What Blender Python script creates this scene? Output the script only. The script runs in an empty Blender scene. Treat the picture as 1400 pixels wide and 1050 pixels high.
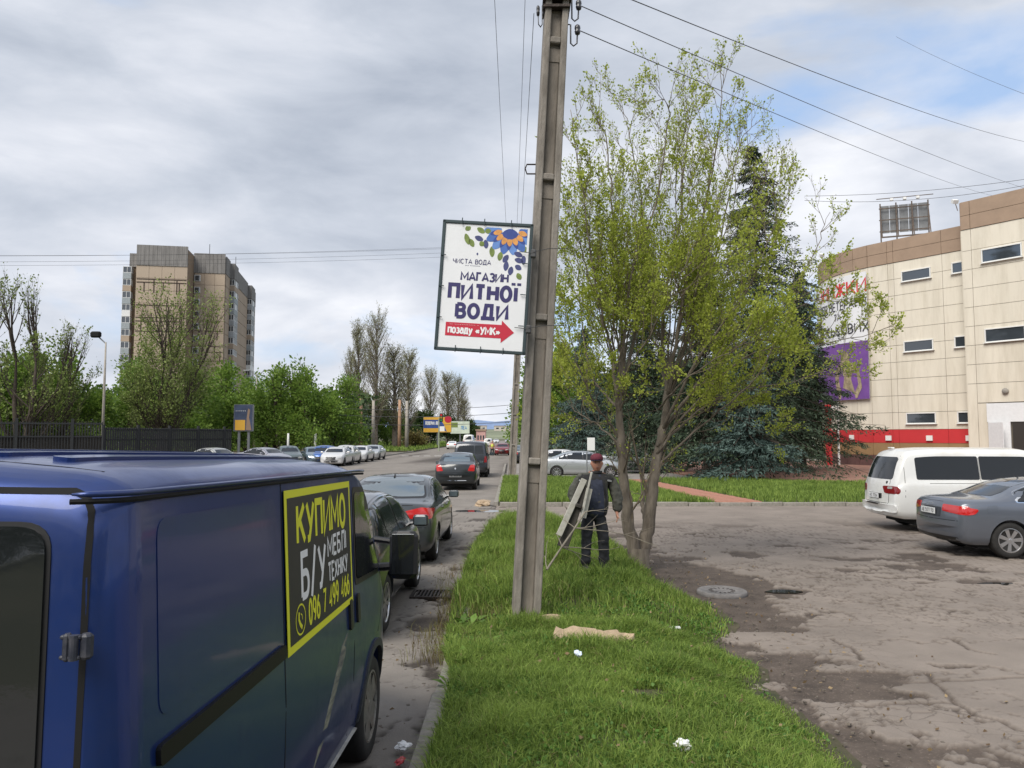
import bpy, bmesh, math, random
import numpy as np
from mathutils import Vector, Matrix
from mathutils.bvhtree import BVHTree
from mathutils.geometry import delaunay_2d_cdt
R = math.radians
rnd = random.Random(7)
scene = bpy.context.scene
C = scene.collection
# ------------------------------------------------------------------ camera
FPX, CX, CY, CAMZ, PITCH = 1052.0, 700.0, 525.0, 2.2, 3.915
cam_d = bpy.data.cameras.new('camera'); cam = bpy.data.objects.new('camera', cam_d); C.objects.link(cam)
cam_d.sensor_width = 36; cam_d.lens = FPX / 1400 * 36; cam_d.clip_end = 6000; cam_d.clip_start = 0.05
cam.location = (0, 0, CAMZ); cam.rotation_euler = (R(90 + PITCH), 0, 0)
scene.camera = cam
# ------------------------------------------------------------------ sky, sun, exposure
SUN_EL, SUN_AZ = 48.0, 215.0       # azimuth measured clockwise from +Y (north): behind and left of the photographer
world = bpy.data.worlds.new('World'); scene.world = world; world.use_nodes = True
wn, wl = world.node_tree.nodes, world.node_tree.links
wn.clear()
w_out = wn.new('ShaderNodeOutputWorld'); bg = wn.new('ShaderNodeBackground'); bg.inputs['Strength'].default_value = 0.1
sky = wn.new('ShaderNodeTexSky'); sky.sky_type = 'NISHITA'; sky.sun_disc = False
sky.sun_elevation = R(SUN_EL); sky.sun_rotation = R(SUN_AZ); sky.dust_density = 1.5; sky.air_density = 1.0
tc = wn.new('ShaderNodeTexCoord'); sep = wn.new('ShaderNodeSeparateXYZ'); wl.new(tc.outputs['Generated'], sep.inputs[0])
def wmath(op, a, b=None, c=None):
    n = wn.new('ShaderNodeMath'); n.operation = op
    for i, v in enumerate((a, b, c)):
        if v is None: continue
        if isinstance(v, (int, float)): n.inputs[i].default_value = v
        else: wl.new(v, n.inputs[i])
    return n.outputs[0]
zz = wmath('ADD', wmath('MAXIMUM', sep.outputs['Z'], 0.0), 0.5)
px = wmath('DIVIDE', sep.outputs['X'], zz); py = wmath('DIVIDE', sep.outputs['Y'], zz)
comb = wn.new('ShaderNodeCombineXYZ'); wl.new(px, comb.inputs[0]); wl.new(py, comb.inputs[1]); wl.new(wmath('MULTIPLY', sep.outputs['Z'], 3.2), comb.inputs[2])
def wnoise(scale, detail, rough, dist=0.0, off=(0, 0, 0)):
    m = wn.new('ShaderNodeMapping'); m.inputs['Location'].default_value = off; wl.new(comb.outputs[0], m.inputs[0])
    n = wn.new('ShaderNodeTexNoise'); n.inputs['Scale'].default_value = scale; n.inputs['Detail'].default_value = detail
    n.inputs['Roughness'].default_value = rough; n.inputs['Distortion'].default_value = dist
    wl.new(m.outputs[0], n.inputs['Vector']); return n.outputs[0]
def wramp(fac, stops):
    r = wn.new('ShaderNodeValToRGB'); e = r.color_ramp.elements
    while len(e) < len(stops): e.new(0.5)
    for k, (p, c) in enumerate(stops):
        e[k].position = p; e[k].color = (*c, 1) if len(c) == 3 else c
    wl.new(fac, r.inputs[0]); return r.outputs[0]
cover = wramp(wnoise(1.35, 8, 0.52, 0.25, (3.25, 1.49, 0)), [(0.355, (0, 0, 0)), (0.455, (1, 1, 1))])
big = wnoise(1.25, 3, 0.5, 0.2, (1.31, 0.59, 0)); fine = wnoise(3.4, 9, 0.56, 0.3, (2.71, 5.43, 0))
tone = wmath('ADD', wmath('MULTIPLY', big, 0.58), wmath('MULTIPLY', fine, 0.42))
ccol = wramp(tone, [(0.33, (2.5, 2.8, 3.35)), (0.45, (3.5, 3.78, 4.3)), (0.53, (4.35, 4.55, 5.0)), (0.63, (5.6, 5.7, 6.0))])
mix = wn.new('ShaderNodeMix'); mix.data_type = 'RGBA'
skyx = wn.new('ShaderNodeMix'); skyx.data_type = 'RGBA'; skyx.inputs['Factor'].default_value = 0.65
wl.new(sky.outputs[0], skyx.inputs['A']); skyx.inputs['B'].default_value = (2.9, 3.9, 5.6, 1)
wl.new(cover, mix.inputs['Factor']); wl.new(skyx.outputs['Result'], mix.inputs['A']); wl.new(ccol, mix.inputs['B'])
wl.new(mix.outputs['Result'], bg.inputs['Color']); wl.new(bg.outputs[0], w_out.inputs[0])
sun_d = bpy.data.lights.new('sun', 'SUN'); sun = bpy.data.objects.new('sun', sun_d); C.objects.link(sun)
sun_d.energy = 2.2; sun_d.angle = R(38); sun_d.color = (1, 0.95, 0.87)
_sd = Vector((math.sin(R(SUN_AZ)) * math.cos(R(SUN_EL)), math.cos(R(SUN_AZ)) * math.cos(R(SUN_EL)), math.sin(R(SUN_EL))))
sun.rotation_euler = _sd.to_track_quat('Z', 'Y').to_euler()
vs = scene.view_settings; vs.view_transform = 'Standard'; vs.look = 'None'; vs.gamma = 1; vs.exposure = 0.82; vs.use_curve_mapping = False
scene.cycles.max_bounces = 6; scene.cycles.transparent_max_bounces = 6

# ------------------------------------------------------------------ helpers
_ca, _sa = math.cos(R(PITCH)), math.sin(R(PITCH))
def at(x, y, d):
    """world point seen at photo pixel (x, y) at depth d metres along the street"""
    u, v = (x - CX) / FPX, (CY - y) / FPX
    t = d / (_ca - v * _sa)
    return Vector((u * t, d, CAMZ + t * (_sa + v * _ca)))
def gz(y):
    return 0.0213 * (9 - max(1.5, min(9.0, y)))
def nset(n, name, v):
    if name in n.inputs: n.inputs[name].default_value = v
_mats = {}
def mat(name, col, rough=0.7, metal=0.0, var=0.0, scale=6.0, bump=0.0, bscale=40.0, spec=0.5, coat=0.0, col2=None, detail=6, stretch=(1, 1, 1), trans=0.0, emit=None, island=0.0, dirt=None):
    if name in _mats: return _mats[name]
    m = bpy.data.materials.new(name); m.use_nodes = True; _mats[name] = m
    nt = m.node_tree; N, L = nt.nodes, nt.links; b = N['Principled BSDF']
    c4 = (*col, 1); b.inputs['Base Color'].default_value = c4
    nset(b, 'Roughness', rough); nset(b, 'Metallic', metal); nset(b, 'Specular IOR Level', spec); nset(b, 'Coat Weight', coat); nset(b, 'Coat Roughness', 0.06)
    if trans: nset(b, 'Transmission Weight', trans)
    if emit: nset(b, 'Emission Color', (*emit[0], 1)); nset(b, 'Emission Strength', emit[1])
    t = N.new('ShaderNodeTexCoord'); mp = N.new('ShaderNodeMapping'); mp.inputs['Scale'].default_value = stretch
    L.new(t.outputs['Object'], mp.inputs[0])
    out = None
    if var or col2:
        n = N.new('ShaderNodeTexNoise'); n.inputs['Scale'].default_value = scale; n.inputs['Detail'].default_value = detail; n.inputs['Roughness'].default_value = 0.62
        L.new(mp.outputs[0], n.inputs['Vector'])
        r = N.new('ShaderNodeValToRGB'); e = r.color_ramp.elements
        lo = tuple(max(0, x * (1 - var)) for x in col); hi = col2 if col2 else tuple(min(1, x * (1 + var)) for x in col)
        e[0].position = 0.32; e[0].color = (*lo, 1); e[1].position = 0.68; e[1].color = (*hi, 1)
        L.new(n.outputs[0], r.inputs[0]); out = r.outputs[0]
    if island:
        g = N.new('ShaderNodeNewGeometry'); h = N.new('ShaderNodeHueSaturation')
        mr = N.new('ShaderNodeMapRange'); mr.inputs['To Min'].default_value = 1 - island; mr.inputs['To Max'].default_value = 1 + island
        L.new(g.outputs['Random Per Island'], mr.inputs['Value']); L.new(mr.outputs[0], h.inputs['Value'])
        if out: L.new(out, h.inputs['Color'])
        else: h.inputs['Color'].default_value = c4
        out = h.outputs[0]
    if dirt:      # (colour, amount, scale): worn or dusty patches on the surface
        n = N.new('ShaderNodeTexNoise'); n.inputs['Scale'].default_value = dirt[2]; n.inputs['Detail'].default_value = 8; n.inputs['Roughness'].default_value = 0.7
        L.new(mp.outputs[0], n.inputs['Vector'])
        r = N.new('ShaderNodeValToRGB'); e = r.color_ramp.elements; e[0].position = 0.45; e[0].color = (0, 0, 0, 1); e[1].position = 0.75; e[1].color = (dirt[1],) * 3 + (1,)
        L.new(n.outputs[0], r.inputs[0]); mx = N.new('ShaderNodeMix'); mx.data_type = 'RGBA'
        L.new(r.outputs[0], mx.inputs['Factor']); mx.inputs['B'].default_value = (*dirt[0], 1)
        if out: L.new(out, mx.inputs['A'])
        else: mx.inputs['A'].default_value = c4
        out = mx.outputs['Result']
        rr = N.new('ShaderNodeMapRange'); rr.inputs['To Min'].default_value = rough; rr.inputs['To Max'].default_value = min(1, rough + 0.5)
        L.new(r.outputs[0], rr.inputs['Value']); L.new(rr.outputs[0], b.inputs['Roughness'])
    if out: L.new(out, b.inputs['Base Color'])
    if bump:
        n = N.new('ShaderNodeTexNoise'); n.inputs['Scale'].default_value = bscale; n.inputs['Detail'].default_value = 8; n.inputs['Roughness'].default_value = 0.65
        L.new(mp.outputs[0], n.inputs['Vector'])
        bp = N.new('ShaderNodeBump'); bp.inputs['Strength'].default_value = bump; bp.inputs['Distance'].default_value = 0.02
        L.new(n.outputs[0], bp.inputs['Height']); L.new(bp.outputs[0], b.inputs['Normal'])
    return m
def leaf_mat(name, col, col2, trans=0.35, scale=1.2, rough=0.55):
    if name in _mats: return _mats[name]
    m = bpy.data.materials.new(name); m.use_nodes = True; _mats[name] = m
    N, L = m.node_tree.nodes, m.node_tree.links; b = N['Principled BSDF']; o = N['Material Output']
    g = N.new('ShaderNodeNewGeometry'); t = N.new('ShaderNodeTexCoord'); n = N.new('ShaderNodeTexNoise'); n.inputs['Scale'].default_value = scale; n.inputs['Detail'].default_value = 4
    L.new(t.outputs['Object'], n.inputs['Vector'])
    ad = N.new('ShaderNodeMath'); ad.operation = 'MULTIPLY_ADD'; ad.inputs[1].default_value = 0.55
    m2 = N.new('ShaderNodeMath'); m2.operation = 'MULTIPLY'; m2.inputs[1].default_value = 0.5
    L.new(n.outputs[0], m2.inputs[0]); L.new(g.outputs['Random Per Island'], ad.inputs[0]); L.new(m2.outputs[0], ad.inputs[2])
    r = N.new('ShaderNodeValToRGB'); e = r.color_ramp.elements; e[0].position = 0.25; e[0].color = (*col, 1); e[1].position = 0.78; e[1].color = (*col2, 1)
    L.new(ad.outputs[0], r.inputs[0]); L.new(r.outputs[0], b.inputs['Base Color']); nset(b, 'Roughness', rough); nset(b, 'Specular IOR Level', 0.3)
    tr = N.new('ShaderNodeBsdfTranslucent'); L.new(r.outputs[0], tr.inputs['Color'])
    mx = N.new('ShaderNodeMixShader'); mx.inputs[0].default_value = trans
    L.new(b.outputs[0], mx.inputs[1]); L.new(tr.outputs[0], mx.inputs[2]); L.new(mx.outputs[0], o.inputs['Surface'])
    return m
class MB:
    """collects shapes into one mesh"""
    def __init__(s): s.v = []; s.f = []
    def add(s, vs, fs):
        b = len(s.v); s.v.extend([tuple(p) for p in vs]); s.f.extend([tuple(b + i for i in f) for f in fs]); return s
    def box(s, c, d, M=None):
        x, y, z = d[0] / 2, d[1] / 2, d[2] / 2
        vs = [Vector((sx * x, sy * y, sz * z)) for sz in (-1, 1) for sy in (-1, 1) for sx in (-1, 1)]
        if M is not None: vs = [M @ v for v in vs]
        vs = [v + Vector(c) for v in vs]
        return s.add(vs, [(0, 2, 3, 1), (4, 5, 7, 6), (0, 1, 5, 4), (2, 6, 7, 3), (0, 4, 6, 2), (1, 3, 7, 5)])
    def box2(s, a, b):
        return s.box([(a[i] + b[i]) / 2 for i in range(3)], [abs(b[i] - a[i]) for i in range(3)])
    def bevbox(s, c, d, r, M=None):
        x, y, z = d[0] / 2, d[1] / 2, d[2] / 2
        prof = [(-x + r, -y), (x - r, -y), (x, -y + r), (x, y - r), (x - r, y), (-x + r, y), (-x, y - r), (-x, -y + r)]
        k = 1 - min(1, r / min(x, y)); rings = [(-z, k), (-z + r, 1), (z - r, 1), (z, k)]
        vs = []
        for zz_, kk in rings:
            for (a, b) in prof:
                ins = r if kk < 1 else 0
                p = Vector((a - math.copysign(min(ins, abs(a)), a) * .7, b - math.copysign(min(ins, abs(b)), b) * .7, zz_))
                if M is not None: p = M @ p
                vs.append(p + Vector(c))
        fs = [tuple(range(7, -1, -1)), tuple(range(24, 32))]
        for q in range(3):
            for i in range(8): fs.append((q * 8 + i, q * 8 + (i + 1) % 8, q * 8 + 8 + (i + 1) % 8, q * 8 + 8 + i))
        return s.add(vs, fs)
    def tube(s, pts, rad, n=6, cap=True):
        pts = [Vector(p) for p in pts]
        if not hasattr(rad, '__len__'): rad = [rad] * len(pts)
        vs = []; prev = None
        for i, p in enumerate(pts):
            t = (pts[min(i + 1, len(pts) - 1)] - pts[max(i - 1, 0)])
            t = t.normalized() if t.length > 1e-9 else Vector((0, 0, 1))
            a = prev if prev is not None else (Vector((1, 0, 0)) if abs(t.x) < 0.9 else Vector((0, 1, 0)))
            a = (a - t * a.dot(t)).normalized(); b = t.cross(a); prev = a
            for k in range(n):
                g = 2 * math.pi * k / n; vs.append(p + (a * math.cos(g) + b * math.sin(g)) * rad[i])
        fs = []
        for i in range(len(pts) - 1):
            for k in range(n): fs.append((i * n + k, i * n + (k + 1) % n, (i + 1) * n + (k + 1) % n, (i + 1) * n + k))
        if cap: fs += [tuple(range(n - 1, -1, -1)), tuple(range((len(pts) - 1) * n, len(pts) * n))]
        return s.add(vs, fs)
    def lathe(s, prof, n=24, axis='z', c=(0, 0, 0)):
        vs = []
        for (r, h) in prof:
            for k in range(n):
                g = 2 * math.pi * k / n; a, b = r * math.cos(g), r * math.sin(g)
                vs.append(Vector({'z': (a, b, h), 'x': (h, a, b), 'y': (b, h, a)}[axis]) + Vector(c))
        fs = []
        for i in range(len(prof) - 1):
            for k in range(n): fs.append((i * n + k, i * n + (k + 1) % n, (i + 1) * n + (k + 1) % n, (i + 1) * n + k))
        if prof[0][0] > 1e-6: fs.append(tuple(range(n - 1, -1, -1)))
        if prof[-1][0] > 1e-6: fs.append(tuple(range((len(prof) - 1) * n, len(prof) * n)))
        return s.add(vs, fs)
    def prism(s, poly, h0, h1, M=None):
        n = len(poly); vs = [Vector((a, b, h0)) for a, b in poly] + [Vector((a, b, h1)) for a, b in poly]
        if M is not None: vs = [M @ v for v in vs]
        return s.add(vs, [tuple(range(n - 1, -1, -1)), tuple(range(n, 2 * n))] + [(i, (i + 1) % n, n + (i + 1) % n, n + i) for i in range(n)])
    def build(s, name, m, parent=None, smooth=False, loc=None, **tags):
        me = bpy.data.meshes.new(name); me.from_pydata(s.v, [], s.f); me.update()
        return link(name, me, m, parent, smooth, loc, **tags)
def link(name, me, m, parent=None, smooth=False, loc=None, **tags):
    if m is not None and not me.materials: me.materials.append(m)
    if smooth: me.shade_smooth()
    o = bpy.data.objects.new(name, me); C.objects.link(o)
    if parent is not None: o.parent = parent
    if loc is not None: o.location = loc
    for k, v in tags.items(): o[k] = v
    return o
def fix_normals(me):
    bm = bmesh.new(); bm.from_mesh(me); bmesh.ops.recalc_face_normals(bm, faces=bm.faces); bm.to_mesh(me); bm.free()
def thing(name, label, cat, loc=(0, 0, 0), rz=0.0, group=None, rot=None):
    o = bpy.data.objects.new(name, None); o.empty_display_size = 0.1; C.objects.link(o); o.location = loc
    o.rotation_euler = rot if rot else (0, 0, rz); o['label'] = label; o['category'] = cat
    if group: o['group'] = group
    return o
def tag(o, label, cat, group=None):
    o['label'] = label; o['category'] = cat
    if group: o['group'] = group
    return o
def dup(root, loc=None, rz=None, label=None, scale=None, paint=None, group=None):
    """a copy of a thing with copies of its parts and sub-parts (mesh data shared)"""
    def cp(o, parent):
        c = o.copy(); C.objects.link(c)
        if parent is not None: c.parent = parent
        if paint and c.type == 'MESH' and c.material_slots and c.material_slots[0].material == paint[0]:
            c.material_slots[0].link = 'OBJECT'; c.material_slots[0].material = paint[1]
        for ch in kids[o.name]: cp(ch, c)
        return c
    kids = {}
    def walk(o):
        kids[o.name] = list(o.children)
        for ch in o.children: walk(ch)
    walk(root); r = cp(root, None)
    if loc is not None: r.location = loc
    if rz is not None: r.rotation_euler = (root.rotation_euler[0], root.rotation_euler[1], rz)
    if scale is not None: r.scale = scale if hasattr(scale, '__len__') else (scale,) * 3
    if label: r['label'] = label
    if group: r['group'] = group
    return r
def pchip(pts):
    xs = np.array([p[0] for p in pts], float); ys = np.array([p[1] for p in pts], float)
    h = np.diff(xs); d = np.diff(ys) / h; m = np.zeros_like(xs); m[0] = d[0]; m[-1] = d[-1]
    for i in range(1, len(xs) - 1): m[i] = 0 if d[i - 1] * d[i] <= 0 else 2 * d[i - 1] * d[i] / (d[i - 1] + d[i])
    def f(x):
        x = min(max(x, xs[0]), xs[-1]); i = min(max(int(np.searchsorted(xs, x)) - 1, 0), len(h) - 1); t = (x - xs[i]) / h[i]
        return float((2 * t**3 - 3 * t**2 + 1) * ys[i] + (t**3 - 2 * t**2 + t) * h[i] * m[i] + (-2 * t**3 + 3 * t**2) * ys[i + 1] + (t**3 - t**2) * h[i] * m[i + 1])
    return f
# numpy value noise
_rs = np.random.RandomState(3); _tab = _rs.rand(256, 256)
def vnoise(x, y):
    xi = np.floor(x).astype(int); yi = np.floor(y).astype(int); fx = x - xi; fy = y - yi
    fx = fx * fx * (3 - 2 * fx); fy = fy * fy * (3 - 2 * fy)
    a = _tab[xi & 255, yi & 255]; b = _tab[(xi + 1) & 255, yi & 255]; c = _tab[xi & 255, (yi + 1) & 255]; d = _tab[(xi + 1) & 255, (yi + 1) & 255]
    return (a * (1 - fx) + b * fx) * (1 - fy) + (c * (1 - fx) + d * fx) * fy
def fbm(x, y, o=5, g=0.5):
    s = 0; a = 1; t = 0
    for k in range(o): s = s + a * vnoise(x * 2**k + 17.3 * k, y * 2**k + 9.1 * k); t += a; a *= g
    return s / t
# ------------------------------------------------------------------ stroke lettering (flat print)
def _arc(cx, cy, rx, ry, a0, a1, n=12):
    return [(cx + rx * math.cos(R(a0 + (a1 - a0) * i / n)), cy + ry * math.sin(R(a0 + (a1 - a0) * i / n))) for i in range(n + 1)]
O_ = _arc(.3, .5, .3, .5, 90, 450, 22)
_bowl = lambda y0, y1, x=.48: [(0, y1), (x - .2, y1)] + _arc(x - .2, (y0 + y1) / 2, .22, (y1 - y0) / 2, 90, -90, 8) + [(0, y0)]
GL = {
 'К': (.56, [[(0, 0), (0, 1)], [(.56, 1), (.06, .47)], [(.2, .58), (.6, 0)]]), 'У': (.6, [[(0, 1), (.32, .38)], [(.62, 1), (.3, .22), (.2, .02), (.04, 0)]]),
 'П': (.56, [[(0, 0), (0, 1), (.56, 1), (.56, 0)]]), 'И': (.6, [[(0, 1), (0, 0), (.6, 1), (.6, 0)]]), 'Й': (.6, [[(0, 1), (0, 0), (.6, 1), (.6, 0)], _arc(.3, 1.25, .13, .1, 180, 360, 6)]),
 'М': (.74, [[(0, 0), (0, 1), (.37, .3), (.74, 1), (.74, 0)]]), 'О': (.6, [O_]), 'Б': (.5, [[(.48, 1), (0, 1), (0, 0)], _bowl(0, .56)[::-1]]),
 '/': (.4, [[(0, -.12), (.36, 1.1)]]), 'Е': (.46, [[(.46, 1), (0, 1), (0, 0), (.46, 0)], [(0, .52), (.42, .52)]]), 'Л': (.58, [[(0, 0), (.08, .05), (.14, 1), (.58, 1), (.58, 0)]]),
 'І': (.02, [[(0, 0), (0, 1)]]), 'Ї': (.1, [[(.05, 0), (.05, 1)], [(-.14, 1.17), (-.14, 1.36)], [(.24, 1.17), (.24, 1.36)]]), 'Т': (.56, [[(0, 1), (.56, 1)], [(.28, 1), (.28, 0)]]), 'Х': (.58, [[(0, 0), (.58, 1)], [(0, 1), (.58, 0)]]),
 'Н': (.56, [[(0, 0), (0, 1)], [(.56, 0), (.56, 1)], [(0, .52), (.56, .52)]]), 'А': (.66, [[(0, 0), (.33, 1), (.66, 0)], [(.12, .3), (.54, .3)]]), 'Г': (.44, [[(0, 0), (0, 1), (.44, 1)]]),
 'З': (.48, [_arc(.22, .75, .24, .25, 150, -90, 9) , _arc(.22, .26, .26, .26, 90, -150, 9)]), 'В': (.48, [[(0, 0), (0, 1)], _bowl(.53, 1, .44), _bowl(0, .53, .48)]), 'Д': (.66, [[(.02, -.16), (.02, 0), (.66, 0), (.66, -.16)], [(.1, 0), (.2, 1), (.56, 1), (.56, 0)]]),
 'Ч': (.5, [[(0, 1), (0, .6), (.1, .45), (.5, .45)], [(.5, 1), (.5, 0)]]), 'С': (.56, [_arc(.3, .5, .3, .5, 50, 310, 16)]), 'Ж': (.8, [[(.4, 0), (.4, 1)], [(0, 1), (.36, .5)], [(0, 0), (.36, .5)], [(.8, 1), (.44, .5)], [(.8, 0), (.44, .5)]]),
 'Я': (.5, [[(.5, 0), (.5, 1), (.2, 1)] + _arc(.2, .75, .2, .25, 90, 270, 8) + [(.5, .5)], [(.26, .5), (0, 0)]]), 'Р': (.48, [[(0, 0), (0, 1)], _bowl(.45, 1)]), 'Ь': (.48, [[(0, 1), (0, 0)], _bowl(0, .55)]),
 '0': (.46, [_arc(.23, .5, .23, .5, 90, 450, 18)]), '9': (.46, [_arc(.23, .7, .23, .3, 0, 360, 14), [(.46, .7), (.42, .35), (.2, 0)]]), '6': (.46, [_arc(.23, .3, .23, .3, 0, 360, 14), [(0, .3), (.05, .65), (.3, 1)]]),
 '7': (.46, [[(0, 1), (.46, 1), (.14, 0)]]), '4': (.5, [[(.36, 0), (.36, 1), (0, .28), (.5, .28)]]), '5': (.44, [[(.42, 1), (.06, 1), (.03, .55)] + _arc(.2, .3, .24, .3, 120, -150, 10)]), '1': (.25, [[(0, .8), (.2, 1), (.2, 0)]]), '3': (.46, [_arc(.22, .75, .22, .25, 150, -90, 9), _arc(.22, .26, .24, .26, 90, -150, 9)]),
 'п': (.44, [[(0, 0), (0, .7), (.44, .7), (.44, 0)]]), 'о': (.48, [_arc(.24, .35, .24, .35, 90, 450, 16)]), 'з': (.38, [_arc(.18, .53, .18, .17, 150, -90, 7), _arc(.18, .18, .2, .18, 90, -150, 7)]),
 'а': (.44, [_arc(.22, .24, .22, .24, 0, 360, 14), [(.04, .62), (.2, .7), (.38, .66), (.44, .5), (.44, 0)]]), 'д': (.54, [[(.02, -.14), (.02, 0), (.54, 0), (.54, -.14)], [(.08, 0), (.16, .7), (.46, .7), (.46, 0)]]), 'у': (.48, [[(0, .7), (.25, .05)], [(.48, .7), (.24, .02), (.12, -.2), (0, -.22)]]),
 '«': (.5, [[(.22, .55), (.02, .35), (.22, .15)], [(.46, .55), (.26, .35), (.46, .15)]]), '»': (.5, [[(.02, .55), (.22, .35), (.02, .15)], [(.26, .55), (.46, .35), (.26, .15)]]), ' ': (.26, []), '-': (.3, [[(0, .4), (.3, .4)]]),
}
def text_mesh(s, width, height, stroke, gap=0.2):
    """flat strokes in local x (right) / y (up); stroke is a share of the letter height"""
    mb = MB(); x = 0; adv = []
    for ch in s: adv.append(x); x += GL[ch][0] + gap
    tot = x - gap; sx = width / tot; k = 0; hw = stroke * height / 2
    for ch, a in zip(s, adv):
        for pl in GL[ch][1]:
            P = [Vector(((a + p[0]) * sx, p[1] * height)) for p in pl]; closed = (P[0] - P[-1]).length < 1e-5 and len(P) > 3
            if not closed:
                P[0] = P[0] - (P[1] - P[0]).normalized() * hw * 0.0; P[-1] = P[-1]
            L_, R_ = [], []
            n = len(P)
            for i in range(n):
                if closed: t0 = (P[i] - P[i - 1 if i > 0 else n - 2]); t1 = (P[(i + 1) if i < n - 1 else 1] - P[i])
                else: t0 = P[i] - P[max(i - 1, 0)]; t1 = P[min(i + 1, n - 1)] - P[i]
                if t0.length < 1e-9: t0 = t1
                if t1.length < 1e-9: t1 = t0
                t0 = t0.normalized(); t1 = t1.normalized(); n0 = Vector((-t0.y, t0.x)); n1 = Vector((-t1.y, t1.x)); m = n0 + n1
                if m.length < 1e-6: m = n0
                m = m.normalized(); c = max(m.dot(n1), 0.72); L_.append(P[i] + m * hw / c); R_.append(P[i] - m * hw / c)
            z = 0.00012 * (k % 7); k += 1; b = len(mb.v)
            for l, r in zip(L_, R_): mb.v.append((l.x, l.y, z)); mb.v.append((r.x, r.y, z))
            for i in range(n - 1): mb.f.append((b + 2 * i, b + 2 * i + 1, b + 2 * i + 3, b + 2 * i + 2))
    return mb
def lettering(s, origin, right, up, width, height, stroke, m, parent, off=0.003, name='lettering', gap=0.2, label=None):
    mb = text_mesh(s, width, height, stroke, gap); r = Vector(right).normalized(); u = Vector(up).normalized(); n = r.cross(u); o = Vector(origin)
    mb.v = [tuple(o + r * v[0] + u * v[1] + n * (off + v[2])) for v in mb.v]
    ob = mb.build(name, m, parent)
    if label: ob['label'] = label
    return ob
# ------------------------------------------------------------------ numpy meshes: blades, leaves, branch tubes
def np_mesh(name, V, faces_list):
    """faces_list: list of (k x n) int arrays with n = 3 or 4"""
    me = bpy.data.meshes.new(name); V = np.ascontiguousarray(V, dtype=np.float32)
    loops = np.concatenate([f.ravel() for f in faces_list]).astype(np.int32)
    tot = np.concatenate([np.full(len(f), f.shape[1]) for f in faces_list]).astype(np.int32)
    st = np.concatenate([[0], np.cumsum(tot)[:-1]]).astype(np.int32)
    me.vertices.add(len(V)); me.vertices.foreach_set('co', V.ravel())
    me.loops.add(len(loops)); me.loops.foreach_set('vertex_index', loops)
    me.polygons.add(len(tot)); me.polygons.foreach_set('loop_start', st); me.polygons.foreach_set('loop_total', tot)
    me.update(calc_edges=True); return me
def blades(name, P, h, w, seed=1, lean=0.45):
    rs = np.random.RandomState(seed); n = len(P); a = rs.rand(n) * 6.283; la = rs.rand(n) * 6.283; ln = (0.15 + rs.rand(n) ** 1.5) * lean
    h = h * (0.6 + 0.7 * rs.rand(n)); w = w * (0.6 + 0.8 * rs.rand(n))
    side = np.stack([np.cos(a), np.sin(a), np.zeros(n)], 1) * (w / 2)[:, None]
    ld = np.stack([np.cos(la), np.sin(la), np.zeros(n)], 1) * (h * ln)[:, None]; up = np.zeros((n, 3)); up[:, 2] = h
    mid = P + up * 0.55 + ld * 0.3; tip = P + up * (1 - 0.35 * ln[:, None]) + ld * 1.15
    V = np.stack([P - side, P + side, mid - side * 0.85, mid + side * 0.85, tip], 1).reshape(-1, 3); b = np.arange(n)[:, None] * 5
    return np_mesh(name, V, [b + np.array([[0, 1, 3, 2]]), b + np.array([[2, 3, 4]])])
def leaves(name, P, size, seed=1, D=None, aspect=0.55):
    """diamond leaves at P; D optional axis directions"""
    rs = np.random.RandomState(seed); n = len(P); A = rs.randn(n, 3)
    if D is not None: A = D + 0.55 * A
    A /= np.linalg.norm(A, axis=1)[:, None] + 1e-9; B = rs.randn(n, 3); B -= A * (A * B).sum(1)[:, None]; B /= np.linalg.norm(B, axis=1)[:, None] + 1e-9
    s = size * (0.55 + 0.9 * rs.rand(n)); A = A * s[:, None]; B = B * (s * aspect / 2)[:, None]
    V = np.stack([P, P + A * 0.45 + B, P + A, P + A * 0.45 - B], 1).reshape(-1, 3)
    return np_mesh(name, V, [np.arange(n)[:, None] * 4 + np.array([[0, 1, 2, 3]])])
def tubes(name, S, n=5):
    """S: rows of p0(3) p1(3) r0 r1"""
    S = np.array(S, float); p0, p1, r0, r1 = S[:, :3], S[:, 3:6], S[:, 6], S[:, 7]; T = p1 - p0; T /= np.linalg.norm(T, axis=1)[:, None] + 1e-9
    ref = np.where(np.abs(T[:, 2:3]) < 0.9, np.array([[0, 0, 1.]]), np.array([[1., 0, 0]])); A = np.cross(T, ref); A /= np.linalg.norm(A, axis=1)[:, None]; B = np.cross(T, A); p0 = p0 - T * (r0 * .5)[:, None]; p1 = p1 + T * (r1 * .5)[:, None]
    g = np.arange(n) * 2 * np.pi / n; ring = A[:, None] * np.cos(g)[None, :, None] + B[:, None] * np.sin(g)[None, :, None]
    V = np.concatenate([p0[:, None] + ring * r0[:, None, None], p1[:, None] + ring * r1[:, None, None]], 1).reshape(-1, 3)
    b = (np.arange(len(S)) * 2 * n)[:, None]; k = np.arange(n); k1 = (k + 1) % n
    F = (b[:, :, None] + np.stack([k, k1, k1 + n, k + n], 1)[None]).reshape(-1, 4)
    return np_mesh(name, V, [F])
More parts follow.
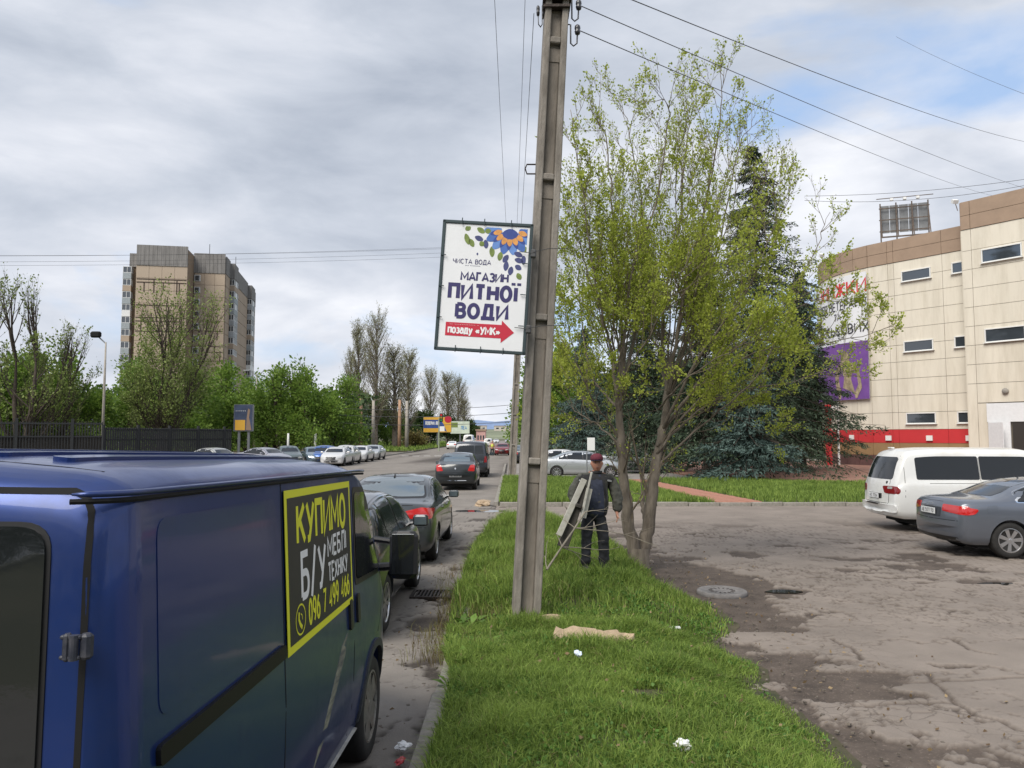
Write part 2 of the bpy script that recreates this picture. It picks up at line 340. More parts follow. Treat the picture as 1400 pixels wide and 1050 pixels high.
# ------------------------------------------------------------------ ground
def ground_at(x, y, z=0.0):
    u, v = (x - CX) / FPX, (CY - y) / FPX; dz = _sa + v * _ca; t = (z - CAMZ) / dz; return Vector((u * t, (_ca - v * _sa) * t, z))
def asphalt_mat(name, pale, dark, aggregate=55.0):
    m = bpy.data.materials.new(name); m.use_nodes = True; nt = m.node_tree; N, L = nt.nodes, nt.links; b = N['Principled BSDF']
    at_ = N.new('ShaderNodeAttribute'); at_.attribute_name = 'slab'; t = N.new('ShaderNodeTexCoord')
    def noise(s, d=6, r=0.6, st=(1, 1, 1)):
        mp = N.new('ShaderNodeMapping'); mp.inputs['Scale'].default_value = st; L.new(t.outputs['Object'], mp.inputs[0])
        n = N.new('ShaderNodeTexNoise'); n.inputs['Scale'].default_value = s; n.inputs['Detail'].default_value = d; n.inputs['Roughness'].default_value = r; L.new(mp.outputs[0], n.inputs[0]); return n.outputs[0]
    def ramp(f, st):
        r = N.new('ShaderNodeValToRGB'); e = r.color_ramp.elements
        while len(e) < len(st): e.new(.5)
        for k, (p, c) in enumerate(st): e[k].position = p; e[k].color = (*c, 1)
        L.new(f, r.inputs[0]); return r.outputs[0]
    def mixc(f, a, c, bt='MIX'):
        x = N.new('ShaderNodeMix'); x.data_type = 'RGBA'; x.blend_type = bt
        for s, v in (('Factor', f), ('A', a), ('B', c)):
            if isinstance(v, (int, float)): x.inputs[s].default_value = v
            elif isinstance(v, tuple): x.inputs[s].default_value = (*v, 1)
            else: L.new(v, x.inputs[s])
        return x.outputs['Result']
    p = ramp(noise(1.3, 7), [(0.3, tuple(c * .84 for c in pale)), (0.7, tuple(c * 1.14 for c in pale))])
    p = mixc(ramp(noise(aggregate, 3, .7), [(0.35, (0, 0, 0)), (0.72, (1, 1, 1))]), mixc(0.78, tuple(c * .62 for c in pale), p), p)
    # stains: worn dark patches with shapes of their own
    p = mixc(ramp(noise(0.45, 6, .62), [(0.5, (0, 0, 0)), (0.66, (.55,) * 3)]), p, tuple(c * .6 for c in pale))
    d = ramp(noise(2.5, 8, .7), [(0.3, tuple(c * .6 for c in dark)), (0.7, tuple(c * 1.5 for c in dark))])
    d = mixc(ramp(noise(38, 3, .6), [(0.58, (0, 0, 0)), (0.7, (.5,) * 3)]), d, tuple(c * 3.0 for c in dark))
    vo = N.new('ShaderNodeTexVoronoi'); vo.feature = 'DISTANCE_TO_EDGE'; vo.inputs['Scale'].default_value = 5.0
    wv = N.new('ShaderNodeMix'); wv.data_type = 'RGBA'; wv.blend_type = 'ADD'; wv.inputs['Factor'].default_value = 0.35
    L.new(t.outputs['Object'], wv.inputs['A']); nn = N.new('ShaderNodeTexNoise'); nn.inputs['Scale'].default_value = 3; nn.inputs['Detail'].default_value = 5; L.new(t.outputs['Object'], nn.inputs[0]); L.new(nn.outputs['Color'], wv.inputs['B'])
    L.new(wv.outputs['Result'], vo.inputs['Vector'])
    ck = ramp(vo.outputs['Distance'], [(0.0, (1, 1, 1)), (0.045, (0, 0, 0))]); zone = ramp(noise(0.5, 4, .6), [(0.5, (0, 0, 0)), (0.62, (.5,) * 3)])
    ckz = mixc(1.0, ck, zone, 'MULTIPLY')
    p = mixc(ckz, p, tuple(c * .75 for c in dark)); col = mixc(at_.outputs['Fac'], d, p)
    L.new(col, b.inputs['Base Color']); nset(b, 'Roughness', 0.88); nset(b, 'Specular IOR Level', 0.3)
    sb = N.new('ShaderNodeMath'); sb.operation = 'SUBTRACT'; L.new(noise(70, 4, .7), sb.inputs[0]); L.new(ckz, sb.inputs[1])
    bp = N.new('ShaderNodeBump'); bp.inputs['Strength'].default_value = 0.55; bp.inputs['Distance'].default_value = 0.012; L.new(sb.outputs[0], bp.inputs['Height']); L.new(bp.outputs[0], b.inputs['Normal'])
    return m
M_LOT = asphalt_mat('worn_parking_asphalt', (0.245, 0.208, 0.178), (0.085, 0.067, 0.055))
M_ROAD = asphalt_mat('street_asphalt', (0.225, 0.202, 0.178), (0.06, 0.05, 0.043))
def seg_dist(X, Y, pts):
    best = np.full(X.shape, 1e9)
    for (ax, ay), (bx, by) in zip(pts[:-1], pts[1:]):
        dx, dy = bx - ax, by - ay; t = np.clip(((X - ax) * dx + (Y - ay) * dy) / (dx * dx + dy * dy + 1e-9), 0, 1)
        best = np.minimum(best, np.hypot(X - ax - t * dx, Y - ay - t * dy))
    return best
def gz_np(Y): return 0.0213 * (9 - np.clip(Y, 1.5, 9.0))
def sheet(name, xs, ys, slab_fn, m, z0=0.0, relief=0.028):
    X, Y = np.meshgrid(xs, ys); s = slab_fn(X, Y); Z = gz_np(Y) + z0 + relief * (s - 1) + 0.006 * (fbm(X * 3, Y * 3, 3) - .5) * (1 if relief else 0)
    V = np.stack([X, Y, Z], -1).reshape(-1, 3); nx, ny = len(xs), len(ys); i = (np.arange(ny - 1)[:, None] * nx + np.arange(nx - 1)[None]).reshape(-1, 1)
    me = np_mesh(name, V, [i + np.array([[0, 1, nx + 1, nx]])]); a = me.attributes.new('slab', 'FLOAT', 'POINT'); a.data.foreach_set('value', s.astype(np.float32).ravel())
    o = link(name, me, m, None, True); o['kind'] = 'structure'; return o
def ygrid(y0, y1, k, mn=0.025):
    out = [y0]
    while out[-1] < y1: out.append(out[-1] + max(mn, k * out[-1] ** 2))
    out[-1] = y1; return np.array(out)
def sm(x): x = np.clip(x, 0, 1); return x * x * (3 - 2 * x)
_cr = [[(830, 820), (980, 815), (1130, 812)], [(1040, 690), (1075, 735), (1140, 800), (1220, 860), (1310, 885), (1400, 920)], [(780, 735), (900, 735), (1120, 725), (1260, 716), (1400, 710)], [(690, 560), (770, 600), (800, 640)], [(1130, 560), (1200, 600), (1290, 620)]]
CRACKS = [[tuple(ground_at(880 + .3714 * a, 660 + .3714 * b, .05)[:2]) for a, b in c] for c in _cr]
def lot_slab(X, Y):
    xe = np.interp(Y, [3, 5.4, 6.1, 7, 8.3, 9.4, 10.5, 11.8, 13, 15, 18, 30], [3.3, 3.2, 2.9, 2.75, 2.95, 3.8, 4.6, 4.4, 3.5, 2.8, 2.3, -3])
    f = fbm(X * 1.15 + 3, Y * 1.15, 6, .58); s = sm(((X - xe) / 1.3 + (f - .5) * 2.6 + (fbm(X * 9, Y * 9, 4, .65) - .5) * .6 + .42) / .06)
    holes = sm((fbm(X * .7 + 31, Y * 1.2 + 5, 7, .66) - .385) / .025); fade = sm((Y - 18) / 3)
    s = s * np.maximum(holes, fade)
    jit = (fbm(X * 5, Y * 5, 4) - .5) * .12
    r1 = np.abs(fbm(X * .75 + 50, Y * .75 + 7, 6, .6) - .5); s = s * (1 - (1 - sm((r1 - .003) / .006)) * (1 - fade) * .9)
    r2 = np.abs(fbm(X * 1.6 + 11, Y * 1.6 + 77, 5, .6) - .5); zone = sm((fbm(X * .4 + 5, Y * .4, 3) - .38) / .1); s = s * (1 - (1 - sm((r2 - .004) / .008)) * zone * (1 - fade) * .8)
    r3 = np.abs(fbm(X * 2.9 + 71, Y * 2.9 + 3, 5, .6) - .5); z3 = sm((fbm(X * .5 + 25, Y * .5 + 9, 3) - .4) / .1) * sm((Y - 7.5) / 2); s = s * (1 - (1 - sm((r3 - .006) / .012)) * z3 * (1 - fade) * .75)
    for c in CRACKS: s = s * sm((seg_dist(X + jit, Y + jit, c) - .012) / .02)
    for (cx, cy, rx, ry) in ((3.85, 11.2, .42, .3), (7.2, 11.9, .5, .25), (4.4, 14.6, .35, .5), (3.0, 13.1, .5, .7)):
        s = s * sm((np.hypot((X - cx) / rx, (Y - cy) / ry) + (fbm(X * 4, Y * 4, 3) - .5) * .8 - .85) / .15)
    return s
sheet('parking_lot', np.concatenate([np.arange(1.7, 9, .03), np.arange(9, 16, .08), np.arange(16, 48, 1.0)]), ygrid(2.6, 24.6, .00042), lot_slab, M_LOT)
def road_slab(X, Y):
    f = fbm(X * 1.7 + 9, Y * 1.3, 6, .58); e = sm(((-1.15 - X) / .7 + (f - .5) * 3.2 + .5) / .14); e = np.where(X < -3, 1, e)
    e = np.maximum(e, sm((fbm(X * 2.2 + 70, Y * 1.6 + 3, 5) - .56) / .03)); r = np.abs(fbm(X * 1.1 + 5, Y * 1.1 + 30, 6, .6) - .5); cr = 1 - (1 - sm((r - .003) / .008)) * .85
    out = e * cr * sm((np.hypot((X + 1.0) / .28, (Y - 9.3) / .45) - .8) / .2); far = sm((Y - 23) / 4); return out * (1 - far) + far * sm((.5 + (fbm(X * .8, Y * .25, 4) - .33) * 8))
sheet('road', np.concatenate([np.array([-14.2, -11, -8, -6, -5, -4, -3.4]), np.arange(-3.1, -.47, .035)]), ygrid(-4, 26, .0006, .035), road_slab, M_ROAD)
flat1 = lambda X, Y: sm(.5 + (fbm(X * .5, Y * .12, 4) - .3) * 8)
sheet('far_road', np.arange(-14.2, .01, 1.18), ygrid(25.9, 420, .002, .5), flat1, M_ROAD, -0.003, 0.0)
sheet('driveway', np.arange(-.5, 1.72, .06), ygrid(20.0, 24.8, .0006, .05), lambda X, Y: sm((fbm(X * 1.4, Y * 1.4, 5) - .34) / .05), M_LOT, -0.002, .015)
sheet('side_street', np.array([-160, -80, -40, -14.25]), np.arange(78, 112, 4.0), flat1, M_ROAD, -0.004, 0)
sheet('left_road_shoulder', np.array([-30, -25, -19, -14.22]), np.arange(-6, 78.1, 3.0), flat1, M_ROAD, -0.006, 0)
M_SOIL = mat('soil_under_grass', (0.05, 0.062, 0.02), 0.95, var=.4, scale=3, col2=(.085, .07, .04), bump=.6, bscale=14)
M_FARG = mat('distant_ground', (0.07, 0.1, 0.03), 0.95, var=.5, scale=.15, col2=(.12, .11, .055))
g = MB(); g.add([(-2500, -60, -.07), (2500, -60, -.07), (2500, 3500, -.07), (-2500, 3500, -.07)], [(0, 1, 2, 3)]); g.build('ground', M_FARG, kind='structure')
# verge between street and parking lot
def verge_right(Y): return np.interp(Y, [2, 5, 6.2, 7.2, 8.4, 9.2, 10.2, 11, 12, 14, 16, 19, 20.2], [2.12, 2.1, 2.13, 2.18, 2.1, 2.5, 2.55, 2.25, 2.15, 2.2, 2.0, 1.6, .6]) + (fbm(Y * 1.6, Y * 0 + 4, 4) - .5) * .3
def verge_left(Y): return np.interp(Y, [2, 6.5, 7.3, 9, 15, 18, 19.5, 20.2], [-.47, -.47, -.62, -.7, -.66, -.45, -.1, .5]) + .08 * (fbm(Y * 2.5, Y * 0 + 8, 4) - .5) * (Y > 6.7)
def verge_z(X, Y): 
    xr = verge_right(Y); a = np.clip((xr - X) / .9, 0, 1); return gz_np(Y) + .0 + .13 * sm(a) + .05 * sm((X + .5) / 1.2) * sm(a) + .03 * (fbm(X * 1.5, Y * 1.5, 3) - .5)
xs = np.linspace(0, 1, 60); ys = np.arange(1.5, 20.3, .12); T_, YY = np.meshgrid(xs, ys); XX = verge_left(YY) + (verge_right(YY) + .15 - verge_left(YY)) * T_
V = np.stack([XX, YY, verge_z(XX, YY) - .02 * (T_ > .97)], -1).reshape(-1, 3); nx = 60; i = (np.arange(len(ys) - 1)[:, None] * nx + np.arange(nx - 1)[None]).reshape(-1, 1)
link('verge', np_mesh('verge', V, [i + np.array([[0, 1, nx + 1, nx]])]), M_SOIL, None, True, kind='structure')
M_GRASS = leaf_mat('grass_blades', (0.075, 0.14, 0.022), (0.31, 0.42, 0.09), .42, .9, .6)
rs = np.random.RandomState(5)
def verge_pts(n, y0, y1):
    Y = y0 + (y1 - y0) * rs.rand(n); t = rs.rand(n); l, r = verge_left(Y), verge_right(Y); X = l - .03 + (r + .1 - l) * t
    den = .35 + .65 * sm((fbm(X * 1.8, Y * 1.8, 4) - .3) / .2); edge = sm((r + .06 - X) / .28); bare = sm((np.hypot((X - 1.03) / .24, (Y - 6.0) / .2) - .5) / .5) * (1 - .75 * (1 - sm((np.hypot((X + .1) / .33, (Y - 6.55) / .25) - .4) / .6)))
    k = rs.rand(n) < den * (.25 + .75 * edge) * bare; X, Y, r = X[k], Y[k], r[k]
    h = (.045 + .26 * fbm(X * 1.5 + 4, Y * 1.5, 5, .6) ** 2.0) * (.45 + .55 * sm((r - X) / .4))
    h = h * (1 + .9 * sm((Y - 8) / 3)) + .08 * (1 - sm((np.hypot(X - .08, (Y - 8.5)) - .1) / .35))
    return np.stack([X, Y, verge_z(X, Y) - .01], 1), h
P1, H1 = verge_pts(150000, 3.2, 8.5); P2, H2 = verge_pts(80000, 8.5, 20.2)
link('verge_grass', blades('verge_grass', P1, H1, .0065, 1, 1.1), M_GRASS, kind='stuff')
link('verge_grass', blades('verge_grass', P2, H2, .011, 2, .7), M_GRASS, kind='stuff')
Pd, Hd = verge_pts(14000, 3.2, 20); link('dry_grass', blades('dry_grass', Pd, Hd * .9, .007, 8, 1.5), leaf_mat('straw_blades', (.2, .17, .07), (.42, .36, .17), .3, 2.0), kind='stuff')
Pc, Hc = verge_pts(60000, 3.2, 16); kc = fbm(Pc[:, 0] * 2.3 + 40, Pc[:, 1] * 2.3, 4) > .56; Pc = Pc[kc]; Pc[:, 2] += Hc[kc] * .55; Dc = np.tile(np.array([[0, 0, .2]]), (len(Pc), 1)); link('clover', leaves('clover', Pc, .026, 9, None, .9), leaf_mat('clover_leaf', (.05, .12, .02), (.13, .26, .05), .3, 2.0), kind='stuff')
# reddish dry weeds between kerb and road
n = 5500; Y = 7.4 + 5.5 * rs.rand(n) ; X = -.62 + .42 * rs.randn(n) * .55 + .1; k = (fbm(X * 2, Y * 1.2, 3) > .42) & (X > -1.15) & (X < .05)
X, Y = X[k], Y[k]; link('dry_weeds', blades('dry_weeds', np.stack([X, Y, gz_np(Y) + np.where(X > -.5, .1, 0)], 1), .07 + .16 * rs.rand(len(X)), .005, 3, .8), leaf_mat('dry_weed_stems', (.09, .05, .025), (.2, .2, .07), .2, 2.0), kind='stuff')
# lawns beyond the driveway
def lawn(name, poly, n, h, w, seed, zt=.1):
    r = np.random.RandomState(seed); P = np.array(poly, float); lo, hi = P.min(0), P.max(0); Q = lo + (hi - lo) * r.rand(n, 2)
    ins = np.zeros(n, bool); j = len(P) - 1
    for i in range(len(P)):
        c = ((P[i, 1] > Q[:, 1]) != (P[j, 1] > Q[:, 1])) & (Q[:, 0] < (P[j, 0] - P[i, 0]) * (Q[:, 1] - P[i, 1]) / (P[j, 1] - P[i, 1] + 1e-12) + P[i, 0]); ins ^= c; j = i
    Q = Q[ins]; m = MB(); m.prism(poly, -.06, zt); o = m.build(name + '_soil', M_SOIL, kind='structure')
    Q = np.c_[Q, np.full(len(Q), zt - .01)]; hh = h * (.5 + fbm(Q[:, 0] * .8, Q[:, 1] * .8, 4))
    o = link(name, blades(name, Q, hh, w, seed, .6), M_GRASS, kind='stuff'); return o
lawn('left_lawn', [(-.42, 25), (6.5, 24.75), (5.0, 38), (-.42, 39)], 52000, .2, .02, 11)
lawn('right_lawn', [(8.1, 24.75), (46, 24.75), (46, 33), (15.5, 35), (9.5, 37.5), (6.6, 38)], 130000, .2, .022, 12)
lawn('far_left_verge', [(-70, 112), (-14.6, 112), (-14.6, 300), (-70, 300)], 30000, .5, .15, 13)
lawn('park_grass', [(-140, 62), (-36, 62), (-33, 77), (-140, 77)], 15000, .4, .1, 14)
# kerbs
M_KERB = mat('kerb_concrete', (.27, .25, .22), .9, var=.25, scale=7, bump=.5, bscale=30, dirt=((.09, .08, .06), .7, 3))
def kerb(y0, y1, x, w, name='kerb', axis='y', L=1.0, zt=.13):
    root = bpy.data.objects.new(name, None); C.objects.link(root); root['kind'] = 'structure'; me = None; k = y0
    while k < y1 - .2:
        if me is None:
            m = MB(); m.bevbox((0, 0, 0), (w, L - .02, .3) if axis == 'y' else (L - .02, w, .3), .014); o = m.build('kerb_stone', M_KERB, root); me = o.data
        else: o = link('kerb_stone', me, None, root)
        p = (x + rnd.uniform(-.008, .008), k + L / 2) if axis == 'y' else (k + L / 2, x + rnd.uniform(-.008, .008))
        o.location = (*p, gz(p[1]) - .15 + zt + rnd.uniform(-.012, .008)); o.rotation_euler = (rnd.uniform(-.006, .006), rnd.uniform(-.01, .01), rnd.uniform(-.008, .008)); k += L
    return root
kerb(2.2, 19, -.55, .15); kerb(25, 60, -.5, .15, zt=.12)
kerb(-.4, 46, 24.68, .16, axis='x', zt=.12); kerb(77.9, 112, -14.3, .2, L=2, zt=.14)
# red paved path and plaza
M_PAVE = mat('red_paving', (.26, .125, .09), .9, var=.25, scale=2.5, col2=(.3, .17, .125), bump=.4, bscale=25)
M_PATH = mat('red_path_paving', (.33, .155, .105), .9, var=.2, scale=2, bump=.4, bscale=20)
def paving(name, poly, z, m, px_=.6, py_=.4):
    root = MB().prism(poly, -.05, z - .012).build(name, M_SOIL, kind='structure'); return root
pw = MB().prism([(6.55, 24.78), (8.05, 24.78), (6.4, 38.2), (4.9, 38.2)], -.04, .1).build('footpath', M_KERB, kind='structure')
tile = MB().bevbox((0, 0, 0), (.48, .48, .03), .006); pm = None
for r_ in range(26):
    yy = 25.05 + r_ * .5; x0 = 6.55 + (yy - 24.78) * (4.9 - 6.55) / 13.42
    for c_ in range(3):
        if pm is None: o = tile.build('paving_slab', M_PATH, pw); pm = o.data
        else: o = link('paving_slab', pm, None, pw)
        o.location = (x0 + .26 + c_ * .49, yy, .112 + rnd.uniform(-.004, .004))
MB().prism([(-.3, 39.05), (60, 39.05), (60, 75), (-.3, 75)], -.05, .03).build('access_road', mat('grey_far_paving', (.24, .22, .2), .9, var=.15, scale=.6), kind='structure')
MB().prism([(9.7, 38.4), (15.8, 35.2), (60, 33.2), (60, 70), (9, 70)], -.04, .07).build('plaza', M_PAVE, kind='structure')
# painted markings across the mouth of the side street
M_WHITE = mat('road_paint', (.7, .7, .68), .8, var=.15, scale=3)
for k in range(6):
    x0 = -12.6 + k * 1.25; MB().prism([(x0, 88), (x0 + .75, 88), (x0 + .75, 88.7), (x0, 88.7)], 0, .006).build('road_marking', M_WHITE, kind='structure')
# hills at the end of the street
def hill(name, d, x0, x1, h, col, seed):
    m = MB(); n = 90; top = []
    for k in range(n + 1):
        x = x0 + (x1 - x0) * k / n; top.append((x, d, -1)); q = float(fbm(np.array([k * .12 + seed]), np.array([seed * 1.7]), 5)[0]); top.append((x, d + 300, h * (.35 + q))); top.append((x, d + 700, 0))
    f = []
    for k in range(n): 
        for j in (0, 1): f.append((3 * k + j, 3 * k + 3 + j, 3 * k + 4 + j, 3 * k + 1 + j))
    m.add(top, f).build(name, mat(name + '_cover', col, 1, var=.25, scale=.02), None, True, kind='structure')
hill('near_hill', 700, -900, 1000, 17, (.17, .19, .12), 2.0); hill('haze_blue_hill', 2200, -2500, 2500, 75, (.17, .24, .38), 5.0)  # far hill: distance haze is put into its blue colour
# ------------------------------------------------------------------ drain, manhole, litter
M_IRON = mat('rusty_iron', (.045, .035, .03), .6, .6, var=.4, scale=12, bump=.5, bscale=60)
M_CONC = mat('pale_concrete', (.3, .28, .25), .92, var=.2, scale=6, bump=.6, bscale=45, dirt=((.12, .1, .08), .7, 5))
t = thing('drain_grate', 'rusty iron drain grate in the gutter beside the weedy kerb', 'grate', (-1.12, 10.9, gz(10.9) + .004))
f = MB(); f.box((0, .24, 0), (.55, .04, .04)); f.box((0, -.24, 0), (.55, .04, .04)); f.box((-.26, 0, 0), (.04, .44, .04)); f.box((.26, 0, 0), (.04, .44, .04)); f.build('frame', M_IRON, t)
MB().box((0, 0, -.01), (.5, .44, .012)).build('pit', mat('black_void', (.004, .004, .004), 1), t)
for k in range(9): MB().box((-.2 + .05 * k, 0, .006), (.022, .44, .03)).build('bar', M_IRON, t)
t = thing('manhole', 'round iron manhole cover in a raised ring beside the grass', 'manhole', (2.98, 11.1, .0))
MB().lathe([(.285, .022), (.29, .03), (.335, .03), (.345, .022), (.36, -.05)], 40).build('ring', mat('ring_concrete', (.17, .16, .155), .85, var=.25, scale=8, bump=.4), t, True)
cv = MB().lathe([(0, .018), (.1, .022), (.12, .016), (.2, .016), (.22, .022), (.28, .02), (.283, .0)], 40).build('cover', M_IRON, t, True)
kn = MB()
for k in range(16): a = k * math.pi / 8; kn.box((.16 * math.cos(a), .16 * math.sin(a), .02), (.05, .02, .012), Matrix.Rotation(a, 3, 'Z'))
kn.build('relief', M_IRON, cv)
def crumple(name, loc, size, m, label, cat, seed, flat=.5):
    bm = bmesh.new(); bmesh.ops.create_icosphere(bm, subdivisions=3, radius=1); r = random.Random(seed)
    from mathutils import noise as mn
    for v in bm.verts:
        p = v.co.copy(); n1 = mn.noise(p * 1.7 + Vector((seed, 0, 0))); n2 = mn.noise(p * 4 + Vector((0, seed, 0))); q = p * (.75 + .5 * n1 + .28 * abs(n2)); v.co = Vector((q.x * size[0], q.y * size[1], q.z * size[2]))
    me = bpy.data.meshes.new(name); bm.to_mesh(me); bm.free(); o = link(name, me, m, None, False, loc); o.rotation_euler = (0, 0, r.uniform(0, 3)); return tag(o, label, cat)
M_PAPER = mat('white_plastic', (.8, .8, .8), .5, var=.06); 
def on_verge(px_, py_, up=0.0):
    p = ground_at(px_, py_, .2)
    for _ in range(4): p = ground_at(px_, py_, float(verge_z(np.array([p.x]), np.array([p.y]))[0]) + up)
    return p
crumple('crumpled_bag', on_verge(934, 1019, .05), (.06, .045, .045), M_PAPER, 'white crumpled plastic bag in the near grass, closest to the photographer', 'litter', 2)
crumple('paper_scrap', on_verge(790, 893, .06), (.055, .04, .03), mat('bluish_paper', (.62, .7, .8), .6), 'small bluish white paper scrap in the grass below the tan slab', 'litter', 5)
crumple('torn_tissue', ground_at(551, 1024, .12) + Vector((0, 0, .02)), (.06, .05, .03), M_PAPER, 'dirty white tissue lying in the gutter beside the kerb', 'litter', 8)
crumple('red_wrapper', ground_at(547, 1043, .12) + Vector((0, 0, .015)), (.07, .03, .018), mat('red_plastic', (.45, .03, .04), .4), 'red plastic wrapper in the gutter under the tissue', 'litter', 9)
o = MB().box((0, 0, .01), (.22, .07, .012)).build('flat_carton', M_PAPER, loc=ground_at(916, 859, .12)); tag(o, 'flat white carton strip at the right edge of the grass', 'litter')
crumple('soil_mound', on_verge(850, 972, .01), (.14, .1, .05), mat('burnt_soil', (.022, .018, .014), 1, var=.5, scale=20, bump=1, bscale=50), 'dark burnt patch of soil in the middle of the near grass', 'soil patch', 4)
def chunk(name, outline, loc, h, m, label, cat, rot=(0, 0, 0), seed=1):
    r = random.Random(seed); bm = bmesh.new(); vs = [bm.verts.new((a, b, 0)) for a, b in outline]; f = bm.faces.new(vs); ext = bmesh.ops.extrude_face_region(bm, geom=[f]); top = [v for v in ext['geom'] if isinstance(v, bmesh.types.BMVert)]
    for v in top: v.co.z = h + r.uniform(-.012, .012); v.co.x *= .97; v.co.y *= .95
    bmesh.ops.triangulate(bm, faces=[q for q in bm.faces if len(q.verts) > 4]); bmesh.ops.subdivide_edges(bm, edges=bm.edges, cuts=2, use_grid_fill=True)
    for v in bm.verts: v.co += Vector((r.uniform(-.006, .006), r.uniform(-.006, .006), r.uniform(-.006, .006)))
    bmesh.ops.recalc_face_normals(bm, faces=bm.faces); me = bpy.data.meshes.new(name); bm.to_mesh(me); bm.free(); o = link(name, me, m, None, False, loc); o.rotation_euler = rot; return tag(o, label, cat)
M_TAN = mat('tan_slab', (.4, .3, .2), .9, var=.25, scale=5, bump=.5, bscale=25, dirt=((.16, .12, .08), .7, 6))
chunk('broken_slab', [(-.4, -.07), (-.3, -.12), (-.22, -.06), (-.05, -.1), (.1, -.08), (.2, -.12), (.36, -.1), (.4, -.01), (.27, .03), (.24, .09), (.1, .04), (.02, .08), (-.2, .12), (-.3, .06), (-.37, .1)], on_verge(811, 872, .05), .05, M_TAN, 'tan broken slab lying in the grass in front of the pole', 'slab', (R(20), 0, R(-4)), 3)
chunk('concrete_fragment', [(-.17, -.08), (.1, -.1), (.17, .02), (.05, .08), (-.12, .06)], on_verge(748, 852, .0), .07, M_TAN, 'grey concrete fragment leaning at the foot of the near pole', 'rubble', (R(20), 0, R(20)), 6)
crumple('kerb_rubble', ground_at(660, 689, .05), (.42, .3, .14), M_TAN, 'heap of tan rubble at the corner of the far verge', 'rubble', 12)
rr = random.Random(4); st = MB()
for k in range(420):
    if k < 260: y_ = rr.uniform(4.2, 14); x_ = float(verge_right(np.array([y_]))[0]) + abs(rr.gauss(.15, .4))
    else: y_ = rr.uniform(3.8, 13); x_ = rr.uniform(-1.4, -.64)
    s_ = rr.uniform(.008, .028); st.box((x_, y_, gz(y_) + s_ * .2 - .008), (s_, s_ * rr.uniform(.6, 1.3), s_ * .6), Matrix.Rotation(rr.uniform(0, 3), 3, 'Z') @ Matrix.Rotation(rr.uniform(-.4, .4), 3, 'X'))
n = 900; Yl = 3.4 + 12 * rs.rand(n); Xl = -1.3 + 5.5 * rs.rand(n); Zl = np.where((Xl > -.5) & (Xl < 2.0), verge_z(np.clip(Xl, -.5, 2), Yl) + .06, gz_np(Yl) + .006); link('fallen_leaves', leaves('fallen_leaves', np.stack([Xl, Yl, Zl], 1), .035, 7, np.tile(np.array([[.8, .8, .1]]), (n, 1)), .6), leaf_mat('dead_leaf', (.1, .06, .03), (.3, .22, .12), .1, 3), kind='stuff')
st.build('gravel', mat('dusty_gravel', (.13, .11, .09), .95, var=.4, scale=20), kind='stuff')
M_WATER = mat('puddle_water', (.02, .018, .015), .04, spec=.6)
for (x_, y_, a_, b_) in ((3.9, 11.2, .3, .13), (7.35, 11.8, .3, .09), (-.95, 23, .9, .35)):
    P = [(x_ + a_ * math.cos(k * .524) * rr.uniform(.75, 1.1), y_ + b_ * math.sin(k * .524) * rr.uniform(.75, 1.1)) for k in range(12)]
    MB().prism(P, -.06, -.012 if y_ < 20 else .004).build('puddle', M_WATER, kind='structure')
# ------------------------------------------------------------------ vehicles
M_BLACK = mat('black_trim', (.012, .012, .013), .45); M_SEAM = mat('panel_gap', (.003, .003, .003), .9)
M_TYRE = mat('tyre_rubber', (.018, .017, .016), .85, var=.3, scale=12); M_ALLOY = mat('alloy', (.55, .55, .56), .3, .9)
M_STEEL = mat('dull_wheel', (.2, .19, .17), .6, .5, var=.3, scale=10, dirt=((.14, .1, .07), .8, 8))
M_GLASS = mat('dark_glass', (.01, .012, .014), .03, 0, spec=.7, bump=.35, bscale=1.1); M_GLASSL = mat('sky_toned_glass', (.1, .13, .145), .04, .25, spec=1, coat=1.0)  # pale glass: the mirrored sky is put into its base colour
M_CHROME = mat('chrome', (.8, .8, .8), .12, 1.0); M_RED = mat('red_lamp', (.5, .014, .012), .15, spec=.6, coat=1.0); M_REDD = mat('dark_red_lamp', (.22, .01, .012), .15, coat=1.0)
M_CLEAR = mat('clear_lamp', (.62, .62, .6), .12, .3, coat=1.0); M_ORANGE = mat('amber_lamp', (.7, .2, .02), .2, coat=1); M_PLATE = mat('plate_white', (.75, .76, .76), .4); M_INK = mat('plate_ink', (.02, .02, .025), .6)
def paint(name, col, metal=.35, rough=.3, dirt=None): return mat('paint_' + name, col, rough, metal, coat=.8, dirt=dirt)
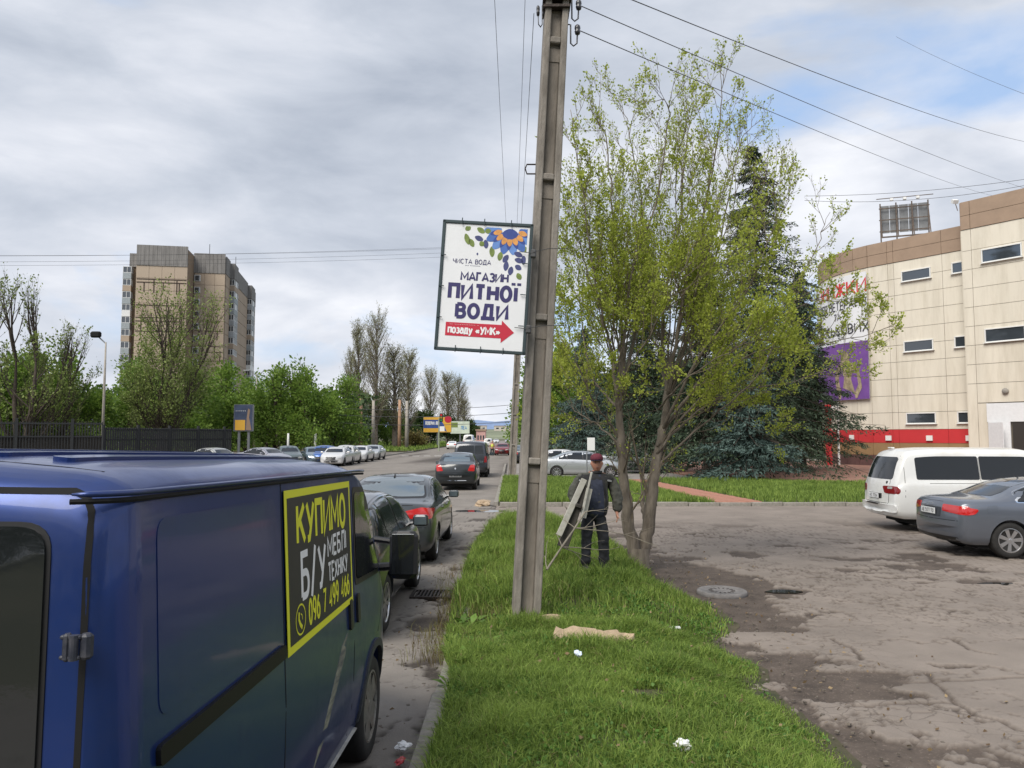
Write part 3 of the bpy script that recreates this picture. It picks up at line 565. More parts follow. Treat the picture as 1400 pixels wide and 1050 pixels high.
def section(y, S):
    T, Bt, belt, W = S['T'](y), S['B'](y), S['belt'](y), S['W'](y); T = max(T, Bt + .08); belt = min(belt, T - .02); belt = max(belt, Bt + .04); h = belt - Bt
    fl = S.get('flat', False)
    if fl: pts = [(0, Bt), (W * .6, Bt), (W * .9, Bt), (W * .955, Bt + min(.07, h * .3)), (W * .98, Bt + h * .25), (W, Bt + h * .5), (W, Bt + h * .8), (W, belt)]; x1 = W
    else: pts = [(0, Bt), (W * .6, Bt), (W * .86, Bt), (W * .94, Bt + h * .08), (W * .975, Bt + h * .2), (W, Bt + h * .45), (W * .995, Bt + h * .72), (W * .985, Bt + h * .86), (W * .965, Bt + h * .95), (W * .94, belt)]; x1 = W * .94
    hc = T - belt; tan = S['tan']; rc = min(S.get('rc', .16), hc * .8)
    for s in (.25, .5, .75, 1.0): z = belt + (hc - rc) * s; pts.append((x1 - tan * (z - belt), z))
    A = Vector(pts[-1]); xC = x1 - tan * hc * .93; cr = S.get('crown', .035) * min(1, hc / .15 + .4)
    rx = S.get('rx', rc * 1.5); Cc = Vector((xC, T - cr)); D = Vector((max(xC - rx, .1), T - cr * .72))
    for s in (.2, .4, .6, .8, 1.0): p = A * (1 - s)**2 + Cc * 2 * s * (1 - s) + D * s * s; pts.append((p.x, p.y))
    for s in (.75, .5, .25, 0): pts.append((D.x * s, T - cr * .72 * s * s))
    return pts
def car_body(S, n=64):
    L = S['L']; u = np.linspace(0, 1, n); e = S.get('endpack', .35); ys = L * ((1 - e) * u + e * (.5 - .5 * np.cos(np.pi * u))); ys = np.unique(np.concatenate([ys, np.array(S.get('extra', []))]))
    if S.get('flat'): pass
    V = []; m = None; rows = []
    for y in ys:
        half = section(float(y), S); full = half + [(-a, b) for a, b in half[-2:0:-1]]; m = len(full); row = []
        W = S['W'](y); cR, cF = S.get('cR', .16), S.get('cF', .3)
        for a, z in full:
            q = (a / max(W, .3)) ** 2; ey = cR * q * max(0, 1 - y / 1.2) - cF * q * max(0, 1 - (L - y) / 1.5); row.append(len(V)); V.append((a, y + ey, z))
        rows.append(row)
    F = []
    for a, b in zip(rows[:-1], rows[1:]):
        for k in range(m): F.append((a[k], a[(k + 1) % m], b[(k + 1) % m], b[k]))
    F.append(tuple(rows[0][::-1])); F.append(tuple(rows[-1]))
    me = bpy.data.meshes.new('body'); me.from_pydata(V, [], F); fix_normals(me); return me
def boolean_arches(me, S):
    o = bpy.data.objects.new('tmp_body', me); C.objects.link(o); cut = []
    for y in (S['wr'], S['wf']):
        for s in (-1, 1):
            mb = MB(); mb.lathe([(S['ar'], -.3), (S['ar'], .3)], 40, 'x'); c = mb.build('tmp_cut', None); fix_normals(c.data); c.location = (s * (S['w'] + .04), y, S['wz']); cut.append(c)
            md = o.modifiers.new('b', 'BOOLEAN'); md.operation = 'DIFFERENCE'; md.solver = 'EXACT'; md.object = c
    bpy.context.view_layer.update(); dg = bpy.context.evaluated_depsgraph_get(); new = bpy.data.meshes.new_from_object(o.evaluated_get(dg)); new.name = 'body'
    for c in cut: dm = c.data; bpy.data.objects.remove(c); bpy.data.meshes.remove(dm)
    bpy.data.objects.remove(o); return new
def rounded(poly, r, n=4):
    out = []; N = len(poly)
    for i in range(N):
        p0, p, p1 = Vector(poly[i - 1]), Vector(poly[i]), Vector(poly[(i + 1) % N]); a, b = (p0 - p), (p1 - p); ra = min(r, a.length * .45, b.length * .45)
        A, B = p + a.normalized() * ra, p + b.normalized() * ra
        for k in range(n + 1): s = k / n; q = A * (1 - s)**2 + p * 2 * s * (1 - s) + B * s * s; out.append((q.x, q.y))
    return out
def patch(bvh, poly, axis, off, name, m, parent, step=.12, skirt=.012, label=None):
    """a thin panel fitted onto the body: polygon seen along an axis, thrown onto the surface"""
    area = sum(poly[i - 1][0] * poly[i][1] - poly[i][0] * poly[i - 1][1] for i in range(len(poly)))
    if area < 0: poly = poly[::-1]
    dens = []
    for i in range(len(poly)):
        a, b = Vector(poly[i]), Vector(poly[(i + 1) % len(poly)]); k = max(1, int((b - a).length / step))
        for j in range(k): q = a.lerp(b, j / k); dens.append((q.x, q.y))
    n = len(dens); xs = [p[0] for p in dens]; ys = [p[1] for p in dens]; pts = list(dens)
    def inside(x, y):
        c = False; j = n - 1
        for i in range(n):
            if (dens[i][1] > y) != (dens[j][1] > y) and x < (dens[j][0] - dens[i][0]) * (y - dens[i][1]) / (dens[j][1] - dens[i][1]) + dens[i][0]: c = not c
            j = i
        return c
    x = min(xs) + step / 2
    while x < max(xs):
        y = min(ys) + step / 2
        while y < max(ys):
            if inside(x, y) and min((x - a)**2 + (y - b)**2 for a, b in dens) > (step * .35)**2: pts.append((x, y))
            y += step
        x += step
    vo, _, fo, ov, _, _ = delaunay_2d_cdt([Vector(p) for p in pts], [(i, (i + 1) % n) for i in range(n)], [list(range(n))], 1, 1e-6)
    org = {'x+': lambda a, b: (Vector((4, a, b)), Vector((-1, 0, 0))), 'x-': lambda a, b: (Vector((-4, a, b)), Vector((1, 0, 0))), 'rear': lambda a, b: (Vector((a, -5, b)), Vector((0, 1, 0))),
           'front': lambda a, b: (Vector((a, 12, b)), Vector((0, -1, 0))), 'top': lambda a, b: (Vector((a, b, 5)), Vector((0, 0, -1)))}[axis]
    V = []; Nn = []
    for v in vo:
        o, d = org(v.x, v.y); hit, nr, _, _ = bvh.ray_cast(o, d)
        if hit is None: V.append(None); Nn.append(None); continue
        if nr.dot(d) > 0: nr = -nr
        V.append(hit + nr * off - d * 0); Nn.append(nr)
    idx = {}; vs = []
    for i, p in enumerate(V):
        if p is not None: idx[i] = len(vs); vs.append(p)
    fs = [tuple(idx[i] for i in f) for f in fo if all(i in idx for i in f)]
    if not fs: return None
    me = bpy.data.meshes.new(name); 
    # skirt round the rim
    cnt = {}
    for f in fs:
        for i in range(len(f)):
            e = (f[i], f[(i + 1) % len(f)]); cnt[tuple(sorted(e))] = cnt.get(tuple(sorted(e)), []) + [e]
    inv = {v: k for k, v in idx.items()}; low = {}
    hi = {}
    def lo(i):
        if i not in low: low[i] = len(vs); vs.append(vs[i] - Nn[inv[i]] * (off + skirt)); hi[i] = len(vs); vs.append(vs[i])
        return low[i]
    extra = []
    for k, es in list(cnt.items()):
        if len(es) == 1: a, b = es[0]; la, lb_ = lo(a), lo(b); extra.append((hi[b], hi[a], la, lb_))
    me.from_pydata([tuple(v) for v in vs], [], fs + extra); me.update()
    # face the outside
    d = org(0, 0)[1]; s = sum(p.normal.dot(d) * p.area for p in me.polygons[:len(fs)])
    if s > 0: me.flip_normals()
    for p in me.polygons[:len(fs)]: p.use_smooth = True
    o = link(name, me, m, parent)
    if label: o['label'] = label
    return o
def strip(bvh, line, axis, w, off, name, m, parent, step=.12, **k):
    P = [Vector(p) for p in line]; L_, R_ = [], []
    for i in range(len(P)):
        t = (P[min(i + 1, len(P) - 1)] - P[max(i - 1, 0)]).normalized(); nn = Vector((-t.y, t.x)) * w / 2; L_.append(P[i] + nn); R_.append(P[i] - nn)
    return patch(bvh, [tuple(p) for p in L_] + [tuple(p) for p in R_[::-1]], axis, off, name, m, parent, step, **k)
def wheel(parent, x, y, z, r, w, rim, spokes=6, side=1, sw=.05):
    mb = MB(); mb.lathe([(r * .62, -w / 2 + .01), (r * .9, -w / 2), (r * .985, -w / 2 + .025), (r, -w / 2 + .05), (r, w / 2 - .05), (r * .985, w / 2 - .025), (r * .9, w / 2), (r * .68, w / 2 - .006), (r * .62, w / 2 - .02)], 36, 'x')
    t = mb.build('wheel', M_TYRE, parent, True, (x, y, z)); rr_ = r * .66; h = w / 2
    MB().lathe([(rr_ * .96, -.02), (rr_ * .9, -.035), (.02, -.045)], 28, 'x', (side * (h - .03), 0, 0)).build('wheel_shade_disc', M_SEAM, t)  # black disc behind the spokes: shade inside the wheel put in as colour
    mb = MB(); s = side
    mb.lathe([(rr_ * 1.02, s * (h - .03)), (rr_ * 1.03, s * (h - .006)), (rr_ * .97, s * (h - .004)), (rr_ * .9, s * (h - .03)), (rr_ * .9, s * (h - .07))], 36, 'x')
    mb.lathe([(rr_ * .24, s * (h - .05)), (rr_ * .22, s * (h - .022)), (rr_ * .12, s * (h - .014)), (.001, s * (h - .014))], 16, 'x')
    for k in range(spokes):
        a = 2 * math.pi * k / spokes + .3; M = Matrix.Rotation(a, 3, 'X'); pr = [(.15 * rr_, -sw * .55), (.92 * rr_, -sw * .8), (.92 * rr_, sw * .8), (.15 * rr_, sw * .55)]
        vs = [M @ Vector((s * (h - (.018 if q[0] < rr_ * .5 else .012)), q[1], q[0])) for q in pr] + [M @ Vector((s * (h - .055), q[1] * .8, q[0])) for q in pr]
        mb.add(vs, [(0, 1, 2, 3), (7, 6, 5, 4), (0, 4, 5, 1), (1, 5, 6, 2), (2, 6, 7, 3), (3, 7, 4, 0)])
    ob = mb.build('rim', rim, t, False); fix_normals(ob.data); return t
def side_glass(S, y0, y1, m_top, m_bot=.03, n=10):
    bot, top = [], []
    for k in range(n + 1):
        y = y0 + (y1 - y0) * k / n; zb = S['belt'](y) + m_bot; zt = S['T'](y) - m_top
        if zt > zb + .015: bot.append((y, zb)); top.append((y, zt))
    return bot + top[::-1]
def build_vehicle(name, label, cat, S, P, near=False, group=None):
    """S: shape, P: paint"""
    root = thing(name, label, cat, group=group)
    for k in ('T', 'B', 'belt', 'W'): S[k] = pchip(S[k]) if not callable(S[k]) else S[k]
    me0 = car_body(S, S.get('n', 64)); bm = bmesh.new(); bm.from_mesh(me0); bvh = BVHTree.FromBMesh(bm); bm.free()
    me = boolean_arches(me0, S); me.materials.clear(); me.shade_smooth() ; 
    try: me.set_sharp_from_angle(angle=R(38))
    except Exception: pass
    link('body', me, P, root)
    um = MB(); um.box2((-S['w'] * .8, S['wr'] - .5, .16), (S['w'] * .8, S['wf'] + .5, S['B'](2) + .25)); um.build('underbody', M_SEAM, root)
    for y in (S['wr'], S['wf']):
        for s in (-1, 1): wheel(root, s * (S['w'] - S.get('tw', .2) / 2 - S.get('inset', .02)), y, S['wr_r'], S['wr_r'], S.get('tw', .2), S['rim'], S.get('spokes', 6), s, S.get('sw', .05))
    mt = S.get('mt', .1)
    for ax in ('x+', 'x-'):
        for (a, b) in S['dlo']: 
            pl = side_glass(S, a, b, mt - .018, .012, 14)
            if len(pl) > 4: patch(bvh, rounded(pl, .05, 3), ax, .002, 'window_surround', S.get('surround', M_BLACK), root)
        for (a, b) in S['glass']:
            pl = side_glass(S, a, b, mt, .03, 12)
            if len(pl) > 4: patch(bvh, rounded(pl, .045, 3), ax, .006, 'side_window', M_GLASS, root)
        for ln in S.get('seams', []): strip(bvh, ln, ax, .009, .0012, 'door_gap', M_SEAM, root, .15)
        for (y, z) in S.get('handles', []): patch(bvh, rounded([(y, z), (y + .17, z + .005), (y + .17, z + .032), (y, z + .028)], .012), ax, .022, 'door_handle', S.get('handle_m', P), root, .1, skirt=.03)
        for (pl, m_, nm, of) in S.get('side_parts', []): patch(bvh, pl, ax, of, nm, m_, root, .15)
    for (ax, pl, m_, nm, of) in S['parts']: patch(bvh, pl, ax, of, nm, m_, root, .04 if 'lamp' in nm else .1)
    if 'mirror' in S:
        y, z, k = S['mirror']
        for s in (-1, 1):
            mb = MB(); mb.bevbox((s * (S['w'] + .09 * k), y, z), (.2 * k, .11, .14 * k), .03); mb.tube([(s * (S['w'] - .08), y + .02, z - .05), (s * (S['w'] + .05), y, z - .03)], .025, 6); mo = mb.build('mirror', S.get('mirror_m', P), root)
            MB().box((s * (S['w'] + .09 * k), y - .058, z), (.16 * k, .006, .1 * k)).build('mirror_glass', M_GLASSL, mo)
    if 'plate' in S:
        ax, x0, z, w_, h_, txt = S['plate']; d = -1 if ax == 'rear' else 1; o, dd = Vector((x0, d * 10 + (0 if d < 0 else 0), z)), Vector((0, -d, 0)); hit = bvh.ray_cast(o, dd)[0]
        y = hit.y + d * .02; pb = MB().box((x0, y, z), (w_, .012, h_)).build('number_plate', M_PLATE, root)
        lettering(txt, (x0 - w_ * .42 * (1 if d < 0 else -1), y + d * .007, z - h_ * .28), (1 if d < 0 else -1, 0, 0), (0, 0, 1), w_ * .84, h_ * .56, .16, M_INK, pb, .001, 'plate_text')
    return root, bvh
SED = dict(L=4.7, w=.91, T=[(0, .56), (.03, .86), (.09, 1.0), (.18, 1.05), (.75, 1.09), (1.0, 1.17), (1.5, 1.36), (1.95, 1.425), (2.4, 1.43), (2.85, 1.38), (3.62, 1.02), (3.8, .985), (4.35, .85), (4.58, .7), (4.7, .5)],
  B=[(0, .44), (.06, .31), (.3, .23), (4.3, .2), (4.62, .25), (4.7, .4)], belt=[(0, .9), (.5, .985), (1.5, .98), (2.8, .93), (3.8, .88), (4.7, .7)],
  W=[(0, .78), (.05, .84), (.25, .89), (.7, .91), (2.4, .915), (4, .9), (4.45, .84), (4.64, .74), (4.7, .64)], tan=.42, wr=.98, wf=3.78, ar=.36, wz=.33, wr_r=.325, rim=M_ALLOY, mt=.085,
  dlo=[(.95, 3.5)], glass=[(1.12, 1.52), (1.56, 2.32), (2.38, 3.3)], mirror=(3.1, 1.02, 1.0),
  seams=[[(1.55, .96), (1.5, .75), (1.3, .55)], [(2.35, .94), (2.35, .5), (2.33, .27)], [(3.28, .92), (3.32, .6), (3.25, .27)], [(1.45, .27), (3.25, .26)]], handles=[(1.72, .86), (2.55, .84)],
  parts=[('rear', rounded([(-.56, 1.12), (.56, 1.12), (.47, 1.375), (-.47, 1.375)], .06), M_GLASSL, 'rear_window', .004), ('front', rounded([(-.66, 1.03), (.66, 1.03), (.52, 1.37), (-.52, 1.37)], .05), M_GLASS, 'windscreen', .004),
   ('rear', rounded([(.42, .78), (.8, .76), (.82, .92), (.45, .96)], .04), M_RED, 'tail_lamp', .008), ('rear', rounded([(-.42, .78), (-.8, .76), (-.82, .92), (-.45, .96)], .04), M_RED, 'tail_lamp', .008),
   ('front', rounded([(.45, .62), (.76, .64), (.78, .74), (.45, .72)], .03), M_CLEAR, 'headlight', .008), ('front', rounded([(-.45, .62), (-.76, .64), (-.78, .74), (-.45, .72)], .03), M_CLEAR, 'headlight', .008),
   ('front', rounded([(-.36, .5), (.36, .5), (.38, .7), (-.38, .7)], .04), M_BLACK, 'grille', .005), ('front', rounded([(-.5, .3), (.5, .3), (.5, .4), (-.5, .4)], .03), M_BLACK, 'air_intake', .004)])
def variant(base, **k): d = dict(base); d.update(k); return d
def place(o, x, y, heading, z=None):
    """rear axle-side reference: vehicle local origin (rear centre) at x, y; heading in degrees, 0 = along the street away from camera"""
    o.location = (x, y, gz(y) if z is None else z); o.rotation_euler = (0, 0, R(-heading))
# --- grey sedan on the right, seen from its right rear
P_AUDI = paint('graphite_blue', (.135, .15, .18), .45, .3)
_tl = lambda s, a, b, c, d: [(s * a, c), (s * b, c), (s * b, d), (s * a, d)]
A = variant(SED, L=4.7, mt=.075, surround=M_CHROME, ar=.365, wr=1.02, wf=3.83, n=90, dlo=[(1.16, 3.5)], glass=[(1.2, 1.6), (1.65, 2.38), (2.44, 3.36)], spokes=7, sw=.045,
  parts=[q for q in SED['parts'] if q[3] not in ('tail_lamp', 'rear_window')] + [
   ('rear', rounded([(-.58, 1.1), (.58, 1.1), (.5, 1.375), (-.5, 1.375)], .06), M_GLASS, 'rear_window', .004),
   ('rear', rounded([(.4, .82), (.885, .77), (.885, .885), (.8, .93), (.4, .945)], .03), M_RED, 'tail_lamp', .009), ('rear', rounded([(-.4, .82), (-.885, .77), (-.885, .885), (-.8, .93), (-.4, .945)], .03), M_RED, 'tail_lamp', .009),
   ('x+', rounded([(.1, .79), (.36, .83), (.38, .87), (.3, .93), (.1, .93)], .03), M_RED, 'tail_lamp', .007), ('x-', rounded([(.1, .79), (.36, .83), (.38, .87), (.3, .93), (.1, .93)], .03), M_RED, 'tail_lamp', .007),
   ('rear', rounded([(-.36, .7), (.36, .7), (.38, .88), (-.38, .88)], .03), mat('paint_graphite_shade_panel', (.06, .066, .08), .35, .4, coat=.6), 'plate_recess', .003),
   ('rear', rounded([(-.7, .26), (.7, .26), (.74, .36), (-.74, .36)], .03), M_BLACK, 'rear_diffuser', .004), ('rear', [(-.86, .655), (.86, .655), (.86, .664), (-.86, .664)], M_SEAM, 'bumper_gap', .0015), ('rear', [(-.36, .985), (.36, .985), (.36, .99), (-.36, .99)], M_SEAM, 'boot_gap', .0015)],
  side_parts=[(rounded([(.62, .82), (.82, .83), (.82, .95), (.62, .94)], .03), mat('paint_graphite_flap', (.13, .146, .175), .3, .4, coat=.8), 'fuel_flap', .0035), ([(1.3, .555), (3.3, .5), (3.3, .513), (1.3, .568)], M_SEAM, 'side_crease', .001)],
  plate=('rear', 0, .8, .5, .11, 'АЕ 5177 ТО'))
audi, abv = build_vehicle('parked_car', 'grey blue saloon with red tail lamps parked in front of the white van', 'car', A, P_AUDI)
place(audi, 8.02, 14.98, 91.5); MB().tube([(0, 1.75, 1.40), (0, 1.66, 1.46)], [.012, .004], 5).build('aerial', M_BLACK, audi)
for a in range(4): MB().lathe([(.03, -.003), (.036, 0), (.03, .003), (.026, 0), (.03, -.003)], 20, 'y', ((-.075 + a * .05) * .9, .062, .915)).build('badge_ring', M_CHROME, audi)
# --- dark saloon with bright tail lamps at the kerb
P_PAS = paint('dark_slate', (.055, .062, .066), .4, .3)
PS = variant(SED, L=4.77, W=[(0, .8), (.05, .86), (.25, .9), (.7, .915), (2.4, .92), (4, .9), (4.5, .84), (4.7, .74), (4.77, .64)], n=80,
  T=[(0, .6), (.03, .88), (.09, 1.03), (.18, 1.08), (.7, 1.11), (1.0, 1.19), (1.55, 1.40), (2.0, 1.47), (2.4, 1.475), (2.85, 1.42), (3.65, 1.04), (3.85, 1.0), (4.4, .86), (4.65, .7), (4.77, .5)],
  parts=[('rear', rounded([(-.7, 1.11), (.7, 1.11), (.56, 1.45), (-.56, 1.45)], .05), M_BLACK, 'window_surround', .003), ('rear', rounded([(-.66, 1.13), (.66, 1.13), (.535, 1.43), (-.535, 1.43)], .05), M_GLASSL, 'rear_window', .007), SED['parts'][1],
   ('rear', rounded([(.38, .86), (.5, .82), (.87, .81), (.885, .96), (.7, 1.0), (.42, .94)], .035), M_RED, 'tail_lamp', .009), ('rear', rounded([(-.38, .86), (-.5, .82), (-.87, .81), (-.885, .96), (-.7, 1.0), (-.42, .94)], .035), M_RED, 'tail_lamp', .009),
   ('x+', rounded([(.12, .83), (.3, .85), (.34, .93), (.3, .99), (.12, .97)], .03), M_RED, 'tail_lamp', .007), ('rear', [(-.88, .66), (.88, .66), (.88, .668), (-.88, .668)], M_SEAM, 'bumper_gap', .0015), ('rear', [(-.55, 1.03), (.55, 1.03), (.55, 1.04), (-.55, 1.04)], M_SEAM, 'boot_gap', .0015),
   ('rear', rounded([(-.7, .28), (.7, .28), (.7, .4), (-.7, .4)], .04), M_BLACK, 'rear_valance', .004)] + SED['parts'][4:], plate=('rear', 0, .74, .5, .11, 'АЕ 3109'))
pas, _ = build_vehicle('parked_car', 'dark slate saloon with wide red tail lamps, second car ahead of the blue van', 'car', PS, P_PAS)
place(pas, -2.24, 13.0, .6); MB().prism([(0, 0), (.13, .01), (.11, .06), (.05, .0)], -.012, .012, Matrix(((0, 0, 1, 0), (1, 0, 0, 1.62), (0, 1, 0, 1.43), (0, 0, 0, 1)))).build('shark_fin', M_BLACK, pas)
for x_ in (-.36, .36): MB().bevbox((x_, 2.25, 1.2), (.26, .1, .2), .03).build('headrest', M_BLACK, pas)
# --- dark hatchback between the van and the saloon
P_HAT = paint('anthracite', (.035, .038, .045), .4, .28)
HT = variant(SED, L=4.2, w=.88, T=[(0, .6), (.03, .9), (.1, 1.0), (.25, 1.2), (.6, 1.42), (1.1, 1.5), (1.6, 1.52), (2.2, 1.5), (2.7, 1.38), (3.3, 1.02), (3.5, .97), (3.95, .84), (4.1, .7), (4.2, .5)],
  B=[(0, .44), (.06, .31), (.3, .23), (3.8, .2), (4.1, .26), (4.2, .4)], belt=[(0, .95), (.5, 1.02), (2.5, .95), (3.4, .9), (4.2, .7)], W=[(0, .74), (.05, .8), (.25, .86), (.7, .885), (2.4, .885), (3.6, .87), (4, .8), (4.15, .7), (4.2, .6)],
  wr=.78, wf=3.38, dlo=[(.42, 3.1)], glass=[(.55, .98), (1.02, 1.8), (1.86, 2.9)], mirror=(2.72, 1.03, 1.05), spokes=9, sw=.03,
  seams=[[(1.0, .99), (1.0, .8), (.95, .6)], [(1.83, .97), (1.85, .27)], [(2.9, .94), (2.92, .27)]], handles=[(1.15, .88), (2.0, .86)],
  parts=[('rear', rounded([(-.55, 1.12), (.55, 1.12), (.45, 1.4), (-.45, 1.4)], .05), M_GLASS, 'rear_window', .004), ('front', rounded([(-.62, 1.03), (.62, 1.03), (.5, 1.4), (-.5, 1.4)], .05), M_GLASS, 'windscreen', .004),
   ('rear', rounded([(.5, .85), (.78, .84), (.76, 1.04), (.55, 1.04)], .04), M_RED, 'tail_lamp', .008), ('rear', rounded([(-.5, .85), (-.78, .84), (-.76, 1.04), (-.55, 1.04)], .04), M_RED, 'tail_lamp', .008)] + SED['parts'][4:])
hat, _ = build_vehicle('parked_car', 'anthracite hatchback squeezed directly in front of the blue van', 'car', HT, P_HAT); place(hat, -2.27, 8.0, .8)
# --- black small saloon further on
P_LOG = paint('black_green', (.018, .022, .025), .3, .28)
LG = variant(SED, L=4.3, w=.87, T=[(0, .62), (.03, .92), (.08, 1.06), (.16, 1.09), (.62, 1.13), (.85, 1.2), (1.3, 1.44), (1.7, 1.52), (2.2, 1.53), (2.6, 1.47), (3.25, 1.08), (3.4, 1.03), (3.95, .92), (4.2, .78), (4.3, .5)],
  B=[(0, .4), (.06, .31), (.3, .24), (3.9, .22), (4.2, .27), (4.3, .4)], belt=[(0, .95), (.5, 1.02), (2.5, .97), (3.4, .93), (4.3, .7)], W=[(0, .76), (.05, .82), (.25, .86), (.7, .875), (2.4, .875), (3.7, .86), (4.1, .8), (4.25, .7), (4.3, .6)], tan=.36,
  wr=.8, wf=3.43, dlo=[(.9, 3.15)], glass=[(1.0, 1.2), (1.24, 2.0), (2.06, 2.95)], mirror=(2.72, 1.06, 1.0), seams=[[(1.22, 1.0), (1.15, .6)], [(2.03, .97), (2.03, .27)], [(2.95, .94), (2.95, .27)]], handles=[(1.4, .9), (2.2, .88)], rim=M_STEEL,
  parts=[('rear', rounded([(-.57, 1.155), (.57, 1.155), (.49, 1.45), (-.49, 1.45)], .05), M_GLASSL, 'rear_window', .004), ('front', rounded([(-.62, 1.08), (.62, 1.08), (.5, 1.45), (-.5, 1.45)], .05), M_GLASS, 'windscreen', .004),
   ('rear', rounded([(.5, .8), (.77, .78), (.8, 1.0), (.72, 1.06), (.6, 1.03)], .04), M_RED, 'tail_lamp', .009), ('rear', rounded([(-.5, .8), (-.77, .78), (-.8, 1.0), (-.72, 1.06), (-.6, 1.03)], .04), M_RED, 'tail_lamp', .009),
   ('rear', rounded([(-.035, .9), (.0, .85), (.035, .9), (0, .95)], .01), M_CHROME, 'badge', .006), ('rear', [(-.45, .4), (.45, .4), (.45, .42), (-.45, .42)], M_CHROME, 'exhaust_trim', .004), ('rear', [(-.8, .74), (.8, .74), (.8, .75), (-.8, .75)], M_SEAM, 'bumper_gap', .0015)] + SED['parts'][4:], plate=('rear', 0, .6, .5, .11, 'АЕ 5504 ІН'))
logan, _ = build_vehicle('parked_car', 'black small saloon with triangular red tail lamps, behind the dark van far along the kerb', 'car', LG, P_LOG); place(logan, -2.32, 31.6, 0)
# --- vans: dark one far along the kerb, white one on the lot
VN = dict(L=4.9, w=.95, T=[(0, .62), (.02, 1.0), (.06, 1.3), (.16, 1.75), (.28, 1.9), (.6, 1.95), (3.1, 1.95), (3.5, 1.88), (4.2, 1.28), (4.35, 1.18), (4.7, 1.02), (4.85, .8), (4.9, .5)], B=[(0, .42), (.05, .33), (.3, .26), (4.5, .24), (4.8, .3), (4.9, .42)],
  belt=[(0, 1.0), (.3, 1.2), (3.3, 1.2), (4.2, 1.1), (4.9, .8)], W=[(0, .86), (.03, .9), (.1, .935), (.3, .95), (3.8, .95), (4.5, .88), (4.8, .78), (4.9, .68)], tan=.17, rc=.13, crown=.04, wr=.95, wf=3.9, ar=.38, wz=.34, wr_r=.335, rim=M_STEEL, n=80, cR=.06, mt=.14,
  dlo=[], glass=[(.35, 1.55), (1.62, 2.8), (2.95, 3.75)], mirror=(3.75, 1.2, 1.4), mirror_m=M_BLACK, seams=[[(1.6, 1.8), (1.6, .4)], [(2.87, 1.85), (2.87, .3)], [(3.85, 1.15), (3.75, .4)]], handles=[(1.7, 1.0), (3.0, 1.0)], handle_m=M_BLACK,
  parts=[('rear', rounded([(-.72, 1.26), (.2, 1.26), (.2, 1.72), (-.66, 1.72)], .05), M_GLASS, 'rear_window', .005), ('rear', rounded([(.24, 1.26), (.72, 1.26), (.66, 1.72), (.24, 1.72)], .05), M_GLASS, 'rear_window', .005),
   ('rear', rounded([(.74, .82), (.9, .82), (.88, 1.15), (.78, 1.15)], .02), M_REDD, 'tail_lamp', .009), ('rear', rounded([(-.74, .82), (-.9, .82), (-.88, 1.15), (-.78, 1.15)], .02), M_REDD, 'tail_lamp', .009),
   ('rear', rounded([(-.9, .42), (.9, .42), (.9, .56), (-.9, .56)], .03), M_BLACK, 'bumper', .04), ('front', rounded([(-.68, 1.25), (.68, 1.25), (.6, 1.78), (-.6, 1.78)], .05), M_GLASS, 'windscreen', .005)])
P_T5 = paint('dark_grey_van', (.035, .04, .05), .35, .3)
t5, _ = build_vehicle('parked_van', 'dark grey van parked ahead of the black saloon far along the kerb', 'van', VN, P_T5); place(t5, -2.25, 41.5, 0)
P_H1 = paint('white_van', (.72, .72, .7), 0.0, .35, dirt=((.42, .36, .26), .45, 1.6))
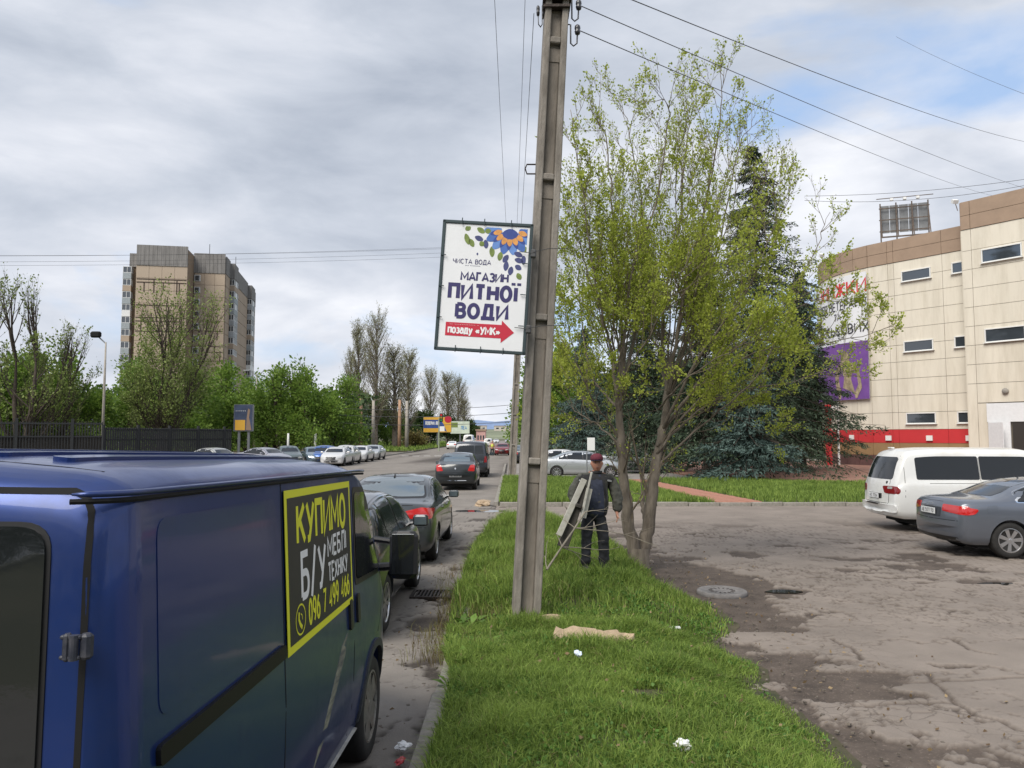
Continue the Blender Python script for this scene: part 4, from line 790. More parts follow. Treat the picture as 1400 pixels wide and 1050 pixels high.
H1 = variant(VN, L=5.1, w=.93, T=[(0, .62), (.02, .95), (.1, 1.25), (.3, 1.72), (.42, 1.86), (.6, 1.91), (1.2, 1.945), (3.0, 1.94), (3.5, 1.86), (4.3, 1.25), (4.5, 1.14), (4.9, .98), (5.05, .78), (5.1, .5)], belt=[(0, 1.0), (.4, 1.18), (3.5, 1.18), (4.4, 1.08), (5.1, .8)],
  W=[(0, .82), (.03, .87), (.12, .91), (.4, .93), (3.8, .93), (4.6, .87), (5, .76), (5.1, .66)], tan=.2, rc=.16, mt=.2, wr=1.1, wf=4.1, B=[(0, .46), (.05, .36), (.3, .3), (4.7, .26), (5, .32), (5.1, .45)], cR=.12, rim=M_STEEL,
  glass=[(.62, 2.05), (2.08, 3.15), (3.3, 4.1)], seams=[[(2.065, 1.8), (2.065, .42)], [(3.22, 1.8), (3.22, .35)], [(.36, 1.85), (.36, 1.3), (.33, .8)], [(.9, 1.125), (2.0, 1.125)]], handles=[(2.2, .98), (3.4, .98)], handle_m=P_H1, mirror=(4.15, 1.2, 1.2), mirror_m=P_H1,
  parts=[('rear', rounded([(-.68, 1.2), (.68, 1.2), (.6, 1.72), (-.6, 1.72)], .09), M_GLASS, 'rear_window', .005), ('front', VN['parts'][-1][1], M_GLASS, 'windscreen', .005),
   ('rear', rounded([(.56, .88), (.86, .87), (.86, 1.05), (.56, 1.05)], .08), M_REDD, 'tail_lamp', .01), ('rear', rounded([(-.56, .88), (-.86, .87), (-.86, 1.05), (-.56, 1.05)], .08), M_REDD, 'tail_lamp', .01),
   ('x+', rounded([(.06, .87), (.2, .88), (.24, .96), (.18, 1.05), (.06, 1.05)], .03), M_REDD, 'tail_lamp', .008), ('rear', rounded([(.56, .985), (.74, .985), (.74, 1.04), (.58, 1.04)], .025), M_CLEAR, 'reversing_lamp', .014),
   ('rear', rounded([(-.86, .46), (.86, .46), (.86, .62), (-.86, .62)], .05), P_H1, 'bumper', .06), ('rear', rounded([(-.28, .6), (.28, .6), (.28, .63), (-.28, .63)], .01), M_BLACK, 'bumper_step', .075), ('rear', rounded([(.47, 1.1), (.53, 1.1), (.53, 1.16), (.47, 1.16)], .028), M_BLACK, 'lock', .008),
   ('rear', rounded([(-.34, .74), (.34, .74), (.34, .86), (-.34, .86)], .02), M_BLACK, 'plate_recess', .006), ('rear', [(-.62, .66), (-.608, .66), (-.608, 1.75), (-.62, 1.75)], M_SEAM, 'tailgate_gap', .0015), ('rear', [(.608, .66), (.62, .66), (.62, 1.75), (.608, 1.75)], M_SEAM, 'tailgate_gap', .0015), ('rear', [(-.6, .64), (.6, .64), (.6, .652), (-.6, .652)], M_SEAM, 'tailgate_gap', .0015)], plate=('rear', 0, .8, .5, .11, 'АЕ 7704'))
h1, _ = build_vehicle('parked_van', 'white passenger van with dark windows and dusty flank on the parking lot', 'van', H1, P_H1); place(h1, 8.75, 18.75, 92)
MB().bevbox((0, .45, 1.93), (.2, .08, .035), .01).build('brake_light_pod', P_H1, h1)
# --- silver car behind the man and its neighbours
P_SIL = paint('silver', (.5, .52, .53), .6, .3)
sv, _ = build_vehicle('parked_car', 'silver saloon side on, parked behind the man beyond the grass', 'car', variant(SED, spokes=10, sw=.03, glass=[(1.1, 1.5), (1.55, 2.32), (2.38, 3.3)]), P_SIL); place(sv, 1.35, 41.2, 90, .03)
g_bk = 'cars parked beyond the far lawn'; sv['group'] = g_bk
dup(sv, (.6, 46, .03), R(-90), 'white saloon just showing its roof over the silver saloon', paint=(P_SIL, paint('white', (.72, .72, .72), 0)))
P_SUV = paint('dark_suv', (.03, .03, .034), .3, .3)
s2 = dup(sv, (4.9, 47, .03), R(-90), 'pale grey saloon farther right behind the man, beyond the silver one', paint=(P_SIL, paint('pale_grey', (.42, .43, .44), .4)))
# --- seven oncoming parked cars across the street and others
LGp = dup(logan, (0, 0, 0), 0); sdp = pas
row = [(77, SED, 'silver', (.5, .52, .53), 'silver car, rightmost of the row parked across the street', sv, P_SIL), (70.8, 0, 'white2', (.7, .7, .7), 'white car, second from the right in the row across the street', sv, P_SIL),
  (64.7, 0, 'white3', (.66, .66, .64), 'white car, third from the right in the row across the street', logan, P_LOG), (58.7, 0, 'white4', (.68, .68, .68), 'white car parked right beside the bright blue car across the street', sv, P_SIL),
  (52.9, 0, 'bright_blue', (.04, .13, .42), 'bright blue car in the row parked across the street', logan, P_LOG), (47.3, 0, 'blue_grey', (.16, .22, .27), 'blue grey car parked left of the bright blue car across the street', sv, P_SIL),
  (41.8, 0, 'green_grey', (.13, .165, .17), 'green grey car left of the blue grey one in the row across the street', logan, P_LOG), (36.4, 1, 'lilac_grey', (.38, .38, .43), 'pale lilac grey car roof peeping over the blue van roof', sv, P_SIL), (31, 0, 'silver_grey', (.5, .5, .48), 'silver grey car roof, leftmost one seen over the blue van roof', sv, P_SIL)]
_rp = {58.7: (465, 60), 52.9: (447, 61), 47.3: (415, 61), 41.8: (380, 59), 36.4: (322, 56), 31: (252, 55)}
for (d, _, nm, col, lab, proto, pp) in row:
    x_, y_ = (-13.4, d) if d not in _rp else (at(_rp[d][0], 600, _rp[d][1]).x, _rp[d][1] + 1.5)
    dup(proto, (x_, y_, gz(y_)), R(180 + (0 if d > 50 else 25 if d > 40 else 60)), lab, paint=(pp, paint(nm, tuple(c * .85 for c in col), .1 if 'white' in nm else .4)), group='cars parked across the street')
for o in list(LGp.children_recursive) + [LGp]: bpy.data.objects.remove(o)
far = 'vehicles far down the street'
dup(sv, at(690, 604, 95).xy.to_3d(), R(176), 'dark red car coming up the street next to the second pole', paint=(P_SIL, paint('dark_red', (.2, .015, .02), .3)), group=far)
dup(logan, (1.0, 62, 0), R(4), 'black car parked tail towards us between the two poles', group=far)
amb = dup(h1, (-8.6, 150, 0), R(-2), 'white minibus far down the street over the roof of the dark van', scale=(1.1, 1.1, 1.35), group=far)
dup(h1, (-5.2, 165, 0), R(-2), 'second white van far down the street, right of the white minibus', scale=(.95, .95, .95), group=far)
dup(sv, (-10.6, 135, 0), R(0), 'white car driving far down the street left of the minibus', paint=(P_SIL, _mats['paint_white']), group=far)
dup(sv, (-5.3, 260, 0), R(180), 'tiny white car at the end of the street, left one', paint=(P_SIL, _mats['paint_white']), group=far)
dup(sv, (-1.4, 262, 0), R(180), 'tiny silver car at the end of the street, right one', group=far)
# ------------------------------------------------------------------ blue van in the foreground
P_VAN = mat('paint_van_blue', (.015, .043, .19), .28, .55, coat=.35, dirt=((.05, .055, .075), .45, 1.4))
BV = dict(L=4.5, w=.975, flat=True, T=[(0, .6), (.006, 1.2), (.012, 1.82), (.035, 1.93), (.08, 1.975), (.16, 2.0), (.5, 2.015), (2.4, 2.01), (2.85, 1.985), (3.15, 1.91), (3.72, 1.32), (3.82, 1.22), (4.27, 1.02), (4.45, .8), (4.5, .5)],
  B=[(0, .46), (.05, .38), (.3, .3), (4.1, .26), (4.4, .32), (4.5, .45)], belt=[(0, .95), (3.3, .95), (3.9, 1.0), (4.5, .8)], W=[(0, .875), (.012, .905), (.03, .93), (.06, .953), (.1, .968), (.15, .975), (3.6, .975), (4.0, .95), (4.32, .86), (4.5, .7)], tan=.055, rc=.13, rx=.2, crown=.05,
  wr=.8, wf=3.4, ar=.385, wz=.34, wr_r=.335, rim=M_STEEL, n=100, endpack=.5, extra=[.006, .012, .02, .03, .045, .06, .08, .1, .13, .16], cR=.035, cF=.25, mt=.16, tw=.21, dlo=[], glass=[], spokes=5, sw=.11, inset=.015,
  seams=[[(1.4, 1.88), (1.4, .38)], [(2.74, 1.88), (2.76, 1.2), (2.72, .38)], [(3.6, 1.2), (3.62, .9), (3.5, .8)]],
  parts=[('front', rounded([(-.75, 1.35), (.75, 1.35), (.68, 1.85), (-.68, 1.85)], .06), M_GLASS, 'windscreen', .005)])
van, vb = build_vehicle('blue_van', 'dark blue panel van with a yellow and black advert on its side, in the foreground', 'van', BV, P_VAN)
VX, VY, VYAW, VPITCH = -1.93, 1.88, .55, 1.35
van.location = (VX, VY, gz(1.88)); van.rotation_euler = (R(-VPITCH), 0, R(-VYAW))
# rear doors: gap, windows, seals, hinges, handle
for s in (-1, 1):
    strip(vb, [(s * .865, .5), (s * .865, 1.5), (s * .862, 1.8), (s * .855, 1.86), (s * .835, 1.895), (s * .8, 1.91), (0, 1.925)], 'rear', .016, .0015, 'rear_door_gap', M_SEAM, van, .03)
    patch(vb, rounded([(s * .1, 1.12), (s * .783, 1.12), (s * .775, 1.835), (s * .1, 1.845)], .08, 6), 'rear', .003, 'window_seal', M_BLACK, van)
    patch(vb, rounded([(s * .112, 1.132), (s * .771, 1.132), (s * .763, 1.823), (s * .112, 1.833)], .07, 6), 'rear', .009, 'rear_window', mat('tinted_rear_glass', (.012, .014, .015), .05, 0, spec=.7, coat=.5, bump=.1, bscale=1.2), van)
    patch(vb, rounded([(s * .8, .75), (s * .925, .75), (s * .925, 1.1), (s * .8, 1.1)], .02), 'rear', .012, 'tail_lamp', M_REDD, van)
    for z in (1.54, .8):
        h = MB(); h.bevbox((s * .893, .006, z), (.028, .028, .062), .007); h.bevbox((s * .853, -.006, z), (.018, .022, .066), .005); h.tube([(s * .872, -.012, z - .03), (s * .872, -.012, z + .03)], .011, 12); h.bevbox((s * .862, -.006, z + .024), (.05, .018, .01), .003); h.bevbox((s * .862, -.006, z - .024), (.05, .018, .01), .003)
        h.build('hinge', mat('hinge_plastic', (.022, .026, .04), .5, var=.3, scale=30, dirt=((.1, .09, .085), .5, 30)), van)
strip(vb, [(0, .5), (0, 1.95)], 'rear', .016, .0015, 'rear_door_gap', M_SEAM, van)
patch(vb, rounded([(-.93, .4), (.93, .4), (.93, .55), (-.93, .55)], .04), 'rear', .07, 'rear_bumper', M_BLACK, van)
# drip rail and roof ribs
for s in (-1, 1):
    pts = []
    for k in range(34):
        y = .0 + 3.1 * (k / 33) ** 1.5; x = BV['W'](y) - .055 * 1.0 + .012; pts.append((s * (x + .0), y + .015, 1.905 if y < 2.9 else 1.905 - (y - 2.9) * .02))
    MB().tube(pts, [.003] + [.008] * (len(pts) - 1), 8).build('drip_rail', P_VAN, van, True)
    MB().tube([(p[0] - s * .004, p[1], p[2] - .018) for p in pts], .008, 6).build('drip_channel', M_SEAM, van)
for k in range(7):
    x = -.6 + .2 * k; patch(vb, rounded([(x - .035, .35), (x + .035, .35), (x + .035, 2.7), (x - .035, 2.7)], .03), 'top', .012, 'roof_rib', P_VAN, van, .2, skirt=.014)
strip(vb, [(-.8, .22), (.8, .22)], 'top', .008, .001, 'roof_seam', M_SEAM, van, .1)
for s, ax in ((1, 'x+'), (-1, 'x-')):
    # pressed side panels: raised rims of the pressing
    patch(vb, rounded([(.27, 1.28), (1.32, 1.28), (1.32, 1.825), (.27, 1.825)], .06, 5), ax, .0022, 'panel_pressing', P_VAN, van, .12, skirt=.002)
    patch(vb, rounded([(.25, 1.16), (1.385, 1.16), (1.385, 1.215), (.25, 1.215)], .018), ax, .015, 'rub_strip', mat('rub_strip_plastic', (.007, .007, .008), .5, spec=.25), van, .2, skirt=.017)
    patch(vb, rounded([(1.42, 1.155), (2.7, 1.155), (2.7, 1.175), (1.42, 1.175)], .008), ax, .006, 'side_crease', P_VAN, van, .2, skirt=.008)
    patch(vb, rounded([(1.22, .3), (2.98, .3), (2.98, .345), (1.22, .345)], .02), ax, .02, 'sill_strip', mat('pale_sill', (.35, .34, .31), .6, var=.3, scale=9), van, .2, skirt=.025)
    # front door window with seal
    patch(vb, rounded([(2.79, 1.22), (3.8, 1.18), (3.3, 1.79), (2.79, 1.81)], .05, 5), ax, .003, 'window_seal', M_BLACK, van)
    patch(vb, rounded([(2.825, 1.255), (3.7, 1.215), (3.28, 1.76), (2.825, 1.775)], .04, 5), ax, .007, 'door_window', M_GLASS, van)
    for yy_ in (2.6, 2.8): patch(vb, rounded([(yy_, 1.0), (yy_ + .065, 1.0), (yy_ + .065, 1.17), (yy_, 1.17)], .025), ax, .014, 'door_handle', M_BLACK, van, skirt=.016)
    patch(vb, rounded([(3.75, 1.08), (3.78, 1.08), (3.78, 1.11), (3.75, 1.11)], .014), ax, .012, 'indicator', M_CLEAR, van)
    # wheel arch lip
    for yc in (.8, 3.4): strip(vb, [(yc + .405 * math.cos(R(a)), .34 + .405 * math.sin(R(a))) for a in range(-4, 185, 9)], ax, .05, .014, 'arch_lip', mat('arch_plastic', (.03, .033, .04), .6), van, .08, skirt=.016)
    mo = MB(); mo.bevbox((s * 1.13, 3.62, 1.3), (.2, .1, .33), .035); mo.tube([(s * .93, 3.64, 1.21), (s * 1.06, 3.63, 1.22)], .03, 8); mo.tube([(s * .9, 3.64, 1.41), (s * 1.06, 3.63, 1.39)], .022, 8); mo = mo.build('mirror', M_BLACK, van)
    MB().bevbox((s * 1.13, 3.567, 1.31), (.16, .008, .28), .003).build('mirror_glass', mat('mirror_glass_dark', (.05, .055, .06), .06, .7), mo)
# scrape low on the sliding door
patch(vb, [(1.9, .5), (2.05, .58), (2.5, .9), (2.56, 1.0), (2.42, .96), (2.15, .74), (1.95, .58)], 'x+', .0008, 'scrape_mark', mat('scraped_paint', (.1, .11, .12), .8, col2=(.3, .29, .22), var=.4, scale=22, stretch=(1, .25, 1)), van, .1)
# advert
M_YEL = mat('advert_yellow', (.72, .72, .03), .55); M_ABLK = mat('advert_black', (.02, .021, .022), .5); M_AWH = mat('advert_white', (.78, .78, .78), .55)
y0, y1, z0, z1 = 1.42, 2.69, 1.15, 1.85
def side_pt(y, z): h = vb.ray_cast(Vector((4, y, z)), Vector((-1, 0, 0)))[0]; return h + Vector((.004, 0, 0))
a, b, d_ = side_pt(y0 + .05, z0 + .02), side_pt(y1 - .05, z0 + .02), side_pt(y0 + .05, z1 - .02); ex = (b - a).normalized(); ez = ((d_ - a) - ex * (d_ - a).dot(ex)).normalized(); en = ex.cross(ez); a0 = side_pt(y0, z0) + en * .003
w_, h_ = y1 - y0, z1 - z0
def quad(x0, x1, zz0, zz1, off): return MB().prism([(x0, zz0), (x1, zz0), (x1, zz1), (x0, zz1)], off - .002, off, Matrix(((ex.x, ez.x, en.x, a0.x), (ex.y, ez.y, en.y, a0.y), (ex.z, ez.z, en.z, a0.z), (0, 0, 0, 1))))
ad = quad(0, w_, 0, h_, .002).build('advert', M_YEL, van); quad(.035, w_ - .035, .035, h_ - .035, .0035).build('advert_ground', M_ABLK, ad)
def adtext(s, x, z, w, h, st, m): lettering(s, a0 + ex * (x * w_) + ez * (z * h_), ex, ez, w * w_, h * h_, st, m, ad, .0045, 'lettering', .24)
adtext('КУПИМО', .14, .655, .74, .235, .22, M_YEL); adtext('Б/У', .18, .3, .33, .27, .18, M_AWH); adtext('МЕБЛІ', .56, .47, .32, .135, .2, M_AWH); adtext('ТЕХНІКУ', .56, .29, .34, .125, .19, M_AWH)
adtext('096 7 499 466', .26, .1, .66, .15, .19, M_YEL)
ic = MB(); circ = [(.19 + .075 * math.cos(R(q)), .12 + .065 * math.sin(R(q))) for q in range(0, 361, 15)]
def ribbon(mb, P, w):
    b = len(mb.v); 
    for i, p in enumerate(P):
        q0, q1 = P[max(i - 1, 0)], P[min(i + 1, len(P) - 1)]; t = Vector((q1[0] - q0[0], q1[1] - q0[1])).normalized(); nn = Vector((-t.y, t.x)) * w / 2
        for s in (1, -1): v = a0 + ex * (p[0] + s * nn.x) + ez * (p[1] + s * nn.y) + en * .0048; mb.v.append(tuple(v))
    for i in range(len(P) - 1): mb.f.append((b + 2 * i, b + 2 * i + 1, b + 2 * i + 3, b + 2 * i + 2))
ribbon(ic, circ, .008); ribbon(ic, [(.165, .155), (.16, .125), (.18, .1), (.21, .08)], .02); ribbon(ic, [(.19, .145), (.21, .135), (.215, .115)], .006); ic.build('phone_symbol', M_YEL, ad)
# ------------------------------------------------------------------ shop building on the right
M_PAN = mat('cream_cladding', (.66, .61, .51), .75, var=.05, scale=1.2, bump=.1, bscale=30, dirt=((.42, .37, .28), .55, 1.6), stretch=(1, 1, .14)); M_BRN = mat('brown_cladding', (.31, .22, .155), .7, var=.08, scale=1.5)
M_REDC = mat('red_cladding', (.5, .03, .035), .55, var=.06, scale=1); M_OCH = mat('ochre_cladding', (.27, .17, .08), .75, var=.08, scale=1); M_BASE = mat('dark_plinth', (.1, .05, .045), .85, var=.15, scale=4)
M_JOINT = mat('joint_backing', (.16, .14, .11), .9); M_FRAMEW = mat('white_frame', (.72, .72, .7), .5); M_WIN = mat('office_glass', (.05, .06, .07), .05, .2, spec=1, coat=1)
bl = thing('shop_building', 'cream panelled shop building with brown parapet and red band on the right', 'building')
P1, U, NN = Vector((27.7, 56.0, 0)), Vector((.588, -.809, 0)), Vector((-.809, -.588, 0))
def wall_path():
    """footprint of the facade as points, left (curved end) to right"""
    pts = []; p = P1 + U * -1.5; ang = math.atan2(-U.y, -U.x)
    arc = []
    for k in range(10): arc.append(p.copy()); ang -= R(8.5); p = p + Vector((math.cos(ang), math.sin(ang), 0)) * 1.25
    return arc[::-1]
ARC = wall_path()
def panel(a, b, z0, z1, m, name='wall_panel', gap=.026, t=.09, off=0.0, parent=None):
    a, b = Vector(a), Vector(b); d = (b - a); L_ = d.length; d.normalize(); n = Vector((d.y, -d.x, 0)); 
    M = Matrix((d, n, Vector((0, 0, 1)))).transposed(); c = (a + b) / 2 + n * (off - t / 2 + .05); c.z = (z0 + z1) / 2
    return MB().box(c, (L_ - gap, t, z1 - z0 - gap), M).build(name, m, parent or bl)
BANDS = [(0, .85, M_BASE), (.85, 1.75, M_OCH), (1.75, 2.72, M_REDC)]; ROWS = [2.72 + 1.218 * k for k in range(11)]
def column(a, b, top_c=14.9, top=16.6, off=0.0, bands=True, win=None, vent=False):
    a, b = Vector(a), Vector(b)
    if bands:
        for z0, z1, m in BANDS: panel(a, b, z0, z1, m, off=off, gap=.02)
        rows = [2.72 + (top_c - 2.72) * k / 10 for k in range(11)]
    else: rows = [(0 if win is None or win != 'door' else 4.4)] + [z for z in [4.4 + 1.27 * k for k in range(1, 9)]] ; rows = [z for z in rows if z < top_c - .5] + [top_c]
    for z0, z1 in zip(rows[:-1], rows[1:]): panel(a, b, z0, z1, M_PAN, off=off)
    n = 2
    for k in range(n): panel(a, b, top_c + (top - top_c) * k / n, top_c + (top - top_c) * (k + 1) / n, M_BRN, 'parapet_panel', off=off + .05)
def backing(a, b, top, off=0.0):
    a, b = Vector(a), Vector(b); d = (b - a).normalized(); n = Vector((d.y, -d.x, 0)); M = Matrix((d, n, Vector((0, 0, 1)))).transposed(); c = (a + b) / 2 + n * (off - .25); c.z = top / 2 - .03
    MB().box(c, ((b - a).length + .0, .4, top - .08), M).build('wall', M_JOINT, bl)
def S_(s, off=0.0): return P1 + U * s + NN * off
for a, b in zip(ARC[:-1], ARC[1:]): backing(a, b, 16.6); column(a, b)
for s0, s1 in ((-1.5, 0.0), (0, .45), (.45, 3.85), (3.85, 5.6)):
    backing(S_(s0), S_(s1), 16.6); column(S_(s0), S_(s1))
o2 = 1.0; panel(S_(6.2, o2), S_(6.8, o2), 0, 4.38, M_PAN)
backing(S_(5.6, o2), S_(30, o2), 17.9); 
for s0, s1 in ((5.6, 6.2), (6.2, 9.6), (9.6, 13.5), (13.5, 17.4), (17.4, 21.3), (21.3, 25.2)): column(S_(s0, o2), S_(s1, o2), 16.0, 17.9, bands=False, win='door' if s0 > 6 and s0 < 9 else None)
backing(S_(5.65, 0) + NN * -.1, S_(5.63, o2), 17.85)
panel(S_(5.58, -.05), S_(5.58, o2 - .02), 0, 16.0, M_PAN); panel(S_(5.58, -.05), S_(5.58, o2 - .02), 16.0, 17.9, M_BRN, 'parapet_panel')
def win(s, z, w, h, off=0.0, nm='window', m=M_WIN):
    c = S_(s, off + .07) + Vector((0, 0, z)); M = Matrix((U, NN, Vector((0, 0, 1)))).transposed()
    mb = MB(); t = .07
    for dx, dz, ww, hh in ((0, h / 2, w + t, t), (0, -h / 2, w + t, t), (-w / 2, 0, t, h), (w / 2, 0, t, h)): mb.box(c + U * dx + Vector((0, 0, dz)), (ww, .12, hh), M)
    f = mb.build(nm, M_FRAMEW, bl); MB().box(c - NN * .01, (w - t, .03, h - t), M).build('pane', m, f); MB().box(c - Vector((0, 0, h / 2 + .05)) + NN * .05, (w + .2, .2, .04), M).build('sill', M_FRAMEW, f); return f
for z in (13.75, 8.65, 3.5): win(2.05, z, 2.0, .72); win(4.9, z, .75, .72)
for z in (14.0, 8.75): win(8.0, z, 2.3, .85, o2); win(11.8, z, 2.3, .85, o2); win(15.6, z, 2.3, .85, o2)
# entrance: white surround, open leaf, dark doorway
M3 = Matrix((U, NN, Vector((0, 0, 1)))).transposed(); M_DW = mat('white_door_panel', (.7, .71, .72), .5, var=.05)
e = MB(); c = S_(8.95, o2 + .06); e.box(c + Vector((0, 0, 3.75)), (4.4, .1, 1.2), M3); e.box(c + U * -1.5 + Vector((0, 0, 1.6)), (1.3, .1, 3.1), M3); e.box(c + U * 1.4 + Vector((0, 0, 1.6)), (1.6, .1, 3.1), M3); en_ = e.build('entrance', M_DW, bl)
MB().box(S_(8.85, o2 + .04) + Vector((0, 0, 1.6)), (1.3, .06, 3.1), M3).build('doorway', mat('dark_doorway', (.03, .025, .022), .6), en_)
MB().box(S_(7.4, o2 + .5) + Vector((0, 0, 1.6)), (1.2, .06, 3.0), Matrix.Rotation(R(-28), 3, 'Z') @ M3).build('door_leaf', M_DW, en_)
for s, z in ((-7.6, 2.15), (-4.4, 2.15), (-.3, 2.1), (2.6, 2.1), (5.2, 2.1)):
    if s < -1.5: k = min(len(ARC) - 2, max(0, int(round(len(ARC) - 1 + (s + 1.5) / 1.25)))); p = (ARC[k] + ARC[k + 1]) / 2; d = (ARC[k + 1] - ARC[k]).normalized(); n = Vector((d.y, -d.x, 0)); MB().box(p + n * .12 + Vector((0, 0, z)), (.42, .1, .36), Matrix((d, n, Vector((0, 0, 1)))).transposed()).build('vent', M_FRAMEW, bl)
    else: MB().box(S_(s, .12) + Vector((0, 0, z)), (.42, .1, .36), M3).build('vent', M_FRAMEW, bl)
lm = MB(); lm.lathe([(.2, 0), (.19, .06), (.1, .11), (0, .12)], 16); lo = lm.build('wall_lamp', M_CONC, bl, True, S_(7.9, o2 + .12) + Vector((0, 0, 5.1))); lo.rotation_euler = NN.to_track_quat('Z', 'Y').to_euler()
MB().prism([tuple(p.xy) for p in ARC[::-1]] [::-1] + [tuple(S_(5, -.3).xy), tuple(S_(30, -.3).xy), tuple((S_(30, -30)).xy), tuple((ARC[0] + Vector((18, 4, 0))).xy)], .1, 16.2).build('roof_block', M_JOINT, bl)
for p_ in (S_(5.4, o2 + .3) + Vector((0, 0, 18.0)), ARC[5] + Vector((-.4, -.3, 16.9))):
    fl = MB(); fl.box(p_, (.35, .3, .25), Matrix.Rotation(.5, 3, 'X')); fl.tube([p_, p_ + Vector((.4, .4, -.5))], .03); fl.build('floodlight', M_FRAMEW, bl)
# banner following the curved end
bn = thing('advert_banner', 'tall banner with red and black lettering over a purple field on the curved wall', 'banner')
M_BW = mat('banner_white', (.7, .71, .73), .6); M_PUR = mat('banner_purple', (.15, .06, .26), .6, var=.2, scale=.8)
BA = [p + Vector((0, 0, 0)) for p in ARC[3:]] ; n_ = len(BA)
def bpt(t, z, off=.28):
    f = t * (n_ - 1); k = min(int(f), n_ - 2); p = BA[k].lerp(BA[k + 1], f - k); d = (BA[k + 1] - BA[k]).normalized(); return p + Vector((d.y, -d.x, 0)) * off + Vector((0, 0, z)), d
def bsurf(t0, t1, z0, z1, off, name, m, parent):
    V, F = [], []; q = 24
    for k in range(q + 1):
        t = t0 + (t1 - t0) * k / q
        for z in (z0, z1):
            for o in (off, off - .04): V.append(bpt(t, z, o)[0])
    for k in range(q):
        a = 4 * k; b = a + 4; F += [(a, b, b + 2, a + 2), (a + 1, a + 3, b + 3, b + 1), (a + 2, b + 2, b + 3, a + 3), (a, a + 1, b + 1, b)]
    return MB().add(V, F).build(name, m, parent)
bsurf(0, 1, 5.0, 14.6, .28, 'sheet', M_BW, bn)
bsurf(0, 1, 5.02, 9.4, .3, 'purple_field', M_PUR, bn)
def btext(s, tc, z, w, h, st, m, gap=.2):
    mb = text_mesh(s, w, h, st, gap); Lb = sum((BA[k + 1] - BA[k]).length for k in range(n_ - 1)); mb.v = [tuple(bpt(tc + (v[0] - w / 2) / Lb, z + v[1], .31 + v[2])[0]) for v in mb.v]; mb.build('lettering', m, bn)
M_BR = mat('banner_red', (.6, .03, .04), .6); M_BK = mat('banner_black', (.03, .03, .04), .6)
btext('ЗНИЖКИ', .62, 13.1, 5.6, 1.0, .17, M_BR); btext('ДЛЯ ВЕТЕРАНІВ', .62, 12.05, 5.6, .62, .13, M_BK); btext('ТА', .62, 11.25, .8, .5, .14, M_BK); btext('ВІЙСЬКОВИХ', .62, 10.1, 5.9, .7, .14, M_BK)
fg = MB(); sil = [(.5, 5.1), (.74, 5.1), (.8, 5.9), (.78, 7.0), (.72, 7.7), (.66, 7.9), (.65, 8.5), (.6, 8.8), (.55, 8.5), (.54, 7.9), (.48, 7.6), (.44, 6.8), (.46, 5.8)]
V = [bpt(a + .12, z, .325)[0] for a, z in sil] + [bpt(.74, 6.8, .33)[0]]; fg.add(V, [(i, (i + 1) % 13, 13) for i in range(13)]); fg.build('printed_figure', mat('camouflage_print', (.16, .13, .07), .7, col2=(.42, .34, .22), scale=2.2, var=.3), bn)
# red gate post, railing by the building corner
gp = ARC[0]; t = thing('gate_frame', 'red steel gate post with a white pole at the far corner of the shop building', 'gate post', (at(1134, 635, 58).x, 58, 0)); MB().box((0, 0, 2.3), (.35, .3, 4.6)).build('post', M_REDC, t); MB().box((.9, .4, 2.4), (.12, .12, 4.8)).build('pole', M_FRAMEW, t); MB().box((.45, .2, 4.4), (.9, .1, .15)).build('beam', M_FRAMEW, t)
t = thing('railing', 'thin grey railing on the plaza left of the red gate post', 'railing', (21.5, 60, 0))
rl = MB(); rl.tube([(-2.6, 0, 1.5), (2.2, 0, 1.5)], .04); rl.tube([(-2.6, 0, .85), (2.2, 0, .85)], .03); rl.build('rail', mat('railing_grey', (.3, .3, .3), .5, .5), t)
for k in range(6): MB().tube([(-2.6 + .96 * k, 0, 0), (-2.6 + .96 * k, 0, 1.5)], .04).build('post', _mats['railing_grey'], t)
# billboard frame on the roof, seen from behind
rb = thing('roof_billboard', 'grey rooftop billboard seen from behind with its steel struts on the shop roof', 'billboard', at(1237, 318, 58)); rb.rotation_euler = (0, 0, R(-20)); M_GALV = mat('galvanised', (.19, .195, .2), .6, .3, var=.2, scale=3)
w2, h2 = 1.65, 2.4
for k in range(5): MB().box((-w2 + .33 + .66 * k, .25, h2 / 2), (.62, .05, h2 - .25)).build('sheet_panel', M_GALV, rb)
st = MB(); 
for x in (-w2, -w2 * .33, w2 * .33, w2): st.box((x, 0, h2 / 2 - .3), (.09, .09, h2 + .6)); st.tube([(x, -.9, -.5), (x, -.05, h2 * .75)], .04, 4)
for z in (.2, 1.1, 2.0): st.box((0, -.02, z), (2 * w2 + .2, .07, .07))
st.box((0, -.5, h2 + .25), (2 * w2 + .6, .05, .05)); st.box((0, -.9, -.45), (2 * w2, .1, .1)); st.build('frame', mat('rusted_frame', (.14, .11, .09), .8, .2, var=.3, scale=5), rb)
for x in (-.9, 0, .9): MB().bevbox((x, -.55, h2 + .1), (.25, .2, .2), .03).build('lamp', M_FRAMEW, rb)
